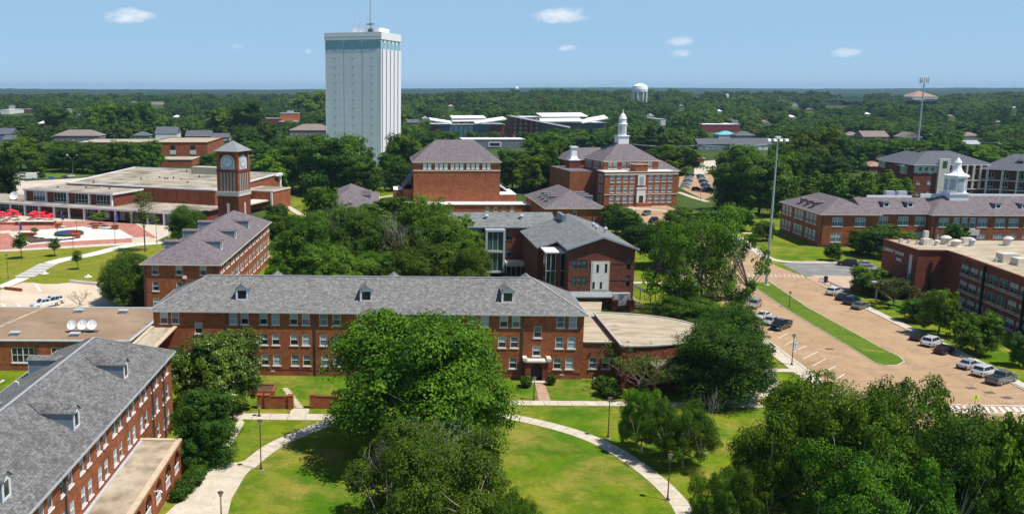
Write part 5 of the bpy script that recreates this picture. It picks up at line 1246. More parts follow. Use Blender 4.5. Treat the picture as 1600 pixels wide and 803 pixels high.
bgd('house', 'blue-grey house right of the turquoise shelter', 1150, 1180, 218, 211, depth=14, m=BLUEG, roof='hip', rise=3.4, rm=SHING_N)
bgd('house', 'long dark-roofed row house below the turquoise shelter', 1090, 1140, 234, 224, depth=14, m=BLUEG, roof='gable', rise=3.5, rm=SHING_N)
bgd('house', 'long grey-roofed row house with white wall left of the floodlight head', 1140, 1206, 234, 225, depth=14, m=WHITE, roof='gable', rise=4.2, rm=SHING_N)
bgd('house', 'pinkish small roof peeking through trees below the floodlight', 1286, 1304, 251, 246, depth=8, m=CREAM, roof='hip', rise=1.8, rm=REDROOF, wins=0)
bgd('house', 'grey-roofed house with white eaves, left of the tall mast', 1322, 1346, 216, 211, depth=14, m=SHING_B, roof='hip', rise=3.2, rm=SHING_B)
bgd('house', 'larger brown-roofed house with a gable, left of the tall mast', 1348, 1388, 222, 213, depth=16, m=mat('tan_brick', (.25, .15, .10), (.30, .19, .13), 1, .9), roof='gable', rise=4.5, rm=SHING_B)
bgd('house', 'brown-roofed house at the foot of the tall mast', 1412, 1440, 222, 214, depth=16, m=BLUEG, roof='gable', rise=4, rm=SHING_B)
bgd('house', 'white-roofed cottage right of the tall mast', 1508, 1532, 230, 225, depth=12, m=WHITE, roof='gable', rise=2.6, rm=mat('pale_shingle', (.34, .37, .42), (.4, .43, .48), 1, .8))
bgd('house', 'brown-roofed cottage far right among the trees', 1506, 1530, 216, 212, depth=12, m=CREAM, roof='hip', rise=3, rm=SHING_B)
bgd('warehouse', 'white-edged warehouse roof behind the right apartment block', 1570, 1640, 232, 228.5, depth=30, m=CREAM, roof='flat', rm=WROOF, wins=0, tp=2)
bgd('house', 'pink-roofed low garage left of the apartment building', 1358, 1384, 268, 259, depth=12, m=BRICK_B, roof='hip', rise=2.2, rm=REDROOF, wins=0)
bgd('house', 'low tan roof among young trees left of the long classroom building', 1262, 1290, 282, 277, depth=12, m=BRICK_B, roof='hip', rise=1.8, rm=SHING_B, wins=0)
bgd('shop_building', 'tan shed with white awning at the end of the pale drive', 1086, 1100, 254, 248.5, depth=10, m=BRICK_B, roof='flat', rm=WROOF, wins=0)
# far town roofs
for i, (a_, b_, yb, ye, lab, rm_, m_) in enumerate([
    (1236, 1246, 173, 164, 'tiny dark-roofed building far off at right', SHING_B, CREAM), (1290, 1316, 171, 165.5, 'far row of pale shop roofs', WROOF, CREAM), (1316, 1345, 167, 162.3, 'far long white roof behind the pale shops', WROOF, BLUEG),
    (38, 52, 181, 178, 'far orange-brown roof at left', REDROOF, BRICK_B), (0, 15, 182, 178, 'far white roofs at the left edge', WROOF, WHITE), (14, 24, 176, 170, 'tiny far white building at left', WROOF, WHITE), (103, 112, 181, 178, 'far pale roof among the left trees', WROOF, CREAM),
    (206, 213, 171, 161, 'far buff gable between left trees', TAN2, CREAM), (236, 256, 171, 166.5, 'far pink roof above the white house', REDROOF, CREAM), (1412, 1430, 165, 162, 'far white low roof left of the pink-roofed hall', WROOF, CREAM),
    (1084, 1090, 158, 155, 'tiny far pinkish roof in the woods', REDROOF, CREAM), (1143, 1153, 199, 196, 'small pale roof right of the red warehouse', TAN2, CREAM), (1032, 1040, 197, 194, 'far white roof among dark trees right of the cupola', WROOF, WHITE)]):
    bgd('far_building', lab, a_, b_, yb, ye, depth=70, minh=7, m=m_ if m_ is not BLUEG else CREAM, roof='flat', rm=rm_, wins=0, tp=1)
bgd('far_building', 'pink hipped-roof hall rising from the far woods near the mast', 1424, 1464, 170, 158, depth=60, minh=18, m=CREAM, roof='hip', rise=14, rm=REDROOF, wins=0, tp=6)

for i, (px, yb, w_, c_, lab) in enumerate([(60, 196, 12, 0, 'small pale house peeking between the left trees above the brown-roofed house'), (118, 186, 9, 1, 'far brick house in the left woods'), (270, 187, 11, 0, 'pale house in the woods above the white house'), (322, 190, 10, 2, 'grey house in the woods above the dark-roofed houses'), (400, 178, 12, 1, 'brick house in the woods left of the red church hall'),
        (660, 190, 10, 0, 'white gabled house at the edge of the woods right of the white tower'), (700, 176, 9, 2, 'grey roof in the woods above the blue glass hall'), (1012, 188, 10, 0, 'white house in the trees right of the cupola'), (1060, 176, 8, 1, 'brick house in the woods above the red warehouse'), (1190, 196, 12, 2, 'grey house at the wood edge right of the red warehouse'),
        (1232, 188, 10, 0, 'pale house in the woods above the floodlight head'), (1262, 178, 9, 1, 'brick house far in the right woods'), (1350, 184, 10, 0, 'white house in the woods left of the tall mast'), (1480, 190, 11, 2, 'grey house in the woods right of the tall mast'), (1552, 198, 12, 1, 'brick house in the woods near the right edge'), (1580, 180, 9, 0, 'pale house high in the woods at the right edge'), (1120, 181, 8, 0, 'white shed in the woods above the warehouse roof')]):
    bgd('house', lab, px, px + w_, yb, yb - 3.4, depth=12, m=(WHITE, BRICK_B, LGREY)[c_], roof='gable' if i % 2 else 'hip', rise=3, rm=(WROOF, SHING_B, TAN2)[c_], wins=0, tp=3)
# ---- water towers
def at_far(px, y, z):
    v0_ = None
    # position at distance y and height z
    zc = y * cP + (CH - z) * sP; return Vector(((px - PX) / F * zc, y, z))
wt = at_far(997.5, 1500, 0); s_ = ppm((wt.x, 1500, 40))
t = thing('water_tower', 'white many-legged water tower rising from the woods at centre right', 'water tower', (wt.x, 1500, 0))
top = zat(130, 1500); sh = zat(143, 1500)
MB().lathe([(10, sh - 2.5), (12.5, sh), (12.8, sh + 4), (11.5, sh + 9), (8, top - 2.2), (3, top - .4), (.3, top), (.2, top + 1)], 20).build('tank', FINW, t, smooth=False)
for k in range(9): MB().tube([(11.6 * math.cos(R(40 * k)), 11.6 * math.sin(R(40 * k)), 0), (12.2 * math.cos(R(40 * k)), 12.2 * math.sin(R(40 * k)), sh)], .7, 6).build('leg', FINW, t)
MB().tube([(0, 0, 0), (0, 0, sh)], 2.0, 8).build('riser', FINW, t)
wt = at_far(806.5, 3600, 0)
t = thing('water_tower', 'tiny far white ball water tower on the horizon', 'water tower', (wt.x, 3600, 0))
MB().lathe([(1.5, 20), (2, 42), (7, 46), (8.5, 51), (6.5, 56), (2, 58.5), (.1, 59)], 12).build('tank', FINW, t)
wt = at_far(1134, 1900, 0)
t = thing('water_tower', 'small white cylindrical tank above the right woods', 'water tower', (wt.x, 1900, 0))
MB().lathe([(3.2, 0), (3.2, 22), (3.4, zat(150.5, 1900)), (3.3, zat(147, 1900)), (1, zat(146.5, 1900))], 12).build('tank', FINW, t)

# ---- masts
def mast(name, label, x, y, h, r, heads, cat='floodlight pole'):
    t = thing(name, label, cat, (x, y, 0)); MB().tube([(0, 0, .2), (0, 0, h)], [r, r * .45], 8).build('pole', GALV, t)
    MB().lathe([(r * 2.2, 0), (r * 2.2, .35), (r, .36)], 10).build('base', CONC, t)
    if heads == 'flood':
        MB().box(-2.4, -.08, h - .1, 2.4, .08, h + .05).build('crossarm', GALV, t)
        for k in range(4):
            for s_ in (-1, 1):
                x0 = -2.3 + k * 1.3
                q = MB(); q.T = Matrix.Translation((x0 + .3, s_ * .3, h - .25)) @ Matrix.Rotation(R(25 * s_), 4, 'X'); q.box(-.32, -.12, -.3, .32, .12, .3); q.build('lamp_head', FINW, t)
        MB().box(-.5, -.4, h + .05, .5, .4, h + .6).build('lowering_ring', FINW, t)
    elif heads == 'cell':
        MB().box(-4, -.2, h - 1.2, 4, .2, h - .9).box(-.2, -3, h - 1.2, .2, 3, h - .9).box(-3, -.2, h - 5, 3, .2, h - 4.8).build('antenna_frame', GALV, t)
        for k in range(12): 
            a = R(30 * k); MB().box(3.3 * math.cos(a) - .3, 3 * math.sin(a) - .2, h - 3 + (k % 2) * .6, 3.3 * math.cos(a) + .3, 3 * math.sin(a) + .2, h + 1 + (k % 3) * .7).build('antenna_panel', LGREY, t)
    return t
p = at(1197, 446); mast('floodlight_mast', 'tall galvanised floodlight mast standing on the near end of the grass median', p.x, p.y, zat(217, p.y), .34, 'flood')
p = at(1434, 222); mast('cell_mast', 'very tall steel mast with antenna cluster against the sky at right', p.x, p.y, zat(125, p.y), .95, 'cell', 'antenna mast')
for px, yt, yb, D_y, lab in ((154, 138, 160, 2300, 'thin far radio mast on the left horizon'), (719, 129, 145, 4200, 'faint far radio mast right of the white tower'), (1413, 136, 145, 4200, 'faint far radio mast left of the antenna mast'), (1588, 135, 145, 4200, 'faint far radio mast at the right edge'), (1216, 148, 170, 1500, 'thin mast in the right woods'), (1307, 150, 170, 1400, 'second thin mast in the right woods')):
    q = at_far(px, D_y, 0); t = thing('radio_mast', lab, 'radio mast', (q.x, D_y, 0)); MB().tube([(0, 0, 0), (0, 0, zat(yt, D_y))], [.8 if D_y > 2000 else .4, .4], 5).build('lattice_mast', GALV, t)
# double-armed road lamps far left etc.
def road_lamp(px, py, top, label):
    p = at(px, py); h = zat(top, p.y); t = thing('road_lamp', label, 'street lamp', p)
    MB().tube([(0, 0, 0), (0, 0, h * .62)], [.2, .15], 6).build('pole', LGREY, t)
    for s_ in (-1, 1): MB().tube([(0, 0, h * .6), (s_ * 1.1, 0, h * .82), (s_ * 2.6, 0, h * .97)], .1, 5).build('arm', LGREY, t); MB().box(s_ * 2.6 - .4, -.2, h * .94, s_ * 2.6 + .6, .2, h).build('lamp_head', FINW, t)
road_lamp(114, 271, 241, 'double-armed white street lamp by the far road at left')
# utility poles with wires
def power(pts, top, label, m=DGREY):
    prev = None; objs = []
    for i, (px, py) in enumerate(pts):
        p = at(px, py); t = thing('utility_pole', label[0] % ['first', 'second', 'third', 'fourth', 'fifth'][i], 'utility pole', p)
        MB().tube([(0, 0, 0), (0, 0, top)], [.18, .12], 6).build('pole', BARK, t); MB().box(-1.3, -.08, top - .9, 1.3, .08, top - .75).build('crossarm', BARK, t)
        if prev is not None:
            for k, dx in enumerate((-1.2, 1.2)):
                a = prev + Vector((dx, 0, top - .75)); b = p + Vector((dx, 0, top - .75)); L_ = []
                for j in range(13):
                    f_ = j / 12; q = a.lerp(b, f_); q.z -= 3.2 * 4 * f_ * (1 - f_) * .35; L_.append(q)
                tag(MB().tube(L_, .055, 4).build('power_line', m), label[1] + (' %s of the span after its %s pole' % (('left wire', 'right wire')[k], ['first', 'second', 'third', 'fourth'][i - 1])), 'power line')
        prev = p
power([(985, 250), (1092, 252), (1200, 250)], 11, ('%s utility pole from the left in the line right of the administration building', 'sagging wire right of the administration building,'), LGREY)
power([(-10, 244), (130, 247), (240, 243)], 12, ('%s utility pole from the left behind the student centre', 'sagging wire behind the student centre,'))
power([(1320, 248), (1400, 246), (1500, 244), (1600, 243)], 11, ('%s utility pole from the left beyond the apartments', 'sagging wire beyond the apartments,'), LGREY)

# ---- campus lamps
def lamp(px, py, top, label, kind='lantern', banner=None):
    p = at(px, py); h = zat(top, p.y); t = thing('lamp_post', label, 'lamp post', p, 0, 'campus lamp posts')
    m_ = BROWNP if kind != 'black' else BLACK
    MB().lathe([(.3, 0), (.3, .15), (.14, .18), (.09, .6), (.07, 1.0), (.055, h - .6)], 8).build('post', m_, t)
    MB().lathe([(.35, -.02), (.35, .1), (.2, .101)], 10).build('footing', CONC, t)
    MB().lathe([(.07, h - .6), (.16, h - .55), (.27, h - .15), (.27, h - .12)], 8).build('lantern', mat('frosted_lamp_glass', (.55, .53, .48), None, rough=.4), t)
    MB().lathe([(.33, h - .12), (.34, h - .06), (.12, h + .05), (.02, h + .1)], 8).build('lamp_cap', m_, t)
    if banner: MB().box(.08, -.02, h - 2.6, .75, .02, h - 1.0).build('banner', banner, t); MB().box(.05, -.02, h - 1.0, .8, .02, h - .96).box(.05, -.02, h - 2.64, .8, .02, h - 2.6).build('banner_arm', m_, t)
    return t
BLUEB = mat('blue_banner', (.02, .06, .30), (.03, .08, .36), 1, .8)
BAN = None
for a in [(408, 733, 655, 'brown lamp post beside the curved path at lower left'), (346, 812, 767, 'lamp post on the wide pavement, cropped by the bottom edge'), (950, 683, 620, 'lamp post between the sidewalk and the curved path, centre right'),
          (1043, 781, 708, 'lamp post beside the curved path near the bottom edge'), (1188, 605, 573, 'lamp post beside the round path at the dark holly'), (1237, 570, 522, 'lamp post with a white banner beside the parking lot'),
          (1190, 532, 487, 'lamp post next to the white parked cars'), (834, 625, 588, 'lamp post left of the dormitory entrance walk'), (405, 650, 632, 'lamp post at the magnolia and the garden wall'),
          (180, 380, 348, 'lamp post at the lower edge of the red plaza'), (115, 398, 362, 'lamp post beside the plaza lawn path'), (13, 436, 397, 'lamp post on the plaza lawn at the left edge'),
          (31, 363, 346, 'lamp post with a blue banner at the left of the plaza'), (97, 349, 331, 'lamp post with a blue banner before the colonnade'), (182, 359, 331, 'lamp post with a blue banner right of the round planter'), (120, 362, 345, 'lamp post behind the round planter'),
          (91, 383, 355, 'lamp post between two plaza saplings'), (245, 380, 348, 'lamp post by the tall thin tree'), (1233, 480, 455, 'small sign post on the grass median'), (1286, 600, 600, None),
          (1188, 363, 330, 'lamp post in front of the long classroom building'), (1024, 470, 440, 'lamp post on the lawn right of the residence hall'), (1094, 316, 298, 'lamp post beside the administration car park')]:
    if a[3] is None: continue
    lamp(*a, banner=BLUEB if 'blue' in a[3] else mat('white_banner', (.7, .7, .72), (.6, .62, .68), 2, .8) if 'white banner' in a[3] else None)
p = at(1237, 570); h = zat(522, p.y)
MB().prism([(.24, -.03), (.34, -.03), (.34, -.021), (.24, -.021)], h - 1.9, h - 1.5).build('banner_emblem', BLUEB, bpy.data.objects[[o.name for o in bpy.data.objects if o.get('label', '') == 'lamp post with a white banner beside the parking lot'][0]])
# pedestrian sign
p = at(1522, 640); t = thing('crossing_sign', 'fluorescent yellow-green crossing sign on a thin post at the right', 'road sign', p, R(10))
hs_ = zat(615, p.y); MB().tube([(0, 0, 0), (0, 0, hs_)], .04, 6).build('post', BROWNP, t)
MB().rings([[(0, -.06, hs_ - .95), (.5, -.06, hs_ - .45), (0, -.06, hs_ + .05), (-.5, -.06, hs_ - .45)], [(0, -.02, hs_ - .95), (.5, -.02, hs_ - .45), (0, -.02, hs_ + .05), (-.5, -.02, hs_ - .45)]]).build('sign_face', YELLOWG, t)
MB().box(-.06, -.09, hs_ - .7, .06, -.065, hs_ - .4).box(-.1, -.09, hs_ - .38, .06, -.065, hs_ - .24).build('sign_symbol', BLACK, t)
# gate arm near the entry court
p = at(1290, 441); t = thing('parking_gate', 'dark parking gate with a long slanting arm beside the side street', 'barrier', p, R(-60))
MB().box(-.3, -.3, 0, .3, .3, 1.4).box(-.35, -.35, 1.4, .35, .35, 1.5).build('gate_post', BLACK, t)
b0, b1 = at(1281, 434, .9), at(1326, 455, .9)
t2 = thing('handrail', 'long dark handrail running down beside the brick entrance walk', 'railing', b0); MB().tube([(0, 0, 0), b1 - b0], .06, 5).tube([(.5, 0, .0), b1 - b0 + Vector((.5, 0, 0))], .06, 5).build('rail', BLACK, t2)
q = MB()
for k in range(6): c = (b1 - b0) * (k / 5); q.box(c.x - .04, c.y - .04, -.9, c.x + .04, c.y + .04, 0)
q.build('rail_posts', BLACK, t2)
w0_, w1_ = at(1328, 455), at(1378, 457); tag(MB().bar((0, 0, 0), w1_ - w0_, .4, 1.3).build('retaining_wall', BRICK, None, w0_), 'low brick retaining wall under the tree beside the lecture hall', 'wall')

# ---- plaza: round planter, benches, umbrellas
c = at(108, 366.5)
t = thing('flower_planter', 'round clipped hedge planter filled with red and blue flowers in the white plaza', 'planter', c)
MB().lathe([(4.3, 0), (4.4, .7), (4.1, .95), (3.6, .9), (3.4, .3)], 28).build('hedge_ring', mat('box_hedge', (.02, .05, .015), (.05, .10, .03), 4, .9, bump=.8), t)
q = MB(); q.mi = 0
for k in range(260):
    a, r_ = rnd.uniform(0, 6.283), 3.3 * math.sqrt(rnd.random()); x, y = r_ * math.cos(a), r_ * math.sin(a); q.mi = 0 if x < -.2 else 1; z = .45 + rnd.uniform(0, .25)
    q.box(x - .13, y - .13, z, x + .13, y + .13, z + .2)
q.build('flowers', [mat('blue_flowers', (.04, .10, .45), None, rough=.8), mat('red_flowers', (.45, .02, .05), None, rough=.8)], t)['kind'] = 'stuff'
def bench(px0, py0, px1, py1, bend, label, brick_end):
    a, b = at(px0, py0), at(px1, py1); m_ = (a + b) / 2 + Vector((0, bend, 0)); t = thing('plaza_bench', label, 'bench', m_)
    L_ = smoothline([a - m_, Vector((0, 0, 0)), b - m_], 5); q = MB()
    for u_, v_ in zip(L_, L_[1:]): q.bar((u_.x, u_.y, .42), (v_.x, v_.y, .42), 1.0, .12)
    q.build('seat', FINW, t); q = MB()
    for u_, v_ in zip(L_, L_[1:]): q.bar((u_.x, u_.y, 0), (v_.x, v_.y, 0), .7, .42)
    q.build('bench_wall', BRICK, t)
    for e in brick_end: p_ = (L_[0], L_[-1])[e]; MB().box(p_.x - .9, p_.y - .9, 0, p_.x + .9, p_.y + .9, 1.3).box(p_.x - 1, p_.y - 1, 1.3, p_.x + 1, p_.y + 1, 1.45).build('end_pier', BRICK, t)
bench(49, 369, 68, 372.5, -.6, 'short white curved bench on the mulch left of the round planter', ())
bench(80, 374, 120, 372, -2.2, 'long white curved bench with a brick end pier in front of the round planter', (1,))
bench(150, 357, 180, 358, 0, 'straight bench wall with brick piers right of the round planter', (0, 1))
bench(92, 355, 101, 356, 0, 'small brick pier bench behind the round planter', (0,))
p = at(37, 370); t = thing('planter_wall', 'low brick planter wall at the left end of the mulch bed', 'wall', p); MB().box(-1, -1, 0, 3.6, 1, 1.2).build('wall_body', BRICK, t); MB().box(-1.1, -1.1, 1.2, 3.7, 1.1, 1.3).build('wall_cap', BRICK_D, t)
p = at(24, 352); t = thing('terrace_wall', 'low brick terrace wall with flared ends in front of the red umbrellas', 'wall', p); MB().box(0, 0, 0, 12.5, 3.0, 1.25).build('wall_body', BRICK_D, t); MB().box(-.1, -.1, 1.25, 12.6, 3.1, 1.35).build('wall_cap', CREAM, t)
p = at(0, 351); tag(MB().box(-9, 0, 0, 5.0, .8, .7).build('terrace_wall', BRICK, None, p), 'low brick terrace edge at the left border before the red umbrellas', 'wall')
up = [(3, 341), (14, 343), (24, 339), (28, 344), (8, 346), (50, 343), (58, 347), (64, 342), (70, 346), (76, 348), (80, 344), (54, 340), (-3, 345), (18, 337), (72, 339)]
U0 = None
for i, (px, py) in enumerate(up):
    p = at(px, py)
    if U0 is None:
        U0 = thing('patio_umbrella', 'red patio umbrella over a round table in front of the student centre', 'umbrella', p, 0, 'red patio umbrellas on the terrace')
        MB().tube([(0, 0, 0), (0, 0, 2.6)], .05, 6).build('pole', LGREY, U0)
        q = MB(); q.closed = False; r8 = [(1.5 * math.cos(R(45 * k)), 1.5 * math.sin(R(45 * k)), 2.05) for k in range(8)]
        for k in range(8): q.face([r8[k], r8[(k + 1) % 8], (0, 0, 2.65)]); a_, b_ = r8[k], r8[(k + 1) % 8]; q.face([a_, b_, (b_[0], b_[1], 1.85), (a_[0], a_[1], 1.85)])
        q.build('canopy', RED, U0); MB().lathe([(.6, .70), (.6, .75), (.05, .76)], 12).build('table_top', RED, U0); MB().lathe([(.35, 0), (.35, .06), (.05, .1), (.05, .7)], 8).build('table_base', BLACK, U0)
        for k in range(4):
            a_ = R(45 + 90 * k); x_, y_ = .95 * math.cos(a_), .95 * math.sin(a_); MB().box(x_ - .2, y_ - .2, .42, x_ + .2, y_ + .2, .47).box(x_ - .03, y_ - .03, 0, x_ + .03, y_ + .03, .42).build('stool', RED, U0)
        UT = treeof(U0)
    else: dup(U0, UT, p, rnd.uniform(0, 1), None)
for i, (px, py) in enumerate([(970, 441), (974, 444), (978, 447), (983, 450), (975, 452), (985, 455)]):   # picnic sets right of the residence hall
    p = at(px + 12, py + 26)
    t = thing('picnic_table', 'pale picnic table beside the residence hall lawn, right of the brick planters', 'table', p, rnd.uniform(-.4, .4), 'pale picnic tables beside the residence hall')
    MB().box(-.9, -.4, .7, .9, .4, .78).build('table_top', STONE, t); MB().box(-.9, -.95, .42, .9, -.65, .48).box(-.9, .65, .42, .9, .95, .48).build('seat', STONE, t); MB().box(-.6, -.9, .3, -.5, .9, .41).box(.5, -.9, .3, .6, .9, .41).box(-.55, -.1, 0, -.5, .1, .7).box(.5, -.1, 0, .55, .1, .7).build('frame', BLACK, t)
# flags of white cover things (irrigation covers / bollard lights on the lawn)
for px, py, lab in ((70, 427, 'left of two white round lawn light covers'), (138, 432, 'right of two white round lawn light covers')):
    p = at(px, py); t = thing('lawn_light', lab, 'lawn light', p); MB().lathe([(.4, 0), (.4, .3), (.25, .5), (.02, .55)], 10).build('dome', FINW, t); MB().lathe([(1.0, .03), (1.0, .05), (.1, .06)], 12).build('concrete_ring', CONC_W, t)

# ---- vehicles
CARS = {}
def car_mesh(kind):
    """parts of one vehicle, nose towards +x, centre at origin"""
    P = {}
    if kind == 'sedan': Lg, Wd, belt, H, cab = 4.7, 1.82, .88, 1.43, ((-1.75, -1.0), (.25, 1.15))
    elif kind == 'suv': Lg, Wd, belt, H, cab = 4.8, 1.92, 1.05, 1.75, ((-2.15, -1.85), (.35, 1.2))
    else: Lg, Wd, belt, H, cab = 5.8, 2.0, 1.15, 1.88, ((-.75, -.55), (.85, 1.6))
    h = Lg / 2; w2 = Wd / 2
    b = MB()
    hood = belt - .12 if kind != 'pickup' else belt - .03
    prof = [(-h, .45, .92), (-h, belt - .22, .92), (-h + .12, belt - .04, .96), (-h + .5, belt, 1.0), (cab[0][0], belt, 1.0), (cab[1][1], belt - .02, 1.0), (h - .45, hood, .95), (h - .08, hood - .16, .88), (h, .5, .86)]
    rs = []
    for x, z, k in prof:
        zb_ = .28 if abs(x) < h - .1 else .36
        y_ = w2 * k; rs.append([(x, -y_ * .96, zb_), (x, -y_, zb_ + .18), (x, -y_, max(z - .12, zb_ + .2)), (x, -y_ * .93, z), (x, y_ * .93, z), (x, y_, max(z - .12, zb_ + .2)), (x, y_, zb_ + .18), (x, y_ * .96, zb_)])
    b.rings(rs)
    (r0, r1), (f1, f0) = cab
    tw = w2 * .76; bw_ = w2 * .93
    cabr = [[(r0, -bw_, belt - .01), (f0, -bw_, belt - .01), (f0, bw_, belt - .01), (r0, bw_, belt - .01)], [(r1, -tw, H - .05), (f1, -tw, H - .05), (f1, tw, H - .05), (r1, tw, H - .05)], [(r1 + .08, -tw + .1, H), (f1 - .1, -tw + .1, H), (f1 - .1, tw - .1, H), (r1 + .08, tw - .1, H)]]
    b.rings(cabr)
    P['body'] = (b, 'PAINT')
    if kind == 'pickup':
        q = MB(); q.box(-h + .18, -w2 * .82, belt + .004, -.85, w2 * .82, belt + .012); P['bed'] = (q, BLACK)
        q = MB(); q.box(-h + .05, -w2 * .96, belt - .05, -.8, -w2 * .86, belt + .1).box(-h + .05, w2 * .86, belt - .05, -.8, w2 * .96, belt + .1).box(-h + .02, -w2 * .9, belt - .05, -h + .12, w2 * .9, belt + .1); P['bed_rail'] = (q, 'PAINT')
    def lerp(a, b_, t): return tuple(a[i] + (b_[i] - a[i]) * t for i in range(3))
    def pane(c0, c1, c2, c3, n_, e=.018):
        q = MB(); q.closed = False; q.face([tuple(Vector(c) + Vector(n_) * e) for c in (c0, c1, c2, c3)]); return q
    A = cabr[0]; B = cabr[1]
    def quad(i, j, s0, s1, t0, t1):
        lo = lambda s: lerp(A[i], A[j], s); hi = lambda s: lerp(B[i], B[j], s)
        return [lerp(lo(s0), hi(s0), t0), lerp(lo(s1), hi(s1), t0), lerp(lo(s1), hi(s1), t1), lerp(lo(s0), hi(s0), t1)]
    P['windshield'] = (pane(*quad(1, 2, .05, .95, .12, .92), (.6, 0, .8)), G_CAR)
    P['rear_window'] = (pane(*quad(3, 0, .07, .93, .2, .9), (-.8, 0, .5)), G_CAR)
    segs = ((.10, .50), (.54, .90)) if kind != 'suv' else ((.06, .26), (.29, .58), (.61, .92))
    q = MB(); q.closed = False; q2 = MB(); q2.closed = False
    for s0_, s1_ in segs:
        q.face([tuple(Vector(c) + Vector((0, -.018, .004))) for c in quad(0, 1, s0_, s1_, .12, .88)]); q2.face([tuple(Vector(c) + Vector((0, .018, .004))) for c in quad(2, 3, 1 - s1_, 1 - s0_, .12, .88)])
    P['side_window'] = (q, G_CAR); P['side_window.001'] = (q2, G_CAR)
    for k, s_ in enumerate((-1, 1)):
        q = MB(); q.box(h - .16, s_ * w2 * .72 - .2, .58, h - .0 + .02, s_ * w2 * .72 + .14, .76); P['headlight.%03d' % k] = (q, HEADL)
        q = MB(); q.box(-h - .02, s_ * w2 * .74 - .16, belt - .42, -h + .1, s_ * w2 * .74 + .14, belt - .16); P['taillight.%03d' % k] = (q, TAILL)
    q = MB(); q.box(h - .02, -.5, .5, h + .015, .5, .66); P['grille'] = (q, BLACK)
    q = MB(); q.box(h - .02, -w2 * .85, .3, h + .03, w2 * .85, .44); P['bumper.000'] = (q, BLACK)
    q = MB(); q.box(-h - .03, -w2 * .85, .3, -h + .02, w2 * .85, .44); P['bumper.001'] = (q, BLACK)
    for k, s_ in enumerate((-1, 1)): q = MB(); q.box(cab[1][1] - .35, s_ * (w2 + .045) - .1, belt - .02, cab[1][1] - .15, s_ * (w2 + .045) + .1, belt + .12); P['wing_mirror.%03d' % k] = (q, 'PAINT')
    wr = .33 if kind == 'sedan' else .39
    for k, (x, s_) in enumerate(((-h + .95, -1), (-h + .95, 1), (h - .92, -1), (h - .92, 1))):
        q = MB(); yc = s_ * (w2 - .11)
        def ringp(r_, y_): return [(x + r_ * math.cos(2 * math.pi * t / 14), y_, wr + r_ * math.sin(2 * math.pi * t / 14)) for t in range(14)]
        q.rings([ringp(wr * .9, yc - .12), ringp(wr, yc - .09), ringp(wr, yc + .09), ringp(wr * .9, yc + .125)])
        q2 = MB(); q2.rings([ringp(wr * .6, yc + s_ * .10), ringp(wr * .55, yc + s_ * .14)])
        P['wheel.%03d' % k] = (q, TYRE); P['rim.%03d' % k] = (q2, RIM)
    return P
PAINTS = dict(white=(.78, .78, .77), silver=(.45, .46, .47), grey=(.16, .165, .17), black=(.012, .012, .015), navy=(.02, .035, .07), maroon=(.03, .007, .011), tan=(.36, .32, .26), blue=(.05, .12, .25))
def car(kind, colr, pf, pr, label, group='cars parked around the campus'):
    """pf / pr: pixels on the ground under nose and tail"""
    a, b = at(*pf), at(*pr); d = a - b; ang = math.atan2(d.y, d.x); c = (a + b) / 2
    key = (kind, colr)
    if key not in CARS:
        if kind not in CARS:
            PP = car_mesh(kind); CARS[kind] = {k: (v[0].mesh('car_' + k.split('.')[0], v[1] if v[1] != 'PAINT' else paint('car_paint_white', PAINTS['white'])), v[1] == 'PAINT') for k, v in PP.items()}
        CARS[key] = {}
        for k, (me, ispaint) in CARS[kind].items():
            if ispaint and colr != 'white': me = me.copy(); me.materials[0] = paint('car_paint_' + colr, PAINTS[colr], .35 if colr != 'white' else .1)
            CARS[key][k] = me
    t = thing('parked_pickup' if kind == 'pickup' else 'parked_car', label, 'pickup' if kind == 'pickup' else 'car', (c.x, c.y, .05), ang, group)
    wh = {}
    for k, me in CARS[key].items():
        nm = k.split('.')[0]
        if nm == 'rim': put(me, 'rim', wh[k.split('.')[1]])
        else:
            o = put(me, nm, t)
            if nm == 'wheel': wh[k.split('.')[1]] = o
    return t
LG = 'cars parked in the tan parking lot'
car('pickup', 'black', (1204, 519), (1235, 507), 'black pickup with chrome front at the right end of the left row', LG)
car('sedan', 'silver', (1190, 511), (1216, 500), 'silver sedan next to the black pickup', LG)
car('sedan', 'white', (1178, 503), (1205, 492), 'white sedan left of the silver sedan', LG)
car('suv', 'tan', (1166, 488), (1190, 472), 'tan sports utility car half hidden under the open oak', LG)
car('suv', 'grey', (1150, 478), (1172, 465), 'dark grey car in the shade under the open oak', LG)
car('suv', 'white', (1315, 456), (1292, 463), 'small white sports utility car, leftmost in the right row', LG)
car('sedan', 'black', (1330, 464), (1306, 471), 'black sedan beside the small white utility car', LG)
car('suv', 'navy', (1343, 470), (1318, 478), 'dark navy car third in the right row', LG)
car('sedan', 'grey', (1357, 478), (1331, 485), 'charcoal car at the near end of the first right row', LG)
car('sedan', 'black', (1447, 524), (1424, 535), 'black car in tree shade beside a big white utility car', LG)
car('suv', 'white', (1471, 534), (1440, 544), 'big white utility car between a black and a maroon car', LG)
car('sedan', 'maroon', (1489, 545), (1461, 556), 'dark maroon sedan right of the big white utility car', LG)
car('sedan', 'silver', (1529, 570), (1499, 578), 'silver sedan left of the long white utility car', LG)
car('suv', 'white', (1556, 581), (1521, 590), 'long white utility car next to the grey pickup', LG)
car('pickup', 'grey', (1582, 592), (1546, 602), 'grey pickup nearest the crosswalk', LG)
car('sedan', 'silver', (1175, 386), (1156, 394), 'silver car at the bend under the classroom building lawn', LG)
car('suv', 'white', (1160, 378), (1148, 386), 'white car behind the silver car at the bend', LG)
car('sedan', 'white', (1138, 372), (1126, 378), 'white car glimpsed behind the open oak crown', LG)
car('suv', 'maroon', (1312, 414), (1336, 416), 'maroon utility car parked along the side street', LG)
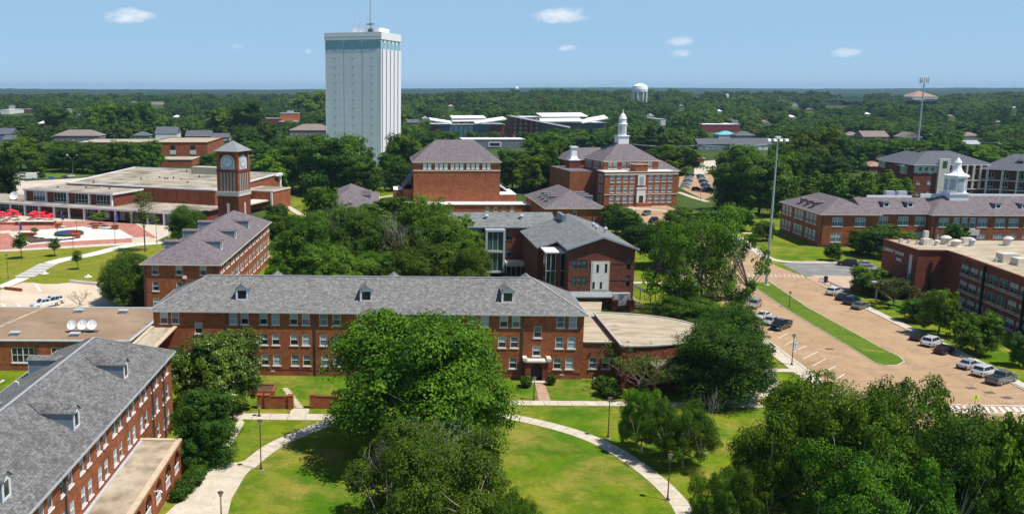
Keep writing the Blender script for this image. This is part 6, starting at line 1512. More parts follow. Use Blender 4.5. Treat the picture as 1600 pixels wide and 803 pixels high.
car('sedan', 'silver', (1337, 415), (1360, 416.5), 'silver sedan behind the maroon car on the side street', LG)
AG = 'cars parked by the administration building'
for px, py, k_, c_, lab in ((1009, 336, 'suv', 'grey', 'dark grey utility car nearest the administration steps'), (1020, 347, 'suv', 'black', 'black utility car second from the administration steps'), (1034, 352, 'sedan', 'maroon', 'maroon car beside the oak crown edge'),
                      (1003, 356, 'sedan', 'white', 'white car between dark round trees'), (1009, 364, 'suv', 'blue', 'blue car behind the dark round trees'), (1024, 378, 'sedan', 'silver', 'silver car below the dark round trees'), (1016, 371, 'sedan', 'grey', 'grey car above the silver car at the round trees')):
    car(k_, c_, (px - 7, py + 2), (px + 8, py - 2), lab, AG)
cl = ['white', 'silver', 'white', 'blue', 'white', 'silver', 'black', 'navy', 'grey', 'white', 'black', 'silver', 'navy', 'white', 'grey']
for i in range(7):
    px, py = 1070.5 + i * 1.2, 293 - i * 3.0
    t = car('sedan', cl[i], (px - 5, py), (px + 5, py + .6), ['first', 'second', 'third', 'fourth', 'fifth', 'sixth', 'seventh'][i] + ' car from the front in the left row of the administration car park', AG)
for i in range(8):
    px, py = 1106 - i * 1.7, 298 - i * 3.2
    car('sedan' if i % 2 else 'suv', cl[14 - i], (px + 5, py), (px - 5, py + .6), ['first', 'second', 'third', 'fourth', 'fifth', 'sixth', 'seventh', 'eighth'][i] + ' car from the front in the right row of the administration car park', AG)
car('suv', 'black', (1092, 297), (1083, 298), 'black car standing alone by the small round tree of the administration car park', AG)
FG = 'vehicles in the far left car park'
car('suv', 'white', (15, 279), (30, 277.5), 'white van at the left of the far car park', FG)
car('suv', 'black', (58, 278.5), (70, 277.5), 'black car right of the white box trailer', FG)
car('sedan', 'blue', (71, 281), (86, 279.5), 'blue car in the far left car park', FG); car('sedan', 'navy', (94, 279.5), (107, 278), 'navy car in the far left car park', FG); car('sedan', 'white', (104, 277.5), (117, 276), 'white car at the right of the far left car park', FG)
p = at(42, 280); t = thing('box_trailer', 'white box trailer standing in the far left car park', 'trailer', p, R(10))
MB().box(-.2, -1.1, .5, 4.8, 1.1, 3.2).build('cargo_box', WHITE, t); MB().box(-3.4, -1.0, .5, -.3, 1.0, 2.4).build('tow_cab', CREAM, t); MB().box(-3.2, -1.05, 1.4, -.5, 1.05, 2.1).build('cab_window', G_DARK, t); MB().tube([(-2.4, -1.1, .4), (-2.4, 1.1, .4)], .4, 8).tube([(3, -1.15, .4), (3, 1.15, .4)], .4, 8).build('wheels', TYRE, t)
car('pickup', 'white', (60, 481), (82, 477), 'white pickup behind the parapet of the brown flat roof', 'vehicles in the cream parking court')
car('suv', 'white', (72, 476), (92, 473), 'white car beyond the white pickup in the cream court', 'vehicles in the cream parking court')
car('suv', 'white', (404, 251), (424, 250), 'white van behind the trees right of the clock tower', FG); car('sedan', 'grey', (400, 254), (415, 253), 'grey car beside the white van right of the clock tower', FG)
car('sedan', 'white', (438, 208), (445, 207.5), 'tiny car near the brown-roofed restaurant', FG)

# ================================================================== vegetation
def quad_mesh(name, P, Nn, S, tint, m, asp=.62, rng=None):
    n = len(P); rng = rng or np.random.default_rng(1)
    ref = rng.normal(size=(n, 3)); t = np.cross(Nn, ref); t /= np.linalg.norm(t, axis=1)[:, None] + 1e-9
    b = np.cross(Nn, t); S = S[:, None]
    V = np.stack([P + t * S, P + b * S * asp, P - t * S, P - b * S * asp], 1).reshape(-1, 3).astype(np.float32)
    me = bpy.data.meshes.new(name)
    me.vertices.add(4 * n); me.vertices.foreach_set('co', V.ravel())
    me.loops.add(4 * n); me.loops.foreach_set('vertex_index', np.arange(4 * n, dtype=np.int32))
    me.polygons.add(n); me.polygons.foreach_set('loop_start', np.arange(0, 4 * n, 4, dtype=np.int32)); 
    try: me.polygons.foreach_set('loop_total', np.full(n, 4, dtype=np.int32))
    except Exception: pass
    me.update(calc_edges=True)
    a = me.attributes.new('tint', 'FLOAT', 'FACE'); a.data.foreach_set('value', np.clip(tint, 0, 1).astype(np.float32))
    me.materials.append(m); return me
def crown_mesh(name, blobs, ncl, nlf, ls, m, seed, clr=.2, low=.35, squash=.75, spread=1.0, fill=.12, tsig=.24):
    rng = np.random.default_rng(seed); B = np.array(blobs, float); C, Rr = B[:, :3], B[:, 3:6]
    ar = (Rr[:, 0] * Rr[:, 2]); ar = ar / ar.sum()
    cen = []; dirs = []; rad = []
    k = 0
    while len(cen) < ncl and k < ncl * 30:
        k += 1
        i = rng.choice(len(B), p=ar); d = rng.normal(size=3); d /= np.linalg.norm(d)
        if d[2] < -.25 and rng.random() > low: continue
        c = C[i] + d * Rr[i] * rng.uniform(.62, 1.06) * spread
        q = np.linalg.norm((c - C) / Rr, axis=1); q[i] = 9
        if q.min() < .62: continue
        cen.append(c); dirs.append(d); rad.append(clr * Rr[i].mean() * rng.uniform(.6, 1.35))
    cen = np.array(cen); dirs = np.array(dirs); rad = np.array(rad); n = len(cen)
    idx = np.repeat(np.arange(n), nlf); u = rng.normal(size=(len(idx), 3)); u /= np.linalg.norm(u, axis=1)[:, None]
    u[:, 2] = np.abs(u[:, 2]) * np.where(rng.random(len(u)) < .75, 1, -1)
    rr = rad[idx] * rng.uniform(.35, 1.0, len(idx)) ** .5
    P = cen[idx] + u * rr[:, None] * np.array([1, 1, squash])
    Nn = u * .8 + dirs[idx] * .45 + np.array([0, 0, .35]) + rng.normal(size=u.shape) * .42; Nn /= np.linalg.norm(Nn, axis=1)[:, None]
    ct = rng.normal(.42, tsig, n); T = ct[idx] + rng.normal(0, .26, len(idx)) + .25 * (rng.random(len(idx)) < .12); S = ls * rng.uniform(.65, 1.3, len(idx))  # a few leaves get a paler tint as painted highlights
    nf = int(len(idx) * fill)
    if nf:
        i = rng.choice(len(B), nf, p=ar); d = rng.normal(size=(nf, 3)); d /= np.linalg.norm(d, axis=1)[:, None]
        P2 = C[i] + d * Rr[i] * rng.uniform(.25, .72, nf)[:, None]; N2 = d + rng.normal(size=d.shape) * .5; N2 /= np.linalg.norm(N2, axis=1)[:, None]
        P = np.vstack([P, P2]); Nn = np.vstack([Nn, N2]); T = np.concatenate([T, rng.uniform(0, .5, nf)]); S = np.concatenate([S, np.full(nf, ls * 2.1)])
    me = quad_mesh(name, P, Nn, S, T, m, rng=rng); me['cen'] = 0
    return me, cen
def grow(mb, p, d, ln, r, depth, rng, spread=.6, n=6, up=.15, minr=.015):
    pts = [p]; q = Vector(p); dd = Vector(d).normalized()
    for k in range(3):
        dd = (dd + Vector((rng.uniform(-1, 1), rng.uniform(-1, 1), rng.uniform(-.6, 1))) * .16 + Vector((0, 0, up * .3))).normalized(); q = q + dd * ln / 3; pts.append(q.copy())
    mb.tube(pts, [r, r * .86, r * .72, r * .58], max(3, n))
    if depth > 0:
        for k in range(rng.choice((2, 3, 3))):
            a = Vector((rng.uniform(-1, 1), rng.uniform(-1, 1), rng.uniform(-.35, .8))).normalized()
            nd = (dd * (1 - spread) + a * spread + Vector((0, 0, up))).normalized(); st_ = pts[rng.choice((2, 3, 3))]
            grow(mb, st_, nd, ln * rng.uniform(.58, .82), max(r * .55, minr), depth - 1, rng, spread, max(3, n - 1), up, minr)
def trunk_mesh(name, H, tr, blobs, m=None, fork=.3, seed=1, cen=None, twigs=0, n=8):
    rng = random.Random(seed); mb = MB(); f_ = Vector((0, 0, H * fork))
    mb.tube([(0, 0, -.3), (0, 0, .4), (tr * .3, tr * .2, H * fork * .6), f_], [tr * 1.35, tr * 1.05, tr * .9, tr * .85], n)
    for b in blobs:
        e = Vector(b[:3]); mid = f_.lerp(e, .5) + Vector((0, 0, (e - f_).length * -.06)) + Vector((rng.uniform(-.5, .5), rng.uniform(-.5, .5), 0))
        mb.tube([f_ - Vector((0, 0, .3)), mid, e], [tr * .55, tr * .33, tr * .16], 6)
        for k in range(3):
            q = mid.lerp(e, rng.random()); d = Vector((rng.uniform(-1, 1), rng.uniform(-1, 1), rng.uniform(-.1, .9))).normalized() * (Vector(b[3:6]).length * .5)
            mb.tube([q, q + d * .5 + Vector((0, 0, .2)), q + d], [tr * .2, tr * .12, tr * .05], 5)
    if cen is not None and twigs:
        for c in cen[:: max(1, len(cen) // twigs)]:
            c = Vector(c); e = min((Vector(b[:3]) for b in blobs), key=lambda v_: (v_ - c).length); mb.tube([e, e.lerp(c, .55) - Vector((0, 0, .15)), c], [tr * .17, tr * .11, tr * .04], 4)
    return mb.mesh(name, m or BARK, True)
def rblobs(seed, n, W, H, base=.28, core=True, rs=(.2, .32), flat=.8, low=.0):
    rng = random.Random(seed); out_ = []
    if core: out_.append((0, 0, H * (base + (1 - base) * .52), W * .27, W * .27, H * (1 - base) * .40))
    for k in range(n):
        a = 2.399963 * k + rng.uniform(-.4, .4); t = (k + .5) / n; zz = base + low + (1 - base - low) * (.12 + .72 * t + rng.uniform(-.07, .07))
        rr = W * .5 * math.sqrt(max(.05, 1 - ((zz - (base + (1 - base) * .38)) / (1 - base) / .72) ** 2)); s_ = W * rng.uniform(*rs)
        rr = max(0, rr - s_ * .82) * rng.uniform(.78, 1.22); out_.append((rr * math.cos(a), rr * math.sin(a), H * zz, s_, s_, s_ * flat))
    return out_
TM = {}
def template(name, W, H, blobs, ncl, nlf, ls, m, seed, tr=.4, fork=.3, twigs=0, bark=None, noun='tree', **k):
    cm_, cen = crown_mesh(name + '_crown', blobs, ncl, nlf, ls, m, seed, **k)
    tm_ = trunk_mesh(name + '_trunk', H, tr, blobs[:9] if H > 3 else [], bark, fork, seed, cen, twigs)
    co = np.empty(len(cm_.vertices) * 3); cm_.vertices.foreach_get('co', co); co = co.reshape(-1, 3)
    w_ = (np.percentile(co[:, 0], 99) - np.percentile(co[:, 0], 1) + np.percentile(co[:, 1], 99) - np.percentile(co[:, 1], 1)) / 2
    TM[name] = dict(crown=cm_, trunk=tm_, W=w_, H=float(np.percentile(co[:, 2], 99.7)), noun=noun)
template('maple', 20, 18, rblobs(3, 24, 20, 18, .10, rs=(.13, .23)), 620, 115, .19, LF_BRIGHT, 11, .55, .2, 60, noun='maple_tree', clr=.42, fill=.07)
template('grove', 24, 16, rblobs(5, 26, 24, 16, .12, rs=(.09, .17), flat=.8), 620, 125, .165, LF_MID, 12, .5, .22, 170, DEADW, noun='oak_tree', clr=.46, fill=.05)
template('grove2', 24, 16, rblobs(6, 24, 24, 16, .10, rs=(.09, .18), flat=.8), 560, 125, .165, LF_BRIGHT, 62, .5, .22, 170, DEADW, noun='oak_tree', clr=.46, fill=.05)
template('ragged', 20, 12, rblobs(8, 20, 20, 12, .12, rs=(.09, .16), flat=.75), 820, 85, .15, LF_OLIVE2, 13, .45, .2, 150, DEADW, noun='oak_tree', clr=.44, fill=.02)
template('magnolia', 12, 11, rblobs(9, 16, 12, 11, .03, rs=(.16, .27)), 420, 110, .14, LF_MAG, 14, .3, .2, 0, noun='magnolia_tree', clr=.36, fill=.12)
template('roundbush', 8, 10, rblobs(10, 11, 8, 10, .0, rs=(.22, .34)), 380, 100, .10, LF_DARK, 15, .25, .15, 0, noun='tree', clr=.34, fill=.2, low=.8)
template('holly', 16, 11, rblobs(15, 18, 16, 11, .0, rs=(.16, .28)), 520, 110, .145, LF_DARK, 16, .35, .15, 0, noun='holly_tree', clr=.36, fill=.2, low=.7)
template('openoak', 22, 15, rblobs(17, 24, 22, 15, .08, core=True, rs=(.075, .14), flat=.7), 330, 105, .17, LF_MID, 17, .5, .22, 200, noun='oak_tree', clr=.56, fill=.03)
template('feather', 14, 15, rblobs(19, 17, 14, 15, .10, rs=(.12, .22), flat=.9), 520, 90, .15, LF_FEATH, 18, .35, .3, 80, noun='cypress_tree', clr=.40, fill=.06)
template('feather2', 15, 13, rblobs(23, 16, 15, 13, .08, rs=(.13, .24), flat=.85), 500, 90, .155, LF_FEATH, 19, .35, .3, 60, noun='cypress_tree', clr=.40, fill=.06)
for i_, (nm_, lf_, sd_) in enumerate([('mid1', LF_MID, 31), ('mid2', LF_FAR, 32), ('mid3', LF_BRIGHT, 33), ('mid4', LF_DARK, 34)]):
    template(nm_, 12, 11, rblobs(sd_, 14, 12, 11, .10, rs=(.15, .26)), 220, 75, .21, lf_, sd_, .3, .25, 20, noun='tree', clr=.40, fill=.12)
for i_, (nm_, lf_, sd_) in enumerate([('far1', LF_FAR, 41), ('far2', LF_FAR, 42), ('far3', LF_FAR2, 43), ('far4', LF_DARK, 44)]):
    template(nm_, 14, 12, rblobs(sd_, 10, 14, 12, .05, rs=(.18, .30)), 110, 28, .52, lf_, sd_, .35, .3, 0, noun='tree', clr=.40, fill=.2)
pb = [(0, 0, 16 - 1.15 * k, .6 + .36 * k, .6 + .36 * k, 1.3) for k in range(9)]
template('pine', 8, 17, pb, 110, 13, .7, LF_PINE, 51, .3, .4, 0, noun='pine_tree', clr=.5, fill=.15)
template('sapling', 2.4, 5, [(0, 0, 3.4, .9, .9, 1.4), (.2, .1, 2.6, .8, .8, .7), (-.3, 0, 4.2, .5, .5, .8)], 60, 16, .13, LF_FEATH, 52, .06, .5, 20, noun='sapling', clr=.4, fill=.1)
template('wispy', 5, 14, [(0, 0, 10.5, 1.6, 1.6, 3.0), (.8, .3, 8, 1.8, 1.6, 1.6), (-1.0, -.3, 7.0, 1.4, 1.4, 1.3), (.3, -.5, 12.5, 1.0, 1.0, 1.6)], 130, 16, .15, LF_OLIVE, 53, .13, .4, 110, noun='tree', clr=.5, fill=.0)
template('shrub', 2.4, 2.2, [(0, 0, 1.1, 1.1, 1.1, 1.05), (.4, .2, .9, .8, .8, .8)], 130, 30, .10, LF_DARK, 54, .08, .2, 0, noun='shrub', clr=.32, fill=.4, low=1)
template('conic', 6, 9, [(0, 0, 5.2, 1.6, 1.6, 3.4), (0, 0, 3, 2.5, 2.5, 2.2), (.3, .3, 7.4, .8, .8, 1.6), (-.6, .3, 4.2, 2.0, 2.0, 2)], 200, 24, .26, LF_MID, 55, .2, .2, 0, noun='tree', clr=.3, fill=.25)
# flowers of the magnolia
fm = MB(); mg = TM['magnolia']['crown']; rq = random.Random(4)
for k in range(44):
    v_ = mg.vertices[rq.randrange(len(mg.vertices))].co
    if v_.z > 2.5: fm.box(v_.x - .09, v_.y - .09, v_.z, v_.x + .09, v_.y + .09, v_.z + .1)
MAGF = fm.mesh('magnolia_blossom', FLOWER)

NT = {'n': 0}
def tree(tm, bx, by, top, wpx, label, group='campus trees', rot=None, at_=None, name=None, hz=None):
    T_m = TM[tm]; p = at_ or at(bx, by); h = hz or max(1.2, zat(top, p.y) - p.z); w_ = wpx / ppm((p.x, p.y, h * .5))
    NT['n'] += 1
    t = thing(name or T_m['noun'], label, {'shrub': 'shrub'}.get(T_m['noun'], 'tree'), p, rot if rot is not None else (NT['n'] * 2.4) % 6.28, group)
    s_ = .95 * w_ / T_m['W']; t.scale = (s_, s_, .98 * h / T_m['H'])
    put(T_m['crown'], 'crown', t); put(T_m['trunk'], 'trunk', t); return t

# ---- foreground
t = tree('maple', 653, 708, 482, 290, 'huge bright green maple in front of the middle of the long dormitory', rot=.4)
t = tree('ragged', 668, 846, 664, 255, 'ragged tree with bare grey limbs below the huge maple at the bottom edge', rot=1.2)
mb = MB(); rq = random.Random(21)
for k in range(7):
    a = rq.uniform(0, 6.28); grow(mb, Vector((0, 0, 3.2)), Vector((math.cos(a), math.sin(a), rq.uniform(.5, 1.3))), rq.uniform(3.9, 5.2), .085, 3, rq, .5, 5, .12, .014)
o = mb.build('dead_branches', DEADW, t); o.scale = (1 / t.scale.x, 1 / t.scale.y, 1 / t.scale.z * .95)
tree('grove2', 800, 880, 770, 90, 'leafy crown just entering the bottom edge right of the ragged tree')
t = tree('magnolia', 340, 646, 516, 150, 'magnolia with white blossoms between the two dormitories', rot=2); put(MAGF, 'blossom', t)
tree('roundbush', 322, 722, 604, 104, 'dense round dark tree beside the wide pavement at lower left')
tree('grove2', 1066, 728, 628, 96, 'sprawling oak over the curved path, right of centre', rot=.3)
tree('grove', 1002, 706, 606, 76, 'leaning leafy oak limbed tree left of the sprawling oak', rot=2.2)
tree('grove', 1122, 850, 733, 96, 'lone lower tree at the bottom edge left of the big grove', rot=3)
tree('grove', 1285, 838, 588, 250, 'largest oak of the lower right grove, next to the lawn', 'lower right oak grove', rot=.5)
tree('grove2', 1405, 850, 603, 235, 'second large oak of the lower right grove, touching the parking lot', 'lower right oak grove', rot=2.9)
tree('grove', 1178, 850, 705, 110, 'lower leftmost oak of the lower right grove', 'lower right oak grove', rot=4)
tree('grove2', 1350, 890, 690, 220, 'bottom middle oak of the lower right grove', 'lower right oak grove', rot=5)
tree('grove', 1545, 860, 655, 190, 'rightmost oak of the lower right grove, at the corner', 'lower right oak grove', rot=1.4)
tree('mid1', 1590, 900, 640, 120, 'olive green tree cropped by the right edge under the crosswalk')
tree('holly', 1126, 624, 501, 146, 'large dark evergreen holly hiding the round wing', rot=1)
tree('holly', 1072, 512, 458, 100, 'dark evergreen behind the round roof', rot=2)
tree('holly', 1136, 560, 476, 100, 'second dark evergreen behind the round roof, next to the parked cars', rot=4)
tree('openoak', 1094, 498, 320, 172, 'open-crowned oak with dark forking limbs between residence hall and parking lot', rot=.9)
tree('mid4', 1045, 420, 338, 90, 'darker tree standing behind the left side of the open oak')
# brown shrub tree, dead sprigs
def bare(bx, by, top, wpx, label, seed, m=DEADW, n=7, depth=4, name='bare_tree', leaf=None, r=.16):
    p = at(bx, by); h = zat(top, p.y); rq = random.Random(seed); mb = MB(); t = thing(name, label, 'tree', p, 0, 'campus trees')
    mb.tube([(0, 0, -.2), (0, 0, h * .25)], [r, r * .8], 6)
    wm = wpx / ppm((p.x, p.y, h / 2)) / h
    for k in range(n):
        a = 6.283 * k / n + rq.uniform(-.4, .4); grow(mb, Vector((0, 0, h * rq.uniform(.1, .3))), Vector((math.cos(a) * wm, math.sin(a) * wm, rq.uniform(.7, 1.3))), h * .36, r * .6, depth, rq, .42, 5, .14, .014)
    me = mb.mesh('bare_branches', m, True); co = np.empty(len(me.vertices) * 3); me.vertices.foreach_get('co', co); co = co.reshape(-1, 3)
    o = put(me, 'branches', t); s_ = h / max(co[:, 2].max(), .1); sx = wpx / ppm((p.x, p.y, h / 2)) / (np.percentile(co[:, 0], 98) - np.percentile(co[:, 0], 2)); t.scale = (sx, sx, s_)
    if leaf:
        q = co[np.random.default_rng(seed).choice(len(co), leaf[1])]; q = q[q[:, 2] > co[:, 2].max() * .3]; rg = np.random.default_rng(seed + 1)
        nn_ = rg.normal(size=q.shape) + np.array([0, 0, .8]); nn_ /= np.linalg.norm(nn_, axis=1)[:, None]
        put(quad_mesh('sparse_leaves', q + rg.normal(size=q.shape) * .18, nn_, np.full(len(q), leaf[2]), rg.random(len(q)), leaf[0], rng=rg), 'leaves', t)
    return t
bare(998, 612, 536, 105, 'purplish brown twiggy tree hiding the end of the low wing', 3, TWIG, 11, 4, leaf=(LF_OLIVE2, 4200, .12), r=.12)
bare(1105, 690, 602, 45, 'small leafless sapling beside the sidewalk below the holly', 5, DEADW, 4, 3, r=.06)
bare(125, 478, 452, 34, 'bare brown shrub beside the cream parking court', 6, TWIG, 8, 3, r=.07)
bare(522, 446, 312, 70, 'tall dying tree with pale bare trunk among the feathery trees', 8, DEADW, 6, 4, leaf=(LF_FEATH, 1800, .2), r=.32)
bare(632, 446, 326, 80, 'dead grey tree standing between the feathery trees', 9, DEADW, 8, 4, leaf=(LF_FEATH, 600, .18), r=.28)
bare(1396, 478, 432, 52, 'silvery grey-green small tree at the foot of the lecture hall wall', 10, DEADW, 8, 3, leaf=(LF_OLIVE, 3500, .16), r=.12)
# shrubs
tree('shrub', 822, 604, 585, 19, 'round reddish-green shrub left of the dormitory door', 'shrubs at the dormitory door'); tree('shrub', 861, 601, 583, 14, 'narrow clipped shrub right of the dormitory door', 'shrubs at the dormitory door')
tree('shrub', 946, 606, 586, 30, 'round light green shrub at the foot of the low wing'); tree('shrub', 950, 618, 598, 38, 'wide dark shrub in front of the light green shrub')
for i, (x, y) in enumerate(((280, 780), (290, 768), (301, 757), (309, 748))): tree('shrub', x, y, y - 22, 30, ['nearest', 'second', 'third', 'farthest'][i] + ' clump of the clipped hedge beside the arched porch', 'hedge clumps beside the arched porch')
# behind the long dormitory
for a in [('feather2', 458, 452, 372, 90, 'feathery green tree at the left end of the courtyard behind the long dormitory'), ('feather', 486, 448, 330, 105, 'tall feathery tree second from the left in the courtyard'), ('feather', 556, 446, 322, 100, 'tall feathery tree left of the rusty tree in the courtyard'),
          ('feather2', 520, 462, 382, 110, 'lower feathery tree in front of the dying tree in the courtyard'), ('feather', 664, 440, 304, 90, 'tallest feathery tree of the courtyard, its tip before the auditorium wall'), ('feather2', 650, 455, 375, 110, 'low wide feathery tree in the middle of the courtyard'),
          ('feather', 702, 446, 335, 110, 'broad feathery tree right in the courtyard'), ('feather2', 732, 458, 380, 74, 'bright low feathery tree in front of the residence hall wing'), ('mid3', 600, 400, 345, 80, 'lighter tree with a rusty side in the courtyard centre'),
          ('feather2', 590, 455, 390, 80, 'small feathery tree at the courtyard centre just above the roof ridge'), ('mid2', 560, 372, 318, 90, 'soft green tree in front of the left hipped annex'), ('mid1', 445, 385, 335, 70, 'tree beside the upper left dormitory wall'), ('mid2', 432, 360, 318, 50, 'tree at the corner of the student centre entry block'),
          ('mid3', 615, 350, 305, 70, 'light green tree above the courtyard, left of the auditorium'), ('mid1', 505, 350, 290, 60, 'tree in front of the left annex dormers')]: tree(*a)
bare(596, 430, 352, 60, 'rusty-leaved tree in the courtyard centre', 12, TWIG, 8, 4, leaf=(LF_RED, 5000, .2), r=.2)
tree('holly', 200, 474, 394, 82, 'dense dark tree at the corner of the cream parking court', rot=5); tree('roundbush', 222, 450, 396, 40, 'narrow dark tree between the dense dark tree and the brick dormitory')
tree('holly', 294, 376, 320, 54, 'dark round tree in front of the student centre colonnade'); tree('wispy', 227, 393, 297, 42, 'tall thin olive tree with slender bare trunk on the plaza lawn'); tree('shrub', 268, 392, 372, 26, 'dark shrub beside the dormitory dormers')
tree('sapling', 34, 404, 362, 26, 'left young tree on the plaza lawn'); tree('sapling', 86, 400, 371, 20, 'middle young tree on the plaza lawn'); tree('sapling', 122, 421, 389, 18, 'young tree below the lawn path', rot=2)
tree('sapling', 156, 350, 330, 26, 'yellow-green young tree in front of the colonnade'); tree('sapling', 54, 366, 355, 14, 'tiny young tree on the mulch bed')
# far side of the campus lawns
for a in [('mid4', 5, 312, 232, 60, 'dark tree cropped at the left edge above the far car park'), ('mid1', 33, 266, 214, 64, 'large tree beside the far road at the left'), ('mid1', 57, 272, 249, 30, 'small round tree on the grass beside the far car park'),
          ('mid4', 112, 268, 222, 70, 'leftmost tree of the clipped-looking row behind the student centre'), ('mid4', 150, 270, 222, 66, 'dark tree second in the row behind the student centre'), ('mid4', 182, 268, 219, 64, 'dark tree third in the row behind the student centre'),
          ('mid3', 205, 269, 220, 60, 'bright green tree fourth in the row behind the student centre'), ('mid3', 230, 266, 219, 50, 'bright tree at the right end of the row behind the student centre'), ('mid1', 90, 262, 224, 44, 'tree left of the small brick utility block'),
          ('mid3', 330, 266, 238, 36, 'round tree just left of the clock tower'), ('mid2', 412, 292, 252, 60, 'tree right of the clock tower'), ('mid1', 445, 300, 232, 80, 'left tree of the big cluster between clock tower and white tower'),
          ('mid3', 470, 298, 210, 90, 'tall left tree of the big cluster before the white tower'), ('mid4', 505, 304, 212, 90, 'middle dark tree of the big cluster before the white tower'), ('mid1', 545, 300, 210, 84, 'right tree of the big cluster before the white tower'),
          ('mid4', 560, 304, 240, 70, 'low right tree of the big cluster before the white tower'), ('mid3', 610, 290, 238, 42, 'dark crown at the right foot of the white tower'), ('mid1', 632, 284, 208, 66, 'large tree between white tower and auditorium'), ('mid2', 660, 262, 206, 60, 'tree behind the left corner of the auditorium roof'),
          ('mid4', 625, 298, 250, 44, 'dark round tree left of the auditorium annex'), ('mid4', 800, 296, 232, 60, 'dark tree at the right shoulder of the auditorium'), ('mid1', 830, 300, 240, 60, 'tree second right of the auditorium'), ('mid3', 856, 296, 220, 74, 'bright green tree left of the administration building'),
          ('mid4', 872, 300, 250, 56, 'darker tree touching the left wing of the administration building'), ('mid1', 845, 262, 206, 60, 'tree in front of the dark brick modern hall'), ('mid1', 1056, 272, 226, 66, 'round tree right of the administration building'), ('mid1', 1030, 262, 228, 50, 'tree behind the right corner of the administration building'),
          ('mid4', 962, 356, 318, 46, 'dark round tree behind the residence hall roof, highest'), ('mid4', 978, 366, 326, 46, 'dark round tree beside the parked cars, second'), ('mid4', 998, 388, 348, 54, 'dark round tree beside the parked cars, third'), ('mid3', 925, 340, 322, 30, 'light shrubby tree right of the right hipped annex'),
          ('mid4', 1150, 330, 246, 76, 'big dark oak right of the administration car park, left'), ('mid1', 1150, 300, 236, 66, 'big oak behind the administration car park'), ('mid4', 1185, 336, 240, 96, 'big dark oak right of the administration car park, middle'), ('mid1', 1215, 322, 236, 70, 'big oak left of the floodlight mast'),
          ('mid1', 1160, 300, 226, 90, 'broad oak behind the big dark oaks'), ('mid3', 1062, 352, 324, 50, 'light green tree on the lawn before the administration building'), ('mid2', 1112, 360, 326, 56, 'soft green tree above the open oak'), ('mid1', 1150, 360, 322, 50, 'tree left of the small lawn by the classroom building'),
          ('mid1', 1192, 376, 344, 34, 'small round tree on the lawn left of the floodlight mast'), ('mid4', 1245, 300, 232, 70, 'tree above the left corner of the classroom building roof'), ('mid3', 1300, 407, 379, 26, 'small lollipop tree on the classroom building lawn'),
          ('mid4', 1372, 402, 350, 66, 'larger dark tree at the classroom building front'), ('mid1', 1345, 396, 360, 44, 'tree left of the larger dark tree at the classroom building front'), ('mid1', 1408, 400, 360, 50, 'spreading tree behind the lecture hall corner'), ('mid3', 1490, 402, 348, 40, 'bright tree behind the lecture hall roof'),
          ('mid1', 1358, 458, 416, 60, 'round tree beside the brick retaining wall'), ('mid4', 1388, 466, 432, 40, 'low dark tree right of the round tree at the retaining wall'), ('mid3', 1430, 502, 464, 44, 'round bushy tree at the lecture hall corner'), ('mid1', 1466, 523, 450, 58, 'upright tree in front of the ribbon windows'),
          ('mid1', 1524, 552, 487, 66, 'round tree with visible trunk near the silver sedan'), ('mid4', 1592, 572, 520, 36, 'dark tree cropped by the right edge')]: tree(*a)
for i in range(11):
    x = 1228 + i * 15.5; tree('conic', x, 306 + (i % 3) * 3, 264 + (i * 7 % 5) * 2.5, 28, ['first', 'second', 'third', 'fourth', 'fifth', 'sixth', 'seventh', 'eighth', 'ninth', 'tenth', 'eleventh'][i] + ' pointed tree from the left in the row behind the classroom building', 'row of pointed trees behind the classroom building')
for i, x in enumerate((1395, 1412, 1378)): tree('conic', x, 309, 276, 26, ['pointed tree before the apartment building', 'pointed tree nearest the white cupola', 'pointed tree left of the apartment building'][i], 'row of pointed trees behind the classroom building')
for a in [('mid1', 488, 190, 141, 64, 'very tall broad tree at the left foot of the white tower'), ('mid2', 452, 183, 152, 40, 'tall tree beside the very tall one left of the white tower'), ('mid4', 385, 222, 156, 60, 'tall dark tree behind the clock tower'), ('mid1', 350, 216, 168, 54, 'bright tree above the clock tower roof'),
          ('mid4', 90, 215, 166, 56, 'tall dark tree above the brown-roofed house at left'), ('mid1', 165, 215, 160, 54, 'bright tall tree right of the brown-roofed house'), ('mid3', 200, 214, 160, 46, 'light tall tree above the small hipped house'), ('mid1', 225, 212, 158, 44, 'light tree left of the white house')]: tree(*a)

for a in [('mid3', 418, 252, 226, 42, 'bright tree right of the clock tower roof'), ('mid1', 398, 246, 220, 44, 'tree directly behind the clock tower roof'), ('mid2', 440, 248, 216, 44, 'soft tree left of the restaurant building'), ('mid1', 72, 242, 222, 40, 'tree in front of the brown-roofed house, left'), ('mid2', 100, 238, 219, 46, 'tree in front of the brown-roofed house, right'),
          ('mid1', 1268, 272, 198, 84, 'broad tall tree above the row of pointed trees'), ('mid2', 1322, 268, 214, 62, 'soft green tree above the pink-roofed garage'), ('mid4', 1346, 263, 224, 48, 'dark tree left of the apartment building dormer'), ('mid3', 1402, 254, 214, 48, 'bright tree behind the left end of the apartment building'),
          ('mid4', 1300, 285, 244, 50, 'dark tree behind the pointed tree row, centre'), ('mid4', 1255, 300, 238, 60, 'dark tree behind the left pointed trees'), ('mid1', 1448, 262, 224, 50, 'tree behind the apartment building ridge, left'), ('mid4', 1486, 264, 222, 54, 'dark tree behind the apartment building ridge, middle'), ('mid1', 1532, 266, 226, 56, 'tree between the two apartment roofs'),
          ('mid3', 1566, 262, 218, 50, 'bright tree behind the right-hand apartment roof'), ('mid4', 1600, 262, 214, 50, 'dark tree behind the right-hand apartment roof at the edge')]: tree(*a)
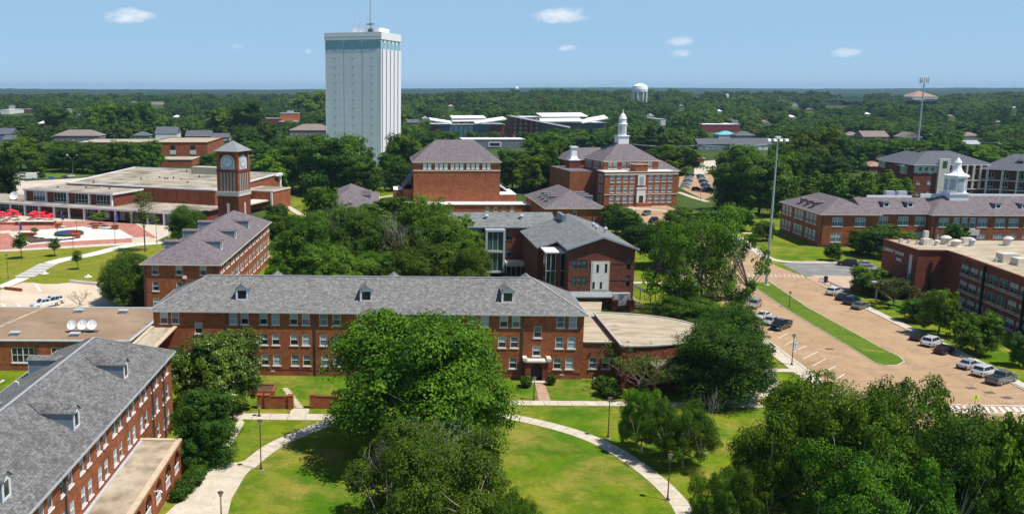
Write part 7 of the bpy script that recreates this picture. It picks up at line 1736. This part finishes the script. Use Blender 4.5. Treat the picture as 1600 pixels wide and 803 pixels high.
# ---- woods round the town
bg_boxes += [(508, 632, 40, 212, 500), (125, 358, 213, 225, 560), (1385, 1605, 233, 300, 374), (640, 785, 219, 330, 329), (895, 1056, 215, 320, 344), (845, 950, 285, 330, 292)]
def limit(px):
    for x, y in ((110, 224), (365, 218), (430, 236), (520, 222), (640, 226), (790, 232), (900, 240), (1080, 238), (1215, 246), (1385, 268), (1700, 266)):
        if px < x: return y
    return 240
rq = random.Random(77); cand = []
y = 330.0
while y < 2450:
    sp = 10.5 + (y - 330) * .0022
    x0, x1 = -.50 * y - 30, .80 * y + 60; x = x0
    while x < x1:
        X, Y = x + rq.uniform(-.5, .5) * sp, y + rq.uniform(-.5, .5) * sp; x += sp
        px, py = proj((X, Y, 0))
        if py > limit(px): continue
        den = noise.noise((X / 130, Y / 160, 2.0))
        if 620 < Y < 1300 and den < -.42: continue
        h = rq.uniform(9, 14.5) * (1 + min(.35, max(0, Y - 700) / 3500)) * (1.0 + .25 * noise.noise((X / 220, Y / 220, 7))); w_ = rq.uniform(11, 18) * (1 + min(.5, max(0, Y - 600) / 2600))
        if rq.random() < .10: h *= 1.35; w_ *= 1.3
        zt = terr(X, Y); tx, ty = proj((X, Y, zt + h)); hw = w_ * .5 * ppm((X, Y, h)); bad = False
        for a, b, t0_, b0_, YY in bg_boxes:
            if px + hw > a and px - hw < b and Y < YY + 34 and ty < b0_ - .35 * (b0_ - t0_): bad = True; break
        if bad: continue
        pn = .5 + .9 * noise.noise((X / 210, Y / 300, 4.4)); cand.append((Y, X, zt, h, w_, min(.999, max(0, .55 * pn + .45 * rq.random()))))
    y += sp
cand.sort()
IND = 190
gl = {'far1': 'mid green tree in the woods among the houses beyond the campus', 'far2': 'full round green tree in the woods among the houses beyond the campus', 'far3': 'fresh green tree in the woods among the houses beyond the campus', 'far4': 'dark green tree in the woods among the houses beyond the campus', 'pine': 'dark pointed pine in the woods among the houses beyond the campus'}
def kindof(r): return 'far1' if r < .3 else 'far2' if r < .55 else 'far3' if r < .72 else 'far4' if r < .965 else 'pine'
vis = [c for c in cand if -40 < proj((c[1], c[0], 5))[0] < 1640]
ind = set(id(c) for c in vis[:IND])
srcobj = {}
for c in cand:
    if id(c) not in ind: continue
    Y, X, zt, h, w_, r = c; k = kindof(r)
    if k == 'pine': h *= 1.25
    t = thing(TM[k]['noun'], gl[k], 'tree', (X, Y, zt), r * 37, 'woods beyond the campus: ' + k.replace('far1', 'mid green').replace('far2', 'round').replace('far3', 'fresh green').replace('far4', 'dark').replace('pine', 'pines'))
    s_ = w_ / TM[k]['W'] * (.62 if k == 'pine' else 1); t.scale = (s_, s_, h / TM[k]['H']); cr = put(TM[k]['crown'], 'crown', t)
    if len(srcobj) < 5 and k not in srcobj: srcobj[k] = cr
    if Y < 520: put(TM[k]['trunk'], 'trunk', t)
rest = [c for c in cand if id(c) not in ind]
me = bpy.data.meshes.new('woodland'); me.from_pydata([(c[1], c[0], c[2]) for c in rest], [], [])
ks = ['far1', 'far2', 'far3', 'far4', 'pine']
a1 = me.attributes.new('kindno', 'FLOAT', 'POINT'); a1.data.foreach_set('value', [float(ks.index(kindof(c[5]))) for c in rest])
a2 = me.attributes.new('sc', 'FLOAT_VECTOR', 'POINT'); sv_ = []
for c in rest:
    k = kindof(c[5]); s_ = c[4] / TM[k]['W'] * (.62 if k == 'pine' else 1); sv_ += [s_, s_, c[3] * (1.25 if k == 'pine' else 1) / TM[k]['H']]
a2.data.foreach_set('vector', sv_)
a3 = me.attributes.new('rt', 'FLOAT_VECTOR', 'POINT'); a3.data.foreach_set('vector', [v_ for c in rest for v_ in (0, 0, c[5] * 37)])
wo = put(me, 'woodland'); tag(wo, kind='stuff')
ng = bpy.data.node_groups.new('woodland', 'GeometryNodeTree'); ng.interface.new_socket('Geometry', in_out='INPUT', socket_type='NodeSocketGeometry'); ng.interface.new_socket('Geometry', in_out='OUTPUT', socket_type='NodeSocketGeometry')
gi, go = ng.nodes.new('NodeGroupInput'), ng.nodes.new('NodeGroupOutput'); jn = ng.nodes.new('GeometryNodeJoinGeometry')
def named(nm, dt):
    q = ng.nodes.new('GeometryNodeInputNamedAttribute'); q.data_type = dt; q.inputs['Name'].default_value = nm; return q.outputs['Attribute']
kn, scn, rtn = named('kindno', 'FLOAT'), named('sc', 'FLOAT_VECTOR'), named('rt', 'FLOAT_VECTOR')
for i, k in enumerate(ks):
    if k not in srcobj: continue
    cp = ng.nodes.new('FunctionNodeCompare'); cp.data_type = 'FLOAT'; cp.operation = 'EQUAL'; cp.inputs['B'].default_value = float(i); cp.inputs['Epsilon'].default_value = .1; ng.links.new(kn, cp.inputs['A'])
    oi = ng.nodes.new('GeometryNodeObjectInfo'); oi.inputs['Object'].default_value = srcobj[k]; oi.transform_space = 'ORIGINAL'; oi.inputs['As Instance'].default_value = True
    ip = ng.nodes.new('GeometryNodeInstanceOnPoints'); ng.links.new(gi.outputs[0], ip.inputs['Points']); ng.links.new(cp.outputs[0], ip.inputs['Selection']); ng.links.new(oi.outputs['Geometry'], ip.inputs['Instance'])
    ng.links.new(scn, ip.inputs['Scale']); er = ng.nodes.new('FunctionNodeEulerToRotation'); ng.links.new(rtn, er.inputs[0]); ng.links.new(er.outputs[0], ip.inputs['Rotation']); ng.links.new(ip.outputs[0], jn.inputs[0])
ng.links.new(jn.outputs[0], go.inputs[0]); md = wo.modifiers.new('woodland', 'NODES'); md.node_group = ng
print('trees', NT['n'], 'wood', len(cand), 'individual', len(ind))

# ------------------------------------------------------------------ haze
hz_m = bpy.data.materials.new('haze'); hz_m.use_nodes = True; ht = hz_m.node_tree; ht.nodes.clear()
ho = ht.nodes.new('ShaderNodeOutputMaterial'); hv = ht.nodes.new('ShaderNodeVolumePrincipled')
hv.inputs['Color'].default_value = (.50, .76, 1.0, 1); hv.inputs['Density'].default_value = .000062; hv.inputs['Anisotropy'].default_value = .2
ht.links.new(hv.outputs[0], ho.inputs['Volume'])
hb = MB().box(-15400, -15400, -25, 15400, 15400, 130); tag(hb.build('haze', hz_m), kind='stuff')
